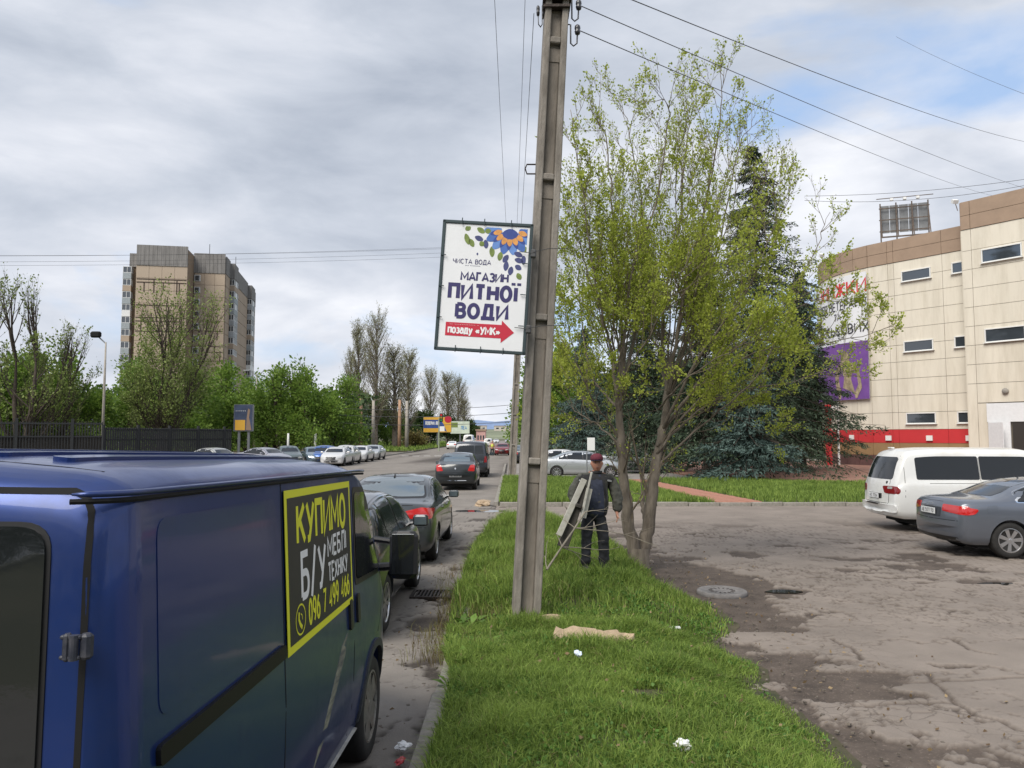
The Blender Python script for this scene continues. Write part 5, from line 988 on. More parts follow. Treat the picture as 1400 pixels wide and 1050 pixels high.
# ------------------------------------------------------------------ apartment tower
M_PCON = mat('tan_panel', (.43, .345, .26), .85, var=.1, scale=.25, dirt=((.26, .2, .15), .5, .15)); M_PCON2 = mat('tan_panel_dark', (.375, .295, .22), .85, var=.1, scale=.25); M_GRYC = mat('grey_ribbed_concrete', (.2, .19, .18), .9, var=.25, scale=.8, stretch=(3, 3, .3)); M_TJ = mat('tower_joint', (.24, .175, .12), .9); M_SEAL = mat('bitumen_seal', (.06, .04, .03), .9)
M_BALC = mat('balcony_front', (.33, .35, .36), .7, var=.25, scale=.6); M_BALB = mat('balcony_bluegrey', (.3, .33, .34), .7, var=.2)
tw = thing('apartment_tower', 'sixteen storey tan panel apartment block with grey parapet beyond the trees on the left', 'building', (-81.6, 165, 0), R(10.43)); TH, FH = 43.6, 2.75
# local: x = along the end wall (right), y = away
def tb(a, b, m, nm, parent=tw): return MB().box2(a, b).build(nm, m, parent)
tb((.0, .35, 0), (10.5, 8, TH - .3), M_TJ, 'wall'); tb((0.3, 6.35, 0), (17.3, 52, TH - .3), M_TJ, 'wall')
def grid_face(x0, x1, y, zt, cols, tag_='wall_panel'):
    rows = int((zt - 1) / FH); w = (x1 - x0) / cols; me = {}
    for r_ in range(rows + 1):
        z1 = zt - r_ * FH; z0 = max(0, z1 - FH)
        for c_ in range(cols):
            m = M_PCON if rnd.random() < .7 else M_PCON2; o = MB().box((0, 0, 0), (w - .05, .3, z1 - z0 - .06)); key = (round(z1 - z0, 3))
            if key not in me: ob = o.build(tag_, M_PCON, tw); me[key] = ob.data
            else: ob = link(tag_, me[key], None, tw)
            ob.location = (x0 + w * (c_ + .5), y + .15 - rnd.uniform(0, .02), (z0 + z1) / 2)
            if m is M_PCON2: ob.material_slots[0].link = 'OBJECT'; ob.material_slots[0].material = m
grid_face(0, 10.5, 0, TH - 4.2, 4); grid_face(10.7, 17.3, 6, TH - 4.2, 3)
for x0, x1, y in ((0, 10.5, -.15), (10.5, 17.3, 5.85), (-2.0, 0, 2.0)):
    k = x0
    while k < x1 - .1: e_ = min(k + .85, x1); tb((k + .02, y, TH - 4.2), (e_ - .02, y + .4, TH + .3 - (1.5 if x0 < 0 else 0)), M_GRYC, 'parapet_panel'); k = e_
tb((-2.0, 2.4, 0), (0, 12, TH - 1.5), M_TJ, 'wall')
# irregular sealed joints
class _SJ:
    def box(s, c, d): MB().box(c, d).build('sealed_joint', M_SEAL, tw)
sl = _SJ()
for zr, xr in ((TH - 7.2, (0, 10.5)), (TH - 15.6, (0, 10.5)), (TH - 16.4, (0, 10.5)), (TH - 18.6, (0, 10.5)), (TH - 7.9, (0, 10.5)), (TH - 12.9, (0, 9))): sl.box(((xr[0] + xr[1]) / 2, -.03, zr), (xr[1] - xr[0] - .3, .06, .22))
for x, za, zb in ((1.7, TH - 7.9, TH - 10), (3.7, TH - 7.2, TH - 10.2), (5.6, TH - 7.9, TH - 9.5), (8.4, TH - 7.4, TH - 10.4), (8.9, TH - 7.9, TH - 10.4), (1.3, TH - 15, TH - 18.6), (3.3, TH - 14.6, TH - 18.6), (5.1, TH - 15.8, TH - 18.6), (8.5, TH - 15.6, TH - 18.6), (9.2, TH - 12.9, TH - 18.6), (6.9, TH - 12.9, TH - 15.6)): sl.box((x, -.03, (za + zb) / 2), (.22, .06, abs(za - zb)))
for zr in (TH - 17.5, TH - 21.0, TH - 22.3, TH - 24.3): sl.box((14, 5.97, zr), (6.2, .06, .16))
for x, za, zb in ((15.9, TH - 17.5, TH - 19.5), (15.4, TH - 21, TH - 24), (16.6, TH - 22, TH - 24.3), (12, TH - 17.5, TH - 21)): sl.box((x, 5.97, (za + zb) / 2), (.22, .06, abs(za - zb)))
# stair windows in the re-entrant between the two end walls, at left and balconies on the long side
def balc(x0, x1, y0, y1, zz_, nm='balcony'):
    b_ = MB(); b_.box2((x0, y0, zz_), (x1, y1, zz_ + 1.15)); b_.box2((x0 - .04, y0 - .04, zz_ - .12), (x1 + .04, y1, zz_)); o = b_.build(nm, rnd.choice([M_BALC, M_BALB, M_PCON2, M_FRAMEW if rnd.random() < .4 else M_BALC]), tw)
    MB().box2((x0 + .06, y0 + .06, zz_ + 1.16), (x1 - .06, y1, zz_ + 2.55)).build('glazing', M_WIN, o)
    fr = MB(); n = max(2, int((y1 - y0) / .9)); 
    for k in range(n + 1): yy = y0 + .02 + (y1 - y0 - .04) * k / n; fr.box((x1 - .03, yy, zz_ + 1.85), (.09, .08, 1.4))
    for k in range(3): fr.box((x0 + .03 + (x1 - x0 - .06) * k / 2, y0 + .03, zz_ + 1.85), (.08, .09, 1.4))
    for zq in (zz_ + 1.2, zz_ + 2.5): fr.box2((x0 + .03, y0 - .01, zq - .04), (x1 + .01, y1, zq + .04))
    if rnd.random() < .45: fr.box2((x1 - .05, y0 + (y1 - y0) * .3, zz_ + 1.2), (x1 - .0, y0 + (y1 - y0) * .7, zz_ + 2.5))
    fr.build('frame', M_FRAMEW, o)
for f_ in range(14):
    z = TH - 4.2 - FH * (f_ + 1)
    balc(17.3, 18.5, 11.5, 16.6, z); balc(17.3, 18.5, 38, 44, z); balc(-2.9, -1.2, .8, 2.2, z)
    w_ = tb((10.75, 5.8, z + .8), (12.0, 5.98, z + 2.2), M_FRAMEW, 'window'); MB().box2((10.87, 5.76, z + .9), (11.88, 5.79, z + 2.1)).build('pane', M_WIN, w_)
for y0, y1, x in ((6.4, 11.4, 17.42), (16.7, 37.9, 17.42), (44.1, 52, 17.42)):
    r_ = 0
    while TH - 4.2 - FH * (r_ + 1) > 0:
        z0 = TH - 4.2 - FH * (r_ + 1); tb((x - .12, y0, z0 + .05), (x + .02, y1, z0 + FH - .05), M_PCON2, 'side_panel'); r_ += 1
    tb((x - .1, y0, TH - 4.2), (x + .1, y1, TH - .1), M_GRYC, 'parapet_panel')
tb((17.3, 11.5, TH - 4.2), (18.5, 16.6, TH - .6), M_GRYC, 'parapet_panel'); tb((17.3, 38, TH - 4.2), (18.5, 44, TH - .6), M_GRYC, 'parapet_panel')
for x, y in ((13.4, 8), (17.2, 20)): MB().tube([(x, y, TH - .3), (x, y, TH + 3)], .06, 4).build('aerial', M_SEAM, tw)
# ------------------------------------------------------------------ concrete poles
M_POLE = mat('weathered_pole_concrete', (.2, .178, .15), .92, col2=(.34, .31, .27), var=.3, scale=3.5, bump=.7, bscale=22, stretch=(1, 1, .35), dirt=((.095, .08, .066), .85, 2.6)); M_POLER = mat('pole_recess_concrete', (.2, .175, .145), .93, col2=(.3, .265, .225), var=.3, scale=4, bump=.6, bscale=25, stretch=(1, 1, .3))
def concrete_pole(label, base, lean, yaw, H, wb, wt, group='concrete street poles'):
    t = thing('concrete_pole', label, 'pole', base, group=group, rot=(0, R(lean), R(yaw)))
    def beam(x0b, x0t, wb_, wt_, y0, y1, nm, m, z0=-.4, z1=H, n=1):
        V = []; 
        for z, x, w in ((z0, x0b, wb_), (z1, x0t, wt_)):
            for (dx, yy) in ((0, y0), (w, y0), (w, y1), (0, y1)): V.append((x + dx, yy, z))
        o = MB().add(V, [(0, 3, 2, 1), (4, 5, 6, 7), (0, 1, 5, 4), (1, 2, 6, 5), (2, 3, 7, 6), (3, 0, 4, 7)]).build(nm, m, t); bv = o.modifiers.new('bevel', 'BEVEL'); bv.width = .014; bv.segments = 2; return o
    d = .13
    beam(-wb / 2, -wt / 2, wb * .27, wt * .27, -d, d, 'flange', M_POLE); beam(wb / 2 - wb * .27, wt / 2 - wt * .27, wb * .27, wt * .27, -d, d, 'flange', M_POLE)
    beam(-wb * .235, -wt * .235, wb * .47, wt * .47, -d + .075, d - .075, 'web', M_POLER)
    z = 1.72
    while z < H - .3:
        w = (wb + (wt - wb) * z / H) * .47; MB().bevbox((0, 0, z), (w, 2 * d - .012, .075), .012).build('cross_rib', M_POLE, t)
        MB().box((0, 0, z - .16), (w * .96, 2 * d - .13, .16)).build('rib_throat', M_POLER, t); z += 1.62
    return t
p1b = ground_at(716, 838, .2); PB = (p1b.x + .02, 8.7, .21)
pole1 = concrete_pole('nearest leaning concrete pole with recessed face that carries the water shop sign', PB, 3.0, 4, 9.6, .31, .255)
pole2 = concrete_pole('farther leaning concrete pole standing at the edge of the second verge', (0.0, 41, .05), 2.6, 2, 9.8, .42, .3)
pole3 = concrete_pole('distant concrete pole just right of the second pole, by the dark red car', (1.3, 95, 0), 1.5, 2, 9.5, .4, .3)
M_INS = mat('insulator_dark', (.035, .035, .04), .35, coat=.4)
def pp(base, lean, z, dx=0.0, dy=0.0): return Vector((base[0] + math.sin(R(lean)) * z + dx, base[1] + dy, base[2] + math.cos(R(lean)) * z))
for i, (zz_, sx) in enumerate(((7.02, 1), (6.95, -1), (6.72, 1))):
    a = pp(PB, 3, zz_, sx * .14); t = thing('insulator', ['upper right hook insulator at the top of the near pole', 'left hook insulator at the top of the near pole', 'lower right hook insulator at the top of the near pole'][i], 'insulator', a, group='insulators on the near pole')
    hk = MB(); hk.tube([(0, 0, .12), (sx * .05, -.02, .1), (sx * .05, -.02, -.18), (sx * .09, -.02, -.22), (sx * .14, -.02, -.18), (sx * .15, -.02, -.02)], .012, 8); hk.build('hook', M_INS, t, True); t.scale = (.8 * (1 if sx > 0 else .6), .8, .8)
    MB().lathe([(.0, -.07), (.035, -.07), (.045, -.03), (.032, -.015), (.045, .01), (.04, .05), (.02, .07), (0, .075)], 14, 'z', (sx * .15, -.02, .03)).build('porcelain', M_INS, t, True)
cb = MB(); pz = pp(PB, 3, 7.08); cb.box(pz, (.33, .3, .05)); cb.box(pp(PB, 3, 6.97), (.31, .28, .03)); o = cb.build('clamp_band', M_IRON); tag(o, 'dark steel clamp band round the top of the near pole', 'clamp band')
lp = MB(); a = pp(PB, 3, 5.1, -.15, -.1); lp.tube([a, a + Vector((-.1, 0, 0)), a + Vector((-.12, 0, -.05)), a + Vector((-.1, 0, -.11)), a + Vector((0, 0, -.11))], .009, 6); tag(lp.build('step_iron', M_IRON), 'small bent iron loop on the left edge of the near pole', 'step iron')
# ------------------------------------------------------------------ water shop sign
SG = thing('hanging_sign', 'white shop sign with blue flower and red arrow strapped to the near concrete pole', 'sign', at(595.7, 476, 8.5), rot=(0, R(3.7), R(-2)))
# local x right, z up; y towards the street end
SW, SHh = .98, 1.435; M_SFR = mat('sign_frame_green', (.04, .06, .065), .5, .3); M_SP = mat('sign_sheet', (.74, .75, .76), .45, var=.03, scale=3); M_NAVY = mat('sign_navy', (.035, .03, .12), .5); M_SRED = mat('sign_red', (.5, .02, .045), .5); M_SWH = mat('sign_white', (.78, .78, .78), .5)
MB().box((SW / 2, 0, SHh / 2), (SW - .03, .012, SHh - .03)).build('panel', M_SP, SG)
for a_, b_ in (((0, 0, 0), (SW, 0, 0)), ((0, 0, SHh), (SW, 0, SHh)), ((0, 0, 0), (0, 0, SHh)), ((SW, 0, 0), (SW, 0, SHh))):
    a_, b_ = Vector(a_), Vector(b_); d = b_ - a_; c = (a_ + b_) / 2; o = MB().bevbox(c, (.036 + abs(d.x), .04, .036 + abs(d.z)), .006).build('frame_bar', M_SFR, SG)
for k in range(12):
    x, z = ((.22, 0), (.5, 0), (.75, 0), (.93, .3), (.93, .65), (.93, 1.0), (.75, SHh), (.45, SHh), (.2, SHh), (.015, .35), (.015, .7), (.015, 1.05))[k]
    MB().tube([(x - (.0 if z in (0, SHh) else .03), -.028, z - (.03 if z in (0, SHh) else 0)), (x + (.0 if z in (0, SHh) else .03), -.028, z + (.045 if z in (0, SHh) else 0))], .006, 5).build('lacing', M_SFR, SG)
def stx(s, u0, u1, v1, h, st, m, gap=.2): lettering(s, (u0 * SW, -.0065, (1 - v1) * SHh), (1, 0, 0), (0, 0, 1), (u1 - u0) * SW, h * SHh, st, m, SG, .002, gap=gap)
stx('ЧИСТА ВОДА', .13, .56, .325, .034, .15, M_NAVY); stx('--- --------', .27, .44, .345, .012, .3, M_NAVY); stx('МАГАЗИН', .235, .765, .455, .06, .24, M_NAVY); stx('ПИТНОЇ', .115, .875, .6, .105, .29, M_NAVY, .3); stx('ВОДИ', .21, .78, .745, .1, .29, M_NAVY, .3)
def flat(poly, off, m, nm, parent=SG): 
    return MB().prism([(u * SW, (1 - v) * SHh) for u, v in poly], .0065, .0065 + off, Matrix(((1, 0, 0, 0), (0, 0, -1, 0), (0, 1, 0, 0), (0, 0, 0, 1)))).build(nm, m, parent)
flat([(.095, .79), (.73, .79), (.73, .755), (.875, .845), (.73, .93), (.73, .895), (.095, .895)], .002, M_SRED, 'arrow')
lettering('позаду «УМК»', (.13 * SW, -.0065, (1 - .872) * SHh), (1, 0, 0), (0, 0, 1), .58 * SW, .056 * SHh, .22, M_SWH, SG, .004); lettering('-- ------------ -', (.14 * SW, -.0065, (1 - .81) * SHh), (1, 0, 0), (0, 0, 1), .33 * SW, .012 * SHh, .14, M_SWH, SG, .004)
M_PET = [mat('petal_' + n, c, .6, var=.12, scale=12) for n, c in (('blue', (.06, .14, .42)), ('light_blue', (.12, .24, .55)), ('deep_blue', (.03, .06, .25)))]; M_STM = mat('flower_centre', (.65, .3, .08), .6, var=.2, scale=20); M_LF = mat('printed_leaf', (.16, .22, .05), .6, var=.3, scale=14); M_LB = mat('printed_dark_leaf', (.05, .06, .17), .6, var=.2)
fc = (.76, .035)
def petal(c, a, r0, r1, w, off, m, nm='petal', asp=SW / SHh):
    P = []
    for k in range(13):
        s = k / 12; rr_ = r0 + (r1 - r0) * s; hw = w * math.sin(math.pi * min(1, s * .92 + .04)) ** .7; P.append((rr_, hw))
    pts = [(r_, h_) for r_, h_ in P] + [(r_, -h_) for r_, h_ in P[::-1]]; out = []
    for r_, h_ in pts: x = r_ * math.cos(R(a)) - h_ * math.sin(R(a)); y = r_ * math.sin(R(a)) + h_ * math.cos(R(a)); out.append((min(.955, c[0] + x), max(.03, c[1] + y * asp)))
    return flat(out, off, m, nm)
for k, a in enumerate((8, 32, 56, 80, 104, 128, 152, 174)): petal(fc, a, .1, .3, .055, .0015 + .0002 * (k % 3), M_PET[k % 2])
for k, a in enumerate((20, 44, 68, 92, 116, 140, 163)): petal(fc, a, .1, .24, .03, .0026, M_PET[2])
for k, a in enumerate((18, 42, 66, 90, 114, 138, 162)): petal(fc, a, .1, .2, .03, .0033, M_STM)
petal(fc, 90, .0, .12, .09, .0038, M_PET[2])
for (u, v, a, m, r_) in ((.25, .08, 70, M_LF, .13), (.3, .12, 60, M_LF, .1), (.38, .03, 30, M_LF, .1), (.36, .1, 20, M_LB, .1), (.48, .12, 80, M_LB, .1), (.47, .05, 0, M_LF, .07), (.56, .17, 85, M_LF, .12), (.67, .2, 100, M_LF, .1), (.75, .22, 120, M_LB, .1), (.82, .2, 20, M_LB, .1), (.74, .27, 95, M_LB, .11), (.83, .25, 15, M_LB, .1), (.8, .31, 100, M_LB, .1), (.84, .3, 30, M_LB, .08), (.87, .36, 60, M_LF, .08), (.93, .22, 90, M_LB, .1), (.93, .15, 60, M_LF, .07), (.42, .14, 40, M_LF, .06), (.3, .02, 140, M_LF, .07)): petal((u, v + (.02 if u > .6 else .01)), a, 0, r_, .03, .0018, m, 'printed_leaf')
petal((.4, .255), -90, 0, .03, .01, .0018, M_LB, 'drop_symbol')
M_STEELW = mat('strap_wire', (.1, .1, .1), .5, .6)
for z in (1.12, .27): cl_ = MB(); cl_.bevbox((SW + .035, 0, z), (.06, .08, .09), .01); cl_.tube([(SW + .02, -.03, z + .01), (SW + .2, -.16, z + .03), (SW + .42, -.13, z + .05)], .004, 4); cl_.tube([(SW - .12, -.03, z + .01), (SW + .03, -.04, z)], .004, 4); cl_.build('clamp', M_STEELW, SG)
# ------------------------------------------------------------------ wires
M_WIRE = mat('cable', (.05, .05, .055), .6)
def wire(a, b, sag, r, label, group='overhead wires', n=18, m=M_WIRE):
    a, b = Vector(a), Vector(b); P = []
    for k in range(n + 1): s = k / n; p = a.lerp(b, s); p.z -= sag * 4 * s * (1 - s); P.append(p)
    o = MB().tube(P, r, 5).build('wire', m); return tag(o, label, 'wire', group)
T1 = [pp(PB, 3, 6.5, -.29), pp(PB, 3, 6.55, .1), pp(PB, 3, 9.0, -.1)]
wire((-.35, -4, 9.3), (-.05, 40.9, 9.3), .9, .004, 'thin wire rising left of the near pole above the sign centre, farthest left of three'); wire((.25, -4, 9.4), (.08, 40.9, 9.0), .7, .004, 'thin wire rising steeply just left of the near pole, middle of three'); wire(pp(PB, 3, 6.95, -.26), (.15, 40.9, 8.6), .3, .004, 'thin wire running from the left insulator of the near pole down behind the sign')
wire(pp(PB, 3, 7.05, .26), at(1440, 268, 48), .25, .006, 'wire from the upper right insulator across the sky to the shop roof'); wire(pp(PB, 3, 6.75, .26), at(1358, 268, 50), .2, .006, 'wire from the lower right insulator across the tree tops to the shop parapet')
wire(at(820, -18, 9), at(1440, 200, 40), .35, .007, 'thick cable crossing the upper right corner of the sky, highest of all'); wire(at(1225, 50, 30), at(1420, 136, 20), .1, .005, 'short wire slanting through the upper right sky above the shop'); wire(at(1100, 268, 70), at(1480, 233, 60), .5, .018, 'upper of two near level wires passing over the roof billboard'); wire(at(1100, 274, 70), at(1480, 237, 60), .9, .018, 'lower of two near level wires passing over the roof billboard')
for k, (ya, yb) in enumerate(((350, 317), (347, 320), (358, 324), (361, 330))): wire(at(-60, ya + (0, 2, 0, 2)[k], 70), at(980, yb, 95), .8, .012, ('first', 'second', 'third', 'lowest')[k] + ' of four long wires passing in front of the apartment tower, counted from the top')
for k, y in enumerate((548, 556, 566)): wire(at(330, y - 2, 105), at(706, y + (5, 8, 10)[k], 95), 1.0, .03, ('top', 'middle', 'bottom')[k] + ' of three low trolley wires strung across the street far away')
# ------------------------------------------------------------------ fences, lamps, far street furniture
M_FEN = mat('fence_dark', (.018, .02, .022), .7)
def rail_fence(label, a, b, h, solid, lab2='', step=.16, w=.05):
    a, b = Vector(a), Vector(b); L_ = (b - a).length; t = thing('railing_fence', label, 'fence', a, math.atan2(b.y - a.y, b.x - a.x)); m = MB(); k = 0
    while k < L_: m.box((k, 0, h / 2), (w, w, h)); k += step
    o = m.build('picket', M_FEN, t); o['kind'] = 'stuff'
    for z in (.25, h * .7, h - .12): MB().box((L_ / 2, 0, z), (L_, .09, .09)).build('rail', M_FEN, t)
    k = 0
    while k <= L_ + .1: MB().box((k, 0, h / 2 + .1), (.16, .16, h + .2)).build('post', M_FEN, t); k += 3.0
    if solid: MB().box((L_ / 2, .12, h * .36), (L_, .05, h * .72)).build('backing_sheet', mat('fence_sheet', (.05, .045, .04), .9, var=.4, scale=.5), t)
rail_fence('tall dark brown fence behind the van roof at the left edge', at(-60, 600, 46).xy.to_3d(), at(140, 600, 50).xy.to_3d(), 3.15, True); rail_fence('lower dark blue grey picket fence right of the taller fence', at(141, 600, 54).xy.to_3d(), at(316, 600, 66).xy.to_3d(), 2.85, False, step=.2, w=.09)
M_LAMPM = mat('lamp_grey', (.22, .23, .24), .6, .3); M_CONCP = mat('far_pole_concrete', (.33, .3, .26), .9, var=.2, scale=2)
def lamp(label, x, y, H, kind, m=M_CONCP):
    t = thing('street_lamp', label, 'street lamp', (x, y, 0)); MB().tube([(0, 0, 0), (0, 0, H * .7), (0, 0, H)], [.11, .085, .055], 8).build('pole', m, t, True)
    if kind == 1: MB().tube([(0, 0, H - .1), (-.5, 0, H + .35)], .05, 6).build('arm', M_LAMPM, t); MB().bevbox((-.7, -.1, H + .55), (.75, .35, .45), .1).build('lamp_head', M_SEAM, t)
    else:
        for s in (-1, 1): MB().tube([(0, 0, H - .4), (s * .9, 0, H + .25)], .045, 6).build('arm', M_LAMPM, t); MB().bevbox((s * 1.3, 0, H + .3), (.9, .3, .16), .05).build('lamp_head', M_LAMPM, t)
q = at(140, 600, 56); lamp('single headed street lamp standing in front of the leafy trees at the left', q.x, 56, 9.1, 1); q = at(349, 600, 100); lamp('double armed street lamp beside the portrait billboard', q.x, 100, 10.5, 2)
def post(name, label, cat, x, y, H, r, m, group=None):
    o = MB().tube([(x, y, -.05), (x, y, H * .5), (x, y, H)], [r, r * .85, r * .7], 8).build(name, m, None, True); return tag(o, label, cat, group)
M_RUST = mat('rusty_brown_pole', (.36, .22, .14), .85, var=.25, scale=1.5)
for px_, H, m, lab in ((493, 8.9, M_RUST, 'rusty brown trolley pole, leftmost of the four under the poplars'), (510, 8.5, M_CONCP, 'pale concrete trolley pole, second from the left under the poplars'), (546, 8.6, M_RUST, 'rusty brown trolley pole, third from the left under the poplars'), (556, 8.4, M_CONCP, 'pale slim trolley pole, rightmost of the four under the poplars')): q = at(px_, 600, 134); post('trolley_pole', lab, 'pole', q.x, 134, H, .34, m, 'trolley poles by the poplars')
for px_, lab in ((394, 'short white post at the edge of the trees, left one'), (431, 'short white post at the edge of the trees, right one')): q = at(px_, 600, 92); post('marker_post', lab, 'post', q.x, 92, 2.6, .17, M_FRAMEW, 'short white posts by the trees')
def billboard(label, x, y, w, h, z, draw, rz=0, legs=1):
    t = thing('billboard', label, 'billboard', (x, y, 0), rz); MB().box((0, 0, z + h / 2), (w, .3, h)).build('frame', M_LAMPM, t); draw(t, w, h, z)
    for k in range(legs): MB().tube([((k - (legs - 1) / 2) * w * .5, .1, 0), ((k - (legs - 1) / 2) * w * .5, .1, z)], .14, 8).build('leg', M_LAMPM, t)
    return t
def fbox(t, x0, x1, z0, z1, m, nm='print', y=-.16): return MB().box2((x0, y - .01, z0), (x1, y, z1)).build(nm, m, t)
M_BB = mat('billboard_blue', (.03, .08, .3), .6, var=.2, scale=1); M_BY = mat('billboard_yellow', (.75, .42, .05), .6); M_BWp = mat('billboard_pale', (.55, .62, .5), .6, var=.15, scale=.8)
def d1(t, w, h, z):
    fbox(t, -w / 2 + .05, w * .5 - .05, z + .05, z + h - .05, M_BY); fbox(t, -w / 2 + .05, w * .12, z + h * .28, z + h * .82, M_BB, y=-.175)
    MB().prism([(w * .1, z + h * .3), (w * .34, z + .1), (w * .22, z + h * .55), (w * .12, z + h * .8)], .17, .19, Matrix(((1, 0, 0, 0), (0, 0, -1, 0), (0, 1, 0, 0), (0, 0, 0, 1)))).build('print', M_BB, t)
    lettering('ПОВЕРНИ ДО', (-w * .42, -.19, z + h * .5), (1, 0, 0), (0, 0, 1), w * .46, h * .2, .2, M_SWH, t); MB().lathe([(.0, -.19), (.75, -.19), (.75, -.2), (0, -.2)], 20, 'y', (w * .38, 0, z + h * .85)).build('logo_disc', M_SRED, t)
billboard('blue and yellow billboard with a red disc at the far left verge', at(598, 590, 165).x, 165, 6.0, 3.3, 3.1, d1)
def d2(t, w, h, z): fbox(t, -w / 2 + .05, w / 2 - .05, z + .05, z + h - .05, M_BWp); lettering('ЛЕА', (w * .05, -.175, z + h * .35), (1, 0, 0), (0, 0, 1), w * .3, h * .25, .2, mat('bb_blue_ink', (.1, .25, .45), .6), t); fbox(t, -w * .45, -w * .12, z + h * .5, z + h * .9, M_LF, y=-.175)
billboard('pale green and white billboard right of the blue and yellow one', at(629, 590, 185).x, 185, 4.6, 3.0, 2.9, d2)
def d3(t, w, h, z):
    fbox(t, -w / 2 + .05, w / 2 - .05, z + .05, z + h - .05, mat('bb_night_blue', (.05, .07, .13), .6, var=.3, scale=1.5)); fbox(t, -w * .42, w * .1, z + .1, z + h * .42, M_BY, y=-.175); lettering('------', (-w * .4, -.175, z + h * .72), (1, 0, 0), (0, 0, 1), w * .52, h * .1, .2, M_SWH, t)
    MB().prism([(w * .14, z + .1), (w * .44, z + .1), (w * .3, z + h * .5), (w * .34, z + h * .8), (w * .24, z + h * .85), (w * .18, z + h * .5)], .175, .19, Matrix(((1, 0, 0, 0), (0, 0, -1, 0), (0, 1, 0, 0), (0, 0, 0, 1)))).build('print', mat('bb_figure', (.3, .2, .14), .6), t)
billboard('portrait billboard with an orange block beside the double street lamp', at(333, 590, 78).x, 78, 1.95, 2.7, 2.75, d3, legs=2)
# traffic light over the street and small signs
t = thing('traffic_light', 'dark traffic light on a pole in front of the blue and yellow billboard', 'traffic light', (at(600, 600, 118).x, 118, 0)); MB().tube([(0, 0, 0), (0, 0, 5)], .1, 8).build('pole', mat('pole_green', (.28, .32, .22), .7), t); MB().bevbox((.35, 0, 5.1), (.5, .3, 1.3), .06).build('housing', M_SEAM, t)
for k, c in enumerate(((.5, .02, .02), (.3, .2, .02), (.02, .2, .05))): MB().lathe([(0, -.16), (.15, -.16), (.16, -.15)], 14, 'y', (.35, 0, 5.5 - .4 * k)).build('lens', mat('lens_%d' % k if 0 else ('lens_red', 'lens_amber', 'lens_green')[k], c, .3), t)
MB().box((.5, -.2, 3.4), (.75, .04, .75)).build('road_sign', M_FRAMEW, t)
t = thing('small_sign', 'small white sign board on a thin post behind the man', 'sign', (at(808, 600, 36).x, 36, .1)); MB().tube([(-.2, 0, 0), (-.2, 0, 1.4)], .03).build('post', M_LAMPM, t); MB().tube([(.2, 0, 0), (.2, 0, 1.4)], .03).build('post', M_LAMPM, t); MB().bevbox((0, -.03, 1.75), (.36, .03, .6), .012).build('board', M_FRAMEW, t)
t = thing('warning_sign', 'thin post with a small sign far behind the silver cars', 'sign', (at(782, 600, 60).x, 60, 0)); MB().tube([(0, 0, 0), (0, 0, 2.8)], .05).build('post', M_LAMPM, t); MB().bevbox((0, -.05, 2.9), (.5, .03, .5), .01).build('board', M_FRAMEW, t)
# far low buildings at the end of the street
for k, (px_, w, h, d, c) in enumerate(((1, 14, 7, 420, (.5, .45, .38)),)):
    for j, (x, ww, hh, yy, lab) in enumerate(((-16, 9, 5, 330, 'low pale shop at the far end of the street left of the vans'), (-27, 12, 4, 640, 'far pale block on the slope at the end of the street, left one'), (-8, 14, 4, 650, 'far pale block on the slope at the end of the street, middle one'), (6, 10, 4, 660, 'far pale block on the slope at the end of the street, right one'), (-13.3, 2.2, 3.6, 190, 'narrow pink and white kiosk far down the street right of the minibus'))):
        x2 = x if yy != 190 else at(658, 600, 190).x; z = 0 if yy < 400 else 10; t = thing('far_building', lab, 'building', (x2, yy, z - (0 if z == 0 else 3)), group='low buildings at the end of the street')
        MB().box((0, 0, hh / 2), (ww, 6, hh)).build('wall', mat('far_wall_%s' % ('pink' if yy == 190 else 'pale'), (.55, .33, .3) if yy == 190 else (.5, .46, .4), .9), t); MB().box((0, 0, hh + .2), (ww + .4, 6.4, .4)).build('roof', M_BRN, t)
        for q_ in range(3): MB().box((-ww * .3 + ww * .3 * q_, -3.02, hh * .55), (ww * .16, .06, hh * .3)).build('window', M_WIN, t)
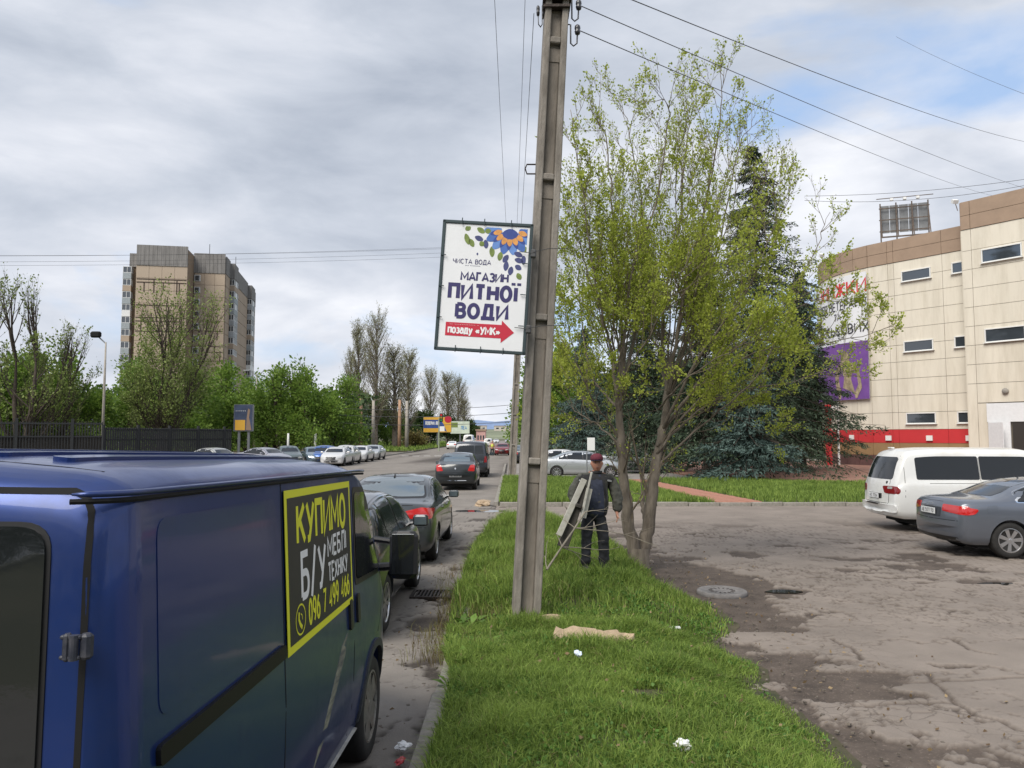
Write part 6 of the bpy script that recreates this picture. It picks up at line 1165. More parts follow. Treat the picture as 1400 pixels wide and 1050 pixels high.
# ------------------------------------------------------------------ trees
M_BARK = mat('grey_bark', (.13, .105, .08), .92, col2=(.23, .195, .155), var=.35, scale=9, bump=.9, bscale=18, stretch=(1, 1, .25)); M_TWIG = mat('twig_bark', (.15, .12, .085), .9, var=.3, scale=3); M_DBARK = mat('dark_bark', (.055, .042, .032), .95, var=.4, scale=5, bump=.6)
def grow(S, Lf, p, d, length, r, level, maxlev, rs, bend=.16, up=.1, nseg=5, kids=(4, 5), ang=38, ratio=.58, leafy=1.0, start=.25, droop=0.0):
    """grows a branch: S collects tube rows, Lf leaf points with directions"""
    pts = []; seg = length / nseg; q = np.array(p, float); d = np.array(d, float); d /= np.linalg.norm(d)
    for i in range(nseg):
        d = d + rs.randn(3) * bend + np.array([0, 0, up - droop * (i / nseg)]); d /= np.linalg.norm(d); n = q + d * seg; ra = r * (1 - .75 * i / nseg); rb = r * (1 - .75 * (i + 1) / nseg)
        S.append((*q, *n, ra, rb)); pts.append((q.copy(), n.copy(), d.copy(), ra)); q = n
    if level < maxlev:
        k = rs.randint(kids[0], kids[1] + 1)
        for j in range(k):
            s = start + (1 - start) * (j + rs.rand()) / k; i = min(int(s * nseg), nseg - 1); a, b, dd, ra = pts[i]; f = s * nseg - i; base = a + (b - a) * f
            v = rs.randn(3); v -= dd * v.dot(dd); v /= np.linalg.norm(v) + 1e-9; an = math.radians(ang * (.7 + .6 * rs.rand())); nd = dd * math.cos(an) + v * math.sin(an)
            grow(S, Lf, base, nd, length * ratio * (1.15 - .55 * s) * (.8 + .4 * rs.rand()), max(ra * .6, .0035), level + 1, maxlev, rs, bend, up, max(3, nseg - 1), kids, ang, ratio, leafy, .15, droop)
    if level >= maxlev - 1:
        for a, b, dd, ra in pts[(1 if level < maxlev else 0):]:
            m = rs.poisson(leafy * (1.0 if level == maxlev else .5))
            for _ in range(m): f = rs.rand(); Lf.append((*(a + (b - a) * f + rs.randn(3) * .02), *dd))
def tree(name, label, loc, S, Lf, lsize, m_leaf, m_bark, seed, group=None, aspect=.55, jitter=0.0, sides=5, cat='tree', crown='crown'):
    t = thing(name, label, cat, loc, group=group); big = [s for s in S if s[6] > .035]; small = [s for s in S if s[6] <= .035]
    link('trunk', tubes('trunk', big, 9 if sides > 4 else 6), m_bark, t, True)
    if small: link('twigs', tubes('twigs', small, 4 if sides > 4 else 3), M_TWIG if m_bark is not M_DBARK else M_DBARK, t, True)
    if Lf:
        A = np.array(Lf); P = A[:, :3] + (np.random.RandomState(seed).randn(len(A), 3) * jitter if jitter else 0); link(crown, leaves(crown, P, lsize, seed, A[:, 3:], aspect), m_leaf, t)
    return t
ML_YG = leaf_mat('young_yellow_green_leaves', (.21, .27, .03), (.5, .56, .1), .5, 1.0); ML_G = leaf_mat('fresh_green_leaves', (.085, .165, .025), (.24, .35, .065), .45, .35); ML_OL = leaf_mat('olive_leaves', (.11, .155, .035), (.28, .34, .1), .3, .3)
ML_SP = leaf_mat('spruce_needles', (.02, .036, .022), (.06, .09, .05), .05, .6, .7); ML_BS = leaf_mat('blue_spruce_needles', (.03, .055, .048), (.1, .15, .13), .05, .6, .7); ML_PO = leaf_mat('poplar_buds', (.15, .155, .08), (.34, .34, .2), .2, .2); ML_DK = leaf_mat('dark_green_leaves', (.02, .04, .012), (.06, .1, .025), .2, .3)
# --- the two stemmed tree beside the man: stems placed by hand, twigs grown from them
rs = np.random.RandomState(21); S, Lf = [], []; D0 = 13.0; LIMBS = []
def px3(x, y, d): v = at(x, y, d); return np.array(v)
def limb(pts, r0, r1, sub, leafy, up=.1, ang=32, ln=1.5, n_on=None, lev=1, pw=.6):
    P = [px3(x, y, D0 + dd) for x, y, dd in pts]; n = len(P) * 5; tt = np.linspace(0, 1, n + 1); ks = np.linspace(0, 1, len(P)); Q = np.stack([np.array([pchip(list(zip(ks, [p[c] for p in P])))(s) for s in tt]) for c in range(3)], 1)
    Q[1:-1] += rs.randn(n - 1, 3) * .012
    LIMBS.append((Q, [r0 + (r1 - r0) * (i / n) ** pw for i in range(n + 1)]))
    for j in range(sub):
        s = .15 + .85 * (j + rs.rand()) / sub; i = min(int(s * n), n - 1); base = Q[i]; dd = Q[i + 1] - Q[i]; dd /= np.linalg.norm(dd); v = rs.randn(3); v -= dd * v.dot(dd); v /= np.linalg.norm(v); an = math.radians(ang * (.6 + .8 * rs.rand())); nd = dd * math.cos(an) + v * math.sin(an); rr_ = r0 + (r1 - r0) * s ** .8
        grow(S, Lf, base, nd, ln * (1.25 - .75 * s) * (.6 + .7 * rs.rand()), max(.006, rr_ * .4), 1, 3, rs, .09, up, 5, (3, 4), 32, .52, leafy * (1.0 if base[2] < 4.6 else .42 if base[2] < 6 else .26) * (.55 if base[0] > 4.2 else 1), .2)
limb([(872, 772, 0), (862, 730, 0), (855, 680, -.1), (850, 620, -.2), (846, 560, -.3), (843, 520, -.35)], .115, .036, 3, .8, ln=1.2, pw=1.3)
limb([(874, 772, .1), (886, 725, .1), (892, 670, .2), (903, 600, .3), (912, 545, .4), (914, 500, .4)], .12, .036, 4, .8, ln=1.2, pw=1.3)
limb([(887, 720, .1), (878, 690, .4), (893, 655, .9), (905, 630, 1.2)], .05, .03, 3, 1.0, ln=.9)
LF = 7.5
main = [([(846, 560, -.3), (835, 480, -.5), (812, 380, -.8), (795, 260, -1.0), (780, 150, -1.1)], .05, .008, 15), ([(846, 560, -.3), (850, 440, 0), (838, 300, .2), (828, 190, .3), (812, 145, .4)], .055, .007, 15),
  ([(850, 540, -.2), (872, 420, .3), (880, 300, .6), (862, 190, .8), (850, 140, .9)], .05, .007, 14), ([(850, 530, -.2), (858, 400, -.6), (898, 270, -.9), (915, 150, -1.0), (900, 130, -1.1)], .045, .006, 14),
  ([(912, 545, .4), (905, 440, .6), (930, 300, .9), (940, 180, 1.0), (955, 145, 1.1)], .06, .007, 15), ([(912, 545, .4), (930, 430, .2), (960, 300, .1), (985, 160, 0), (990, 95, 0)], .06, .006, 16),
  ([(912, 545, .4), (950, 440, .9), (985, 330, 1.3), (1010, 200, 1.5), (1035, 165, 1.6)], .05, .006, 14), ([(905, 590, .3), (960, 480, -.3), (1020, 400, -.8), (1060, 310, -1.0), (1085, 260, -1.1)], .045, .006, 14),
  ([(905, 590, .3), (975, 500, .3), (1050, 440, .6), (1110, 350, .8), (1135, 290, .9)], .045, .006, 14), ([(898, 620, .2), (960, 540, 0), (1040, 480, -.2), (1130, 470, -.4), (1222, 445, -.6)], .04, .006, 16),
  ([(898, 610, .2), (990, 540, .7), (1090, 520, 1.1), (1160, 490, 1.3)], .035, .006, 12), ([(895, 640, .2), (950, 590, .2), (1030, 520, -.5), (1090, 420, -.7), (1140, 400, -.8)], .035, .006, 12),
  ([(848, 600, -.2), (820, 560, -.5), (790, 500, -.8), (768, 400, -1.0)], .035, .006, 12), ([(850, 610, -.2), (815, 580, .2), (785, 560, .5), (765, 480, .8)], .03, .006, 10), ([(852, 570, -.2), (805, 500, .6), (790, 380, 1.0), (785, 250, 1.2)], .035, .006, 12),
  ([(850, 520, -.3), (880, 470, -1.0), (920, 400, -1.4), (950, 330, -1.6)], .03, .006, 12), ([(912, 545, .4), (900, 480, 1.2), (880, 420, 1.6), (850, 330, 1.8)], .03, .006, 12), ([(900, 560, .3), (935, 520, -.8), (1000, 480, -1.3), (1060, 450, -1.6)], .03, .006, 11), ([(905, 580, .3), (950, 560, .9), (1010, 570, 1.3), (1060, 575, 1.5)], .025, .005, 9)]
for k_ in range(13):
    xt = 785 + 24 * k_ + rs.uniform(-8, 8); yt = 150 + 40 * abs(k_ - 7) / 3 + rs.uniform(-15, 60); xb, yb = (848, 545) if k_ < 5 else (911, 550); dz = rs.uniform(-1.3, 1.4); b0 = -.3 if k_ < 5 else .4
    main.append(([(xb, yb, b0), (xb + (xt - xb) * .35, yb + (yt - yb) * .35, b0 + dz * .4), (xb + (xt - xb) * .75, yb + (yt - yb) * .7, b0 + dz * .8), (xt, yt, b0 + dz)], .028, .005, 13))
for pts, r0, r1, n_ in main: limb(pts, r0 * .75, r1 * .6, int(n_ * 1.2), LF, ang=34, ln=1.2, up=.13)
base = Vector((float(px3(872, 772, D0)[0]), D0, float(verge_z(np.array([2.0]), np.array([13.0]))[0]))); off = np.array(base)
S2 = [(*(np.array(s[:3]) - off), *(np.array(s[3:6]) - off), s[6], s[7]) for s in S]; 
Lf2 = [(*(np.array(l[:3]) - off), *l[3:]) for l in Lf]
print('front tree', len(S2), len(Lf2))
ft = tree('two_stemmed_tree', 'two stemmed tree with fresh yellow green leaves right beside the man', base, [(0.0, 0.0, -.3, .02, 0.0, .25, .24, .17)] + S2, Lf2, .038, ML_YG, M_BARK, 5, aspect=.75, jitter=.015)
for Q, rr_ in LIMBS: MB().tube([tuple(q - off) for q in Q], rr_, 10 if rr_[0] > .06 else 7).build('limb', M_BARK, ft, True)
# --- spruces
def spruce(name, label, loc, H, Rb, m, seed, n_whorl=42, group='spruces on the lawn', size=.19, clear=.06, dens=1.0):
    rs = np.random.RandomState(seed); S, Lf = [(0, 0, -.2, 0, 0, H * .6, .22 * H / 15, .1), (0, 0, H * .6, 0, 0, H, .1, .02)], []
    for k in range(n_whorl):
        s = clear + (1 - clear) * (k + .5 * rs.rand()) / n_whorl; z = H * s; Lb = Rb * (1 - s) ** .82 * (.72 + .5 * rs.rand()) + .12; nb = rs.randint(5, 8)
        for j in range(nb):
            a = rs.rand() * 6.283; l = Lb * (.65 + .5 * rs.rand()); q = np.array([0, 0, z]); d = np.array([math.cos(a), math.sin(a), .25 - .1 * (1 - s)]); n = 6; side = np.array([-math.sin(a), math.cos(a), 0])
            for i in range(n):
                d = d + np.array([0, 0, -.16 if i < 4 else .14]) + rs.randn(3) * .05; d /= np.linalg.norm(d); p2 = q + d * l / n; S.append((*q, *p2, .03 * (1 - i / n) + .008, .03 * (1 - (i + 1) / n) + .008))
                f = (i + 1) / n; wd = l * .34 * (1 - abs(f - .55) * 1.2) + .08; c = int((21 * dens) * (l / 2 + .4) * (.5 + .5 * f) + 2)
                for _ in range(c): t_ = rs.rand(); sg = rs.uniform(-1, 1); P = q + (p2 - q) * t_ + side * sg * wd + np.array([0, 0, -abs(sg) * wd * .35 - .12 * rs.rand()]); dd = d * .7 + side * np.sign(sg) * .7 + np.array([0, 0, -.35]); Lf.append((*P, *dd))
                q = p2
    return tree(name, label, loc, S, Lf, size, m, M_DBARK, seed, group, aspect=.3, sides=3, crown='needles')
q = at(1040, 650, 43); spruce('spruce_tree', 'tallest dark spruce rising behind the two stemmed tree', (q.x + .3, 44, 0), 19.4, 6.2, ML_SP, 3, 46, dens=1.0)
q = at(960, 650, 42); spruce('spruce_tree', 'thick trunked spruce left of the blue spruce behind the two stemmed tree', (at(965, 600, 40).x, 40, 0), 13.0, 3.6, ML_SP, 4, 40, clear=.12)
spruce('spruce_tree', 'small blue green spruce standing on the right lawn', (at(1022, 600, 37.5).x, 37.5, 0), 7.0, 3.0, ML_BS, 5, 26, dens=1.5, clear=.16)
spruce('spruce_tree', 'dark spruce behind the trunks of the two stemmed tree', (at(885, 600, 48).x, 48, 0), 15.5, 4.2, ML_SP, 6, 44); spruce('spruce_tree', 'dark bluish spruce left of the man seen right of the near pole', (at(800, 600, 58).x, 58, 0), 10.5, 4.2, ML_BS, 7, 34, clear=.1)
spruce('spruce_tree', 'broad dark spruce against the curved corner of the shop building', (at(1098, 600, 50).x, 50, 0), 13.2, 4.3, ML_SP, 8, 40, clear=.12, dens=1.2)
# --- broadleaf templates
def leafy(name, label, loc, H, spread, m_leaf, seed, group, leafy_n=5.5, lsize=.3, ang=46, up=.06, bark=M_DBARK, jitter=.38, trunk=.3, stems=1, kids=(4, 6), clear=.16, levels=3, ratio=.6):
    rs = np.random.RandomState(seed); S, Lf = [], []
    for k in range(stems):
        a = 6.283 * k / max(stems, 1) + rs.rand(); d0 = np.array([math.cos(a) * .22 * (stems > 1), math.sin(a) * .22 * (stems > 1), 1.0]); tr = H * .62; q = np.array([0, 0, -.1]); n = 6; d = d0; r = trunk * H / 12 / (1 + .3 * (stems - 1))
        for i in range(n):
            d = d + rs.randn(3) * .06; d /= np.linalg.norm(d); p2 = q + d * tr / n; r0, r1 = r * (1 - .13 * i), r * (1 - .13 * (i + 1)); S.append((*q, *p2, r0, r1))
            if (i + 1) / n > clear:
                for _ in range(rs.randint(2, 4)):
                    b_ = rs.rand() * 6.283; el = .35 + .5 * rs.rand(); nd = np.array([math.cos(b_), math.sin(b_), el]); grow(S, Lf, q + (p2 - q) * rs.rand(), nd, spread * (.75 + .4 * rs.rand()) * (1 - .3 * i / n), r1 * .45, 1, levels, rs, .13, up, 5, kids, ang, ratio, leafy_n, .25)
            q = p2
        for _ in range(3): grow(S, Lf, q, d + rs.randn(3) * .3, H * .38, r * .35, 1, levels, rs, .1, up, 5, kids, ang, ratio, leafy_n, .2)
    return tree(name, label, loc, S, Lf, lsize, m_leaf, bark, seed, group, sides=3, jitter=jitter, aspect=.8)
gl = 'leafy trees across the street'
ta = leafy('leafy_tree', 'round fresh green tree left of the portrait billboard lamp', (at(300, 600, 90).x, 90, 0), 10.0, 4.0, ML_G, 31, gl); tb2 = leafy('leafy_tree', 'fresh green tree right of the double street lamp', (at(375, 600, 98).x, 98, 0), 10.2, 4.2, ML_G, 32, gl); tc2 = leafy('leafy_tree', 'tall fresh green tree above the parked cars, next to the poplars', (at(432, 600, 96).x, 96, 0), 10.8, 4.2, ML_G, 33, gl)
lst = [(ta, 405, 108, 1.0, 'fresh green tree just behind the gap between the two short white posts'), (tb2, 455, 104, .95, 'fresh green tree touching the leftmost rusty trolley pole'), (tc2, 335, 110, .95, 'green tree behind the portrait billboard'), (ta, 255, 85, .9, 'green tree at the foot of the apartment tower, right of the tall willow'), (tb2, 200, 95, 1.05, 'green tree hidden behind the tall olive willow'),
  (tc2, 110, 72, .92, 'bright green tree behind the tall dark fence, left of the single street lamp'), (ta, 60, 78, 1.0, 'green tree behind the tall dark fence near the left edge'), (tb2, 10, 66, .85, 'green tree at the very left edge behind the fence'), (tc2, 165, 84, .9, 'green tree between the single street lamp and the tall willow'), (ta, 480, 150, 1.05, 'green tree low behind the poplar trunks, left one'), (tc2, 530, 158, 1.0, 'green tree low behind the poplar trunks, right one')]
for i, (src, px_, d, sc, lab) in enumerate(lst): dup(src, (at(px_, 600, d).x, d, 0), i * 1.3, lab, sc)
te = leafy('leafy_tree', 'dark green hedge like tree behind the blue and yellow billboard', (at(575, 600, 190).x, 190, 0), 7.5, 4.5, ML_DK, 35, 'dark trees by the billboards', lsize=.4, clear=.05)
for px_, d, s, lab in ((552, 180, .8, 'low dark tree left of the blue and yellow billboard'), (612, 200, .9, 'dark tree behind the pale billboard'), (640, 215, .8, 'dark tree right of the pale billboard')): dup(te, (at(px_, 600, d).x, d, 0), d, lab, s)
wl_ = leafy('willow_tree', 'tall olive willow with upright limbs in front of the apartment tower', (at(222, 600, 74).x, 74, 0), 15.2, 5.4, ML_OL, 41, None, leafy_n=2.4, lsize=.17, ang=34, up=.2, stems=4, jitter=.16, trunk=.42, clear=.15)
b1 = leafy('bare_tree', 'nearly bare tall tree with thin upright twigs at the left edge', (at(30, 600, 62).x, 62, 0), 14.0, 4.2, ML_OL, 42, 'sparse tall trees at the left', leafy_n=.9, lsize=.18, ang=26, up=.25, stems=2, jitter=.06, trunk=.35)
dup(b1, (at(-12, 600, 70).x, 70, 0), 2.0, 'sparse tree cut by the left edge of the picture behind the bare one', 1.05); dup(b1, (at(75, 600, 66).x, 66, 0), 4.0, 'smaller sparse tree right of the bare tall tree', .78)
# --- poplars
def poplar(name, label, loc, H, Rr, seed, m=ML_PO, leafy_n=2.0, group='tall grey poplars'):
    rs = np.random.RandomState(seed); S, Lf = [], []; q = np.array([0, 0, -.1]); n = 14; d = np.array([0, 0, 1.])
    for i in range(n):
        d = np.array([0, 0, 1.]) + rs.randn(3) * .03; p2 = q + d * H * .96 / n; S.append((*q, *p2, .45 * (1 - i / n) + .03, .45 * (1 - (i + 1) / n) + .03)); s = (i + 1) / n
        if s > .2:
            for _ in range(11): b_ = rs.rand() * 6.283; nd = np.array([math.cos(b_), math.sin(b_), 1.15 + .8 * rs.rand()]); grow(S, Lf, q + (p2 - q) * rs.rand(), nd, Rr * 2.5 * (1.05 - .62 * abs(s - .45) * 1.6) * (.7 + .5 * rs.rand()), .06, 1, 2, rs, .05, .12, 5, (4, 6), 20, .5, leafy_n, .2)
        q = p2
    return tree(name, label, loc, S, Lf, .42, m, M_BARK, seed, group, aspect=.16, sides=3, jitter=.1)
pa = poplar('poplar_tree', 'tallest grey poplar, left of the middle of the sky gap', (at(514, 600, 146).x, 146, 0), 24.2, 2.7, 51); pb = poplar('poplar_tree', 'slim grey poplar just left of the tallest poplar', (at(489, 600, 148).x, 148, 0), 23.8, 1.8, 52)
for src, px_, d, sc, lab in ((pa, 478, 158, (.55, .55, .78), 'dark thin poplar, leftmost of the row'), (pb, 540, 150, (1.4, 1.4, .82), 'greenish poplar right of the tallest one'), (pb, 556, 165, (1.3, 1.3, .86), 'broad poplar above the rusty trolley pole'), (pa, 588, 215, (.95, .95, .83), 'far poplar, left one of the pair near the sign corner'), (pb, 613, 225, (1.5, 1.5, .86), 'far poplar, tallest of the group by the pale billboard'), (pa, 626, 236, (1.0, 1.0, .8), 'far poplar, rightmost full one beside the sky gap'), (pb, 636, 262, (1.3, 1.3, .62), 'smallest farthest poplar at the end of the row')): dup(src, (at(px_, 600, d).x, d, 0), d, lab, sc)
# --- trees right of the street, background
for src, px_, d, sc, lab in ((ta, 752, 120, 1.5, 'green tree farther back between the near pole and the dark bluish spruce'), (tb2, 770, 90, 1.15, 'green tree in the background just right of the near pole'), (tc2, 728, 150, 1.3, 'green tree far away right behind the second pole'), (te, 850, 75, 1.1, 'dark tree in the background above the silver saloon'), (te, 1130, 88, 1.35, 'dark tree in the background left of the shop corner'), (te, 1060, 85, 1.3, 'dark tree in the background right of the blue green spruce'), (te, 930, 80, 1.2, 'dark tree in the background behind the thick trunked spruce'), (te, 995, 92, 1.3, 'dark tree in the background between the two front spruces')): dup(src, (at(px_, 600, d).x, d, 0), d * 1.7, lab, sc, group='background trees beyond the right lawn')
hb = leafy('hedge_bush', 'low reddish green hedge on the far left verge', (at(568, 600, 150).x, 150, 0), 2.0, 2.6, leaf_mat('reddish_hedge_leaves', (.1, .07, .03), (.22, .2, .06), .2, .5), 61, None, lsize=.3, clear=0, levels=2, leafy_n=8)
# dead branch in the grass before the man
S = []; rs = np.random.RandomState(9); LfD = []; pts = [at(748, 778, 10.2), at(768, 748, 10.4), at(786, 722, 10.6), at(800, 700, 10.8)]; pts = [np.array(p) for p in pts]
for a_, b_ in zip(pts[:-1], pts[1:]): S.append((*a_, *b_, .016, .012))
for p, tgt in ((pts[1], (850, 742)), (pts[1], (820, 770)), (pts[2], (850, 712)), (pts[2], (765, 705)), (pts[1], (762, 728)), (pts[3], (842, 690)), (pts[2], (905, 735)), (pts[0], (742, 742))):
    q_ = np.array(at(tgt[0], tgt[1], 10.7)); d = q_ - p; grow(S, LfD, p, d, float(np.linalg.norm(d)), .008, 1, 2, rs, .08, .0, 5, (2, 4), 35, .4, .25, .2)
o0 = np.array(pts[0]); S = [(*(np.array(s[:3]) - o0), *(np.array(s[3:6]) - o0), s[6], s[7]) for s in S]; o = link('dead_branch', tubes('dead_branch', S, 5), mat('dead_wood', (.25, .22, .17), .9, var=.2, scale=8), None, True, tuple(o0)); tag(o, 'pale bare dead branch sticking out of the grass in front of the man', 'branch')
# weeds by the kerb and broad leaves in the verge
wd = MB(); rr = random.Random(6)
for (x, y, n, L_) in ((-.42, 7.1, 16, .22), (-.3, 7.6, 14, .2), (-.45, 6.3, 8, .15), (.75, 8.2, 10, .14), (-.5, 8.6, 14, .22)):
    z = float(verge_z(np.array([max(x, -.45)]), np.array([y]))[0]); b = len(wd.v)
    for k in range(n):
        a = rr.uniform(0, 6.28); l = L_ * rr.uniform(.6, 1.1); w = l * .18; d = Vector((math.cos(a), math.sin(a), rr.uniform(.5, 1.3))).normalized(); s = Vector((-math.sin(a), math.cos(a), 0)); p0 = Vector((x + rr.uniform(-.1, .1), y + rr.uniform(-.15, .15), z)); m1 = p0 + d * l * .5; tip = p0 + d * l + Vector((0, 0, -.25 * l)); b = len(wd.v); wd.v += [tuple(p0), tuple(m1 + s * w), tuple(m1 - s * w), tuple(tip), tuple(m1 + Vector((0, 0, -.01)))]; wd.f += [(b, b + 1, b + 4), (b, b + 4, b + 2), (b + 1, b + 3, b + 4), (b + 4, b + 3, b + 2)]
wd.build('broad_leaved_weeds', leaf_mat('weed_leaf', (.07, .14, .02), (.16, .27, .05), .3, 1.5), kind='stuff')
# ------------------------------------------------------------------ people
def skin(name, joints, edges, m, parent, sub=2, root=0, folds=0.0):
    me = bpy.data.meshes.new(name); me.from_pydata([j[0] for j in joints], edges, []); o = bpy.data.objects.new(name, me); C.objects.link(o); md = o.modifiers.new('s', 'SKIN'); md.use_smooth_shade = True; md.branch_smoothing = .6
    lay = me.skin_vertices[0].data
    for i, j in enumerate(joints):
        r = j[1]; lay[i].radius = r if hasattr(r, '__len__') else (r, r); lay[i].use_root = (i == root)
    sb = o.modifiers.new('d', 'SUBSURF'); sb.levels = sb.render_levels = sub
    bpy.context.view_layer.update(); new = bpy.data.meshes.new_from_object(o.evaluated_get(bpy.context.evaluated_depsgraph_get())); new.name = name; bpy.data.objects.remove(o); bpy.data.meshes.remove(me); new.materials.clear(); new.shade_smooth()
    if folds:
        from mathutils import noise as mn
        for v in new.vertices: p = v.co; v.co = p + v.normal * (folds * (mn.noise(Vector((p.x * 9, p.y * 9, p.z * 14))) + .6 * mn.noise(Vector((p.x * 22 + 5, p.y * 22, p.z * 30)))))
    return new
def chain(ids): return list(zip(ids[:-1], ids[1:]))
M_SKIN = mat('skin', (.42, .2, .13), .55, var=.12, scale=14); M_JK = mat('jacket_grey_green', (.03, .031, .027), .85, var=.4, scale=5, bump=.6, bscale=14, col2=(.11, .11, .09)); M_JKD = mat('jacket_black', (.018, .018, .02), .8, var=.3, scale=9, bump=.4, bscale=12); M_TRO = mat('dark_trousers', (.02, .021, .026), .85, var=.3, scale=9, bump=.5, bscale=14); M_BOOT = mat('boot', (.02, .018, .016), .6)
man = thing('person', 'man in dark work jacket and maroon cap standing on the grass with a wooden frame', 'person', (at(812, 700, 11.55).x, 11.55, .2), R(4))
# local: x to the picture's right, -y to the camera; feet at z = 0
def head_into(bm_list, c, s, turn=0.0, tilt=0.0):
    bm = bmesh.new(); bmesh.ops.create_uvsphere(bm, u_segments=28, v_segments=20, radius=1); M = Matrix.Translation(c) @ Matrix.Rotation(turn, 4, 'Z') @ Matrix.Rotation(tilt, 4, 'X')
    for v in bm.verts:
        x, y, z = v.co; f = max(0, -y); w = .076 * (1 - .22 * max(0, -z) ** 1.4); X = x * w; Y = y * .098 * (1 - .1 * max(0, -z) * f); Z = z * .118
        if abs(x) < .2 and f > .75 and -.35 < z < .12: Y -= .024 * (1 - abs(x) / .2) * (1 - abs(z + .18) / .32 if abs(z + .18) < .32 else 0) # nose
        if abs(abs(x) - .38) < .16 and f > .6 and .0 < z < .2: Y += .007
        if f > .7 and abs(x) < .42 and -.6 < z < -.38: Y -= .005 * math.cos((z + .49) * 14)
        if f > .55 and z < -.7: Y -= .012
        for sx in (-1, 1):
            if sx * x > .9 and abs(z) < .3 and abs(y) < .3: X += sx * .014 * (1 - abs(z) / .3)
        v.co = M @ (Vector((X, Y, Z)) * s)
    me = bpy.data.meshes.new('h'); bm.to_mesh(me); bm.free(); return me
def merge(name, meshes, m, parent):
    bm = bmesh.new()
    for q in meshes: bm.from_mesh(q)
    me = bpy.data.meshes.new(name); bm.to_mesh(me); bm.free(); o = link(name, me, m, parent, True); return o
HC = Vector((.045, -.02, 1.6))
# body: pelvis root, legs, spine, neck, arms, hands with fingers
J = [((0, 0, .93), .09), ((0, 0, 1.1), .11), ((.01, 0, 1.3), .12), ((.02, 0, 1.42), .1), ((.035, -.005, 1.5), .055), ((.042, -.01, 1.56), .05),
     ((-.1, 0, .86), .07), ((-.115, -.02, .5), .05), ((-.125, .02, .09), .04), ((-.13, -.1, .04), .035), ((.1, 0, .86), .07), ((.13, -.03, .5), .05), ((.15, .02, .09), .04), ((.16, -.1, .04), .035),
     ((-.18, 0, 1.4), .055), ((-.29, -.02, 1.17), .045), ((-.24, -.16, .99), .032), ((-.225, -.2, .955), .027), ((.21, 0, 1.4), .055), ((.31, .0, 1.15), .045), ((.335, -.05, .9), .032), ((.34, -.06, .84), .03)]
E_ = chain([0, 1, 2, 3, 4, 5]) + chain([0, 6, 7, 8, 9]) + chain([0, 10, 11, 12, 13]) + chain([3, 14, 15, 16, 17]) + chain([3, 18, 19, 20, 21])
for b0, dx, curl in ((17, 1, 1), (21, 1, 0)):
    bx_, by_, bz_ = J[b0][0]
    for k in range(4):
        i0 = len(J)
        if curl: P = [(bx_ + .015 + .004 * k, by_ - .03 + .001 * k, bz_ - .012 - .018 * k + .02), (bx_ + .04, by_ - .055, bz_ - .018 * k + .01), (bx_ + .06, by_ - .035, bz_ - .018 * k + .005)]
        else: P = [(bx_ - .008 + .005 * k, by_ - .028 + .018 * k, bz_ - .05), (bx_ - .014 + .004 * k, by_ - .034 + .018 * k, bz_ - .085), (bx_ - .026 + .003 * k, by_ - .03 + .017 * k, bz_ - .11 + .006 * abs(k - 1.5))]
        for p in P: J.append((p, .0095))
        E_ += [(b0, i0), (i0, i0 + 1), (i0 + 1, i0 + 2)]
    i0 = len(J); tx = [(bx_ - .005, by_ - .045, bz_ - .02), (bx_ + .015, by_ - .06, bz_ - .045)] if not curl else [(bx_ + .03, by_ - .0, bz_ + .02), (bx_ + .055, by_ - .015, bz_ + .03)]
    for p in tx: J.append((p, .011))
    E_ += [(b0, i0), (i0, i0 + 1)]
merge('body', [skin('b', J, E_, None, None), head_into(None, HC, 1.1, R(-8), R(4))], M_SKIN, man)
TJ = [((0, .0, .98), (.185, .14)), ((0, 0, .88), (.185, .14)), ((-.1, 0, .8), .12), ((-.118, -.02, .5), .082), ((-.13, .02, .07), .078), ((.1, 0, .8), .12), ((.133, -.03, .5), .09), ((.155, .02, .07), .08)]
link('trousers', skin('trousers', TJ, [(0, 1)] + chain([1, 2, 3, 4]) + chain([1, 5, 6, 7]), None, None, 3, folds=.014), M_TRO, man)
JJ = [((.0, 0, .76), (.25, .18)), ((.0, 0, 1.05), (.235, .18)), ((.01, 0, 1.28), (.245, .18)), ((.02, 0, 1.4), (.18, .13)), ((.03, 0, 1.47), (.085, .085)), ((-.19, .0, 1.4), .09), ((-.33, -.01, 1.16), .09), ((-.265, -.12, 1.01), .07), ((.24, 0, 1.4), .1), ((.35, .0, 1.13), .092), ((.352, -.045, .86), .072)]
jk = link('jacket', skin('jacket', JJ, chain([0, 1, 2, 3, 4]) + chain([3, 5, 6, 7]) + chain([3, 8, 9, 10]), None, None, 3, folds=.016), M_JK, man)
bm = bmesh.new(); bm.from_mesh(jk.data); jb = BVHTree.FromBMesh(bm); bm.free()
patch(jb, rounded([(-.1, .8), (.13, .8), (.12, 1.44), (-.06, 1.44)], .03), 'rear', .006, 'vest_front', mat('navy_lining', (.03, .036, .06), .8, var=.3, scale=20, bump=.5, bscale=20), jk, .05); patch(jb, rounded([(-.26, 1.36), (.3, 1.36), (.2, 1.48), (-.16, 1.48)], .04), 'rear', .007, 'shoulder_yoke', M_JKD, jk, .05)
for x in (-.2, .22): patch(jb, rounded([(x - .035, 1.34), (x + .035, 1.335), (x + .03, 1.36), (x - .035, 1.366)], .012), 'rear', .011, 'reflective_tab', mat('reflective_grey', (.45, .46, .45), .5), jk, .03)
for x in (-.12, .15): strip(jb, [(x, .85), (x + .01, 1.1), (x * .7, 1.44)], 'rear', .03, .012, 'jacket_edge', M_JKD, jk, .05)
MB().lathe([(.075, 0), (.1, .02), (.095, .05), (.07, .05)], 18, 'z', (.035, .005, 1.44)).build('collar', M_JKD, jk, True)
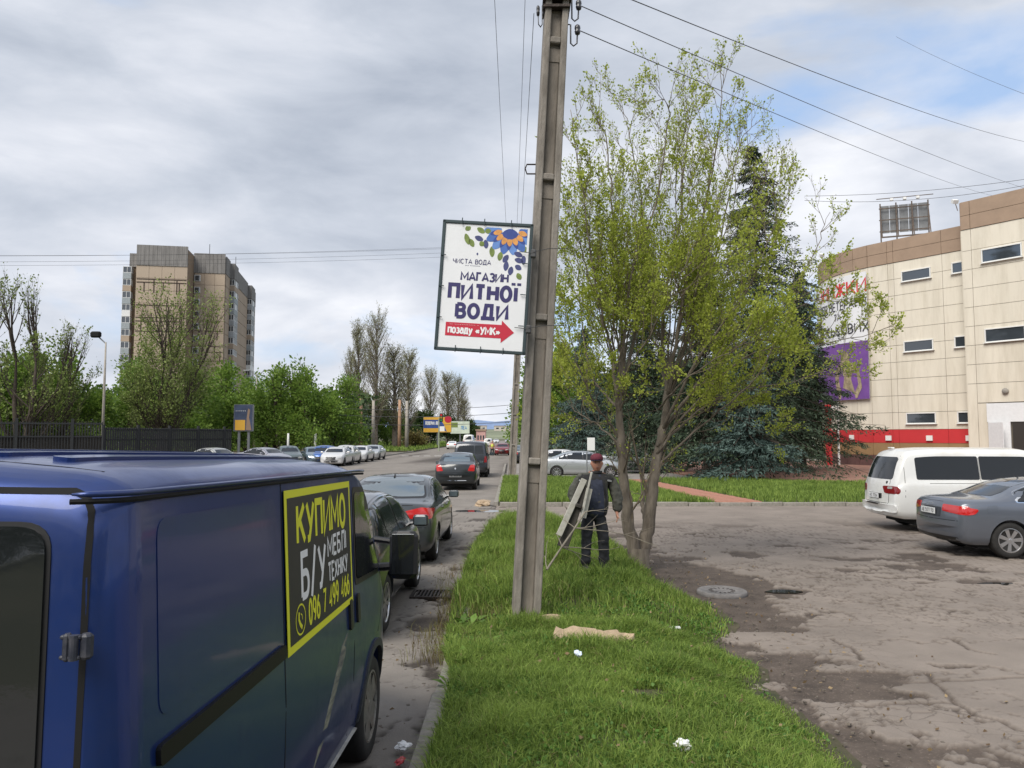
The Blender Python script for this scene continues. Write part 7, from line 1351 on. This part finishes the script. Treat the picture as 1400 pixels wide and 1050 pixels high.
for x, y in ((-.13, -.05), (.157, -.05)): MB().bevbox((x, y, .055), (.1, .28, .11), .035).build('boot', M_BOOT, man, True)
cp = MB(); cp.lathe([(.092, 0), (.101, .03), (.098, .065), (.08, .095), (.045, .115), (.0, .12)], 24, 'z', (0, 0, 0)); br = []
cpo = cp.build('cap', mat('maroon_cap', (.13, .02, .035), .8, var=.2, scale=30), man, True, HC + Vector((0, .005, .038))); cpo.scale = (.95, 1.16, .95); cpo.rotation_euler = (R(-4), 0, R(-8))
bmb = MB(); P = [(.085 * math.sin(R(a)) * 1.0, -.07 - .095 * math.cos(R(a))) for a in range(-80, 81, 16)]; bmb.prism(P + [(.085, -.06), (-.085, -.06)], .0, .008); bmb.build('cap_brim', mat('navy_brim', (.02, .025, .06), .8), cpo)
fe = MB()
for sx in (-1, 1): fe.lathe([(0, 0), (.009, .001), (.0, .004)], 8, 'y', (HC.x + sx * .029 - .012, HC.y - .104, HC.z + .012))
fe.build('eyes', mat('eye_dark', (.02, .015, .012), .3), man); fm = MB()
for sx in (-1, 1): fm.box((HC.x + sx * .03 - .012, HC.y - .103, HC.z + .027), (.03, .006, .006))
fm.build('eyebrows', mat('brow_grey', (.12, .1, .09), .9), man); MB().bevbox((HC.x - .013, HC.y - .108, HC.z - .06), (.045, .008, .009), .003).build('mouth', mat('lip', (.28, .08, .06), .6), man)
MB().bevbox((HC.x - .012, HC.y - .111, HC.z - .047), (.05, .008, .01), .003).build('moustache', mat('stubble', (.22, .17, .14), .9), man)
hr = MB(); hr.lathe([(.079, -.045), (.083, -.01), (.082, .03)], 20, 'z', (HC.x, HC.y + .016, HC.z)); hr.build('hair', mat('grey_hair', (.12, .11, .1), .9), man, True)
# white edged frame he holds
fr = thing('wooden_frame', 'worn white edged wooden frame with a dark board, held slanting by the man', 'frame', (at(790, 700, 11.3).x, 11.3, 0)); M_WW = mat('worn_white_paint', (.62, .6, .54), .75, var=.1, scale=8, col2=(.5, .48, .4), dirt=((.22, .2, .16), .6, 9)); M_DKB = mat('dark_board', (.045, .04, .033), .8, var=.3, scale=8)
def lp_(x, y, d=11.25): v = at(x, y, d); return Vector((v.x - fr.location.x, v.y - fr.location.y, v.z))
def plank(a, b, w, t, m, nm, tw=(0, -1, 0)):
    d = (b - a).normalized(); n = Vector(tw); n = (n - d * n.dot(d)).normalized(); s = d.cross(n); M = Matrix((d, s, n)).transposed(); return MB().bevbox((a + b) / 2, ((b - a).length, w, t), min(w, t) * .2, M).build(nm, m, fr)
plank(lp_(799, 655), lp_(764, 732), .085, .03, M_WW, 'side_board'); plank(lp_(809, 645, 11.2), lp_(794, 713, 11.2), .028, .028, M_WW, 'side_board'); plank(lp_(797, 662, 11.28), lp_(769, 748, 11.32), .17, .02, M_DKB, 'back_board', (-.4, -1, 0)); plank(lp_(806, 668, 11.23), lp_(797, 708, 11.25), .09, .02, M_WW, 'cross_board'); plank(lp_(787, 690, 11.2), lp_(795, 693, 11.2), .05, .1, M_DKB, 'recess_block')
# far pedestrian
pd = thing('person', 'distant pedestrian in a yellow vest walking on the far roadside', 'person', (at(673, 610, 88).x, 88, 0)); J = [((0, 0, .9), .12), ((0, 0, 1.2), .15), ((0, 0, 1.42), .1), ((0, 0, 1.52), .05), ((-.1, 0, .85), .09), ((-.14, -.1, .5), .06), ((-.15, .0, .08), .05), ((.1, 0, .85), .09), ((.12, .1, .5), .06), ((.13, .15, .08), .05), ((-.2, 0, 1.38), .05), ((-.27, -.03, 1.1), .04), ((-.25, -.15, .88), .035), ((.2, 0, 1.38), .05), ((.27, .03, 1.1), .04), ((.26, -.05, .88), .035)]
merge('body', [skin('b', J, chain([0, 1, 2, 3]) + chain([0, 4, 5, 6]) + chain([0, 7, 8, 9]) + chain([2, 10, 11, 12]) + chain([2, 13, 14, 15]), None, None, 1), head_into(None, Vector((0, 0, 1.62)), 1.0)], M_SKIN, pd)
link('vest', skin('vest', [((0, 0, .95), (.19, .14)), ((0, 0, 1.2), (.2, .15)), ((0, 0, 1.42), (.14, .11))], [(0, 1), (1, 2)], None, None, 1), mat('hi_vis_yellow', (.6, .65, .1), .6), pd); link('trousers', skin('trousers', [((0, 0, .92), .15), ((-.1, 0, .82), .11), ((-.14, -.1, .5), .085), ((-.15, 0, .1), .07), ((.1, 0, .82), .11), ((.12, .1, .5), .085), ((.13, .15, .1), .07)], [(0, 1), (1, 2), (2, 3), (0, 4), (4, 5), (5, 6)], None, None, 1), M_TRO, pd)

# far wood closing the view behind the parked cars and the fence: trunks and foliage read as one mass
rs = np.random.RandomState(77); n = 26000; X = -170 + 150 * rs.rand(n); Yw = 118 + 40 * rs.rand(n) + np.maximum(0, -40 - X) * .0; keep = (X < -24 - (Yw - 118) * .05); X, Yw = X[keep], Yw[keep]
top = 7.5 + 4.5 * fbm(X * .16, Yw * .1, 4); Z = 1.2 + (top - 1.2) * rs.rand(len(X)) ** .8; link('far_wood', leaves('far_wood', np.stack([X, Yw, Z], 1), .9, 5, aspect=.7), ML_DK, kind='stuff')
S = []
for k in range(170): x_, y_ = -160 + 133 * rs.rand(), 104 + 30 * rs.rand(); S.append((x_, y_, -.2, x_ + rs.randn() * .3, y_, 7, .22, .12))
link('far_wood_trunks', tubes('far_wood_trunks', S, 6), M_DBARK, None, True, kind='stuff')

# added tree line behind the camera, unseen, for glass and paint to reflect
rs = np.random.RandomState(78); n = 22000; X = -60 + 130 * rs.rand(n); Yw = -44 + 9 * rs.rand(n); top = 4 + 17 * fbm(X * .11, Yw * .1, 5); Z = 1.0 + (top - 1.0) * rs.rand(n) ** .8
link('added_reflection_wood', leaves('added_reflection_wood', np.stack([X, Yw, Z], 1), .9, 6, aspect=.7), ML_DK, kind='stuff')
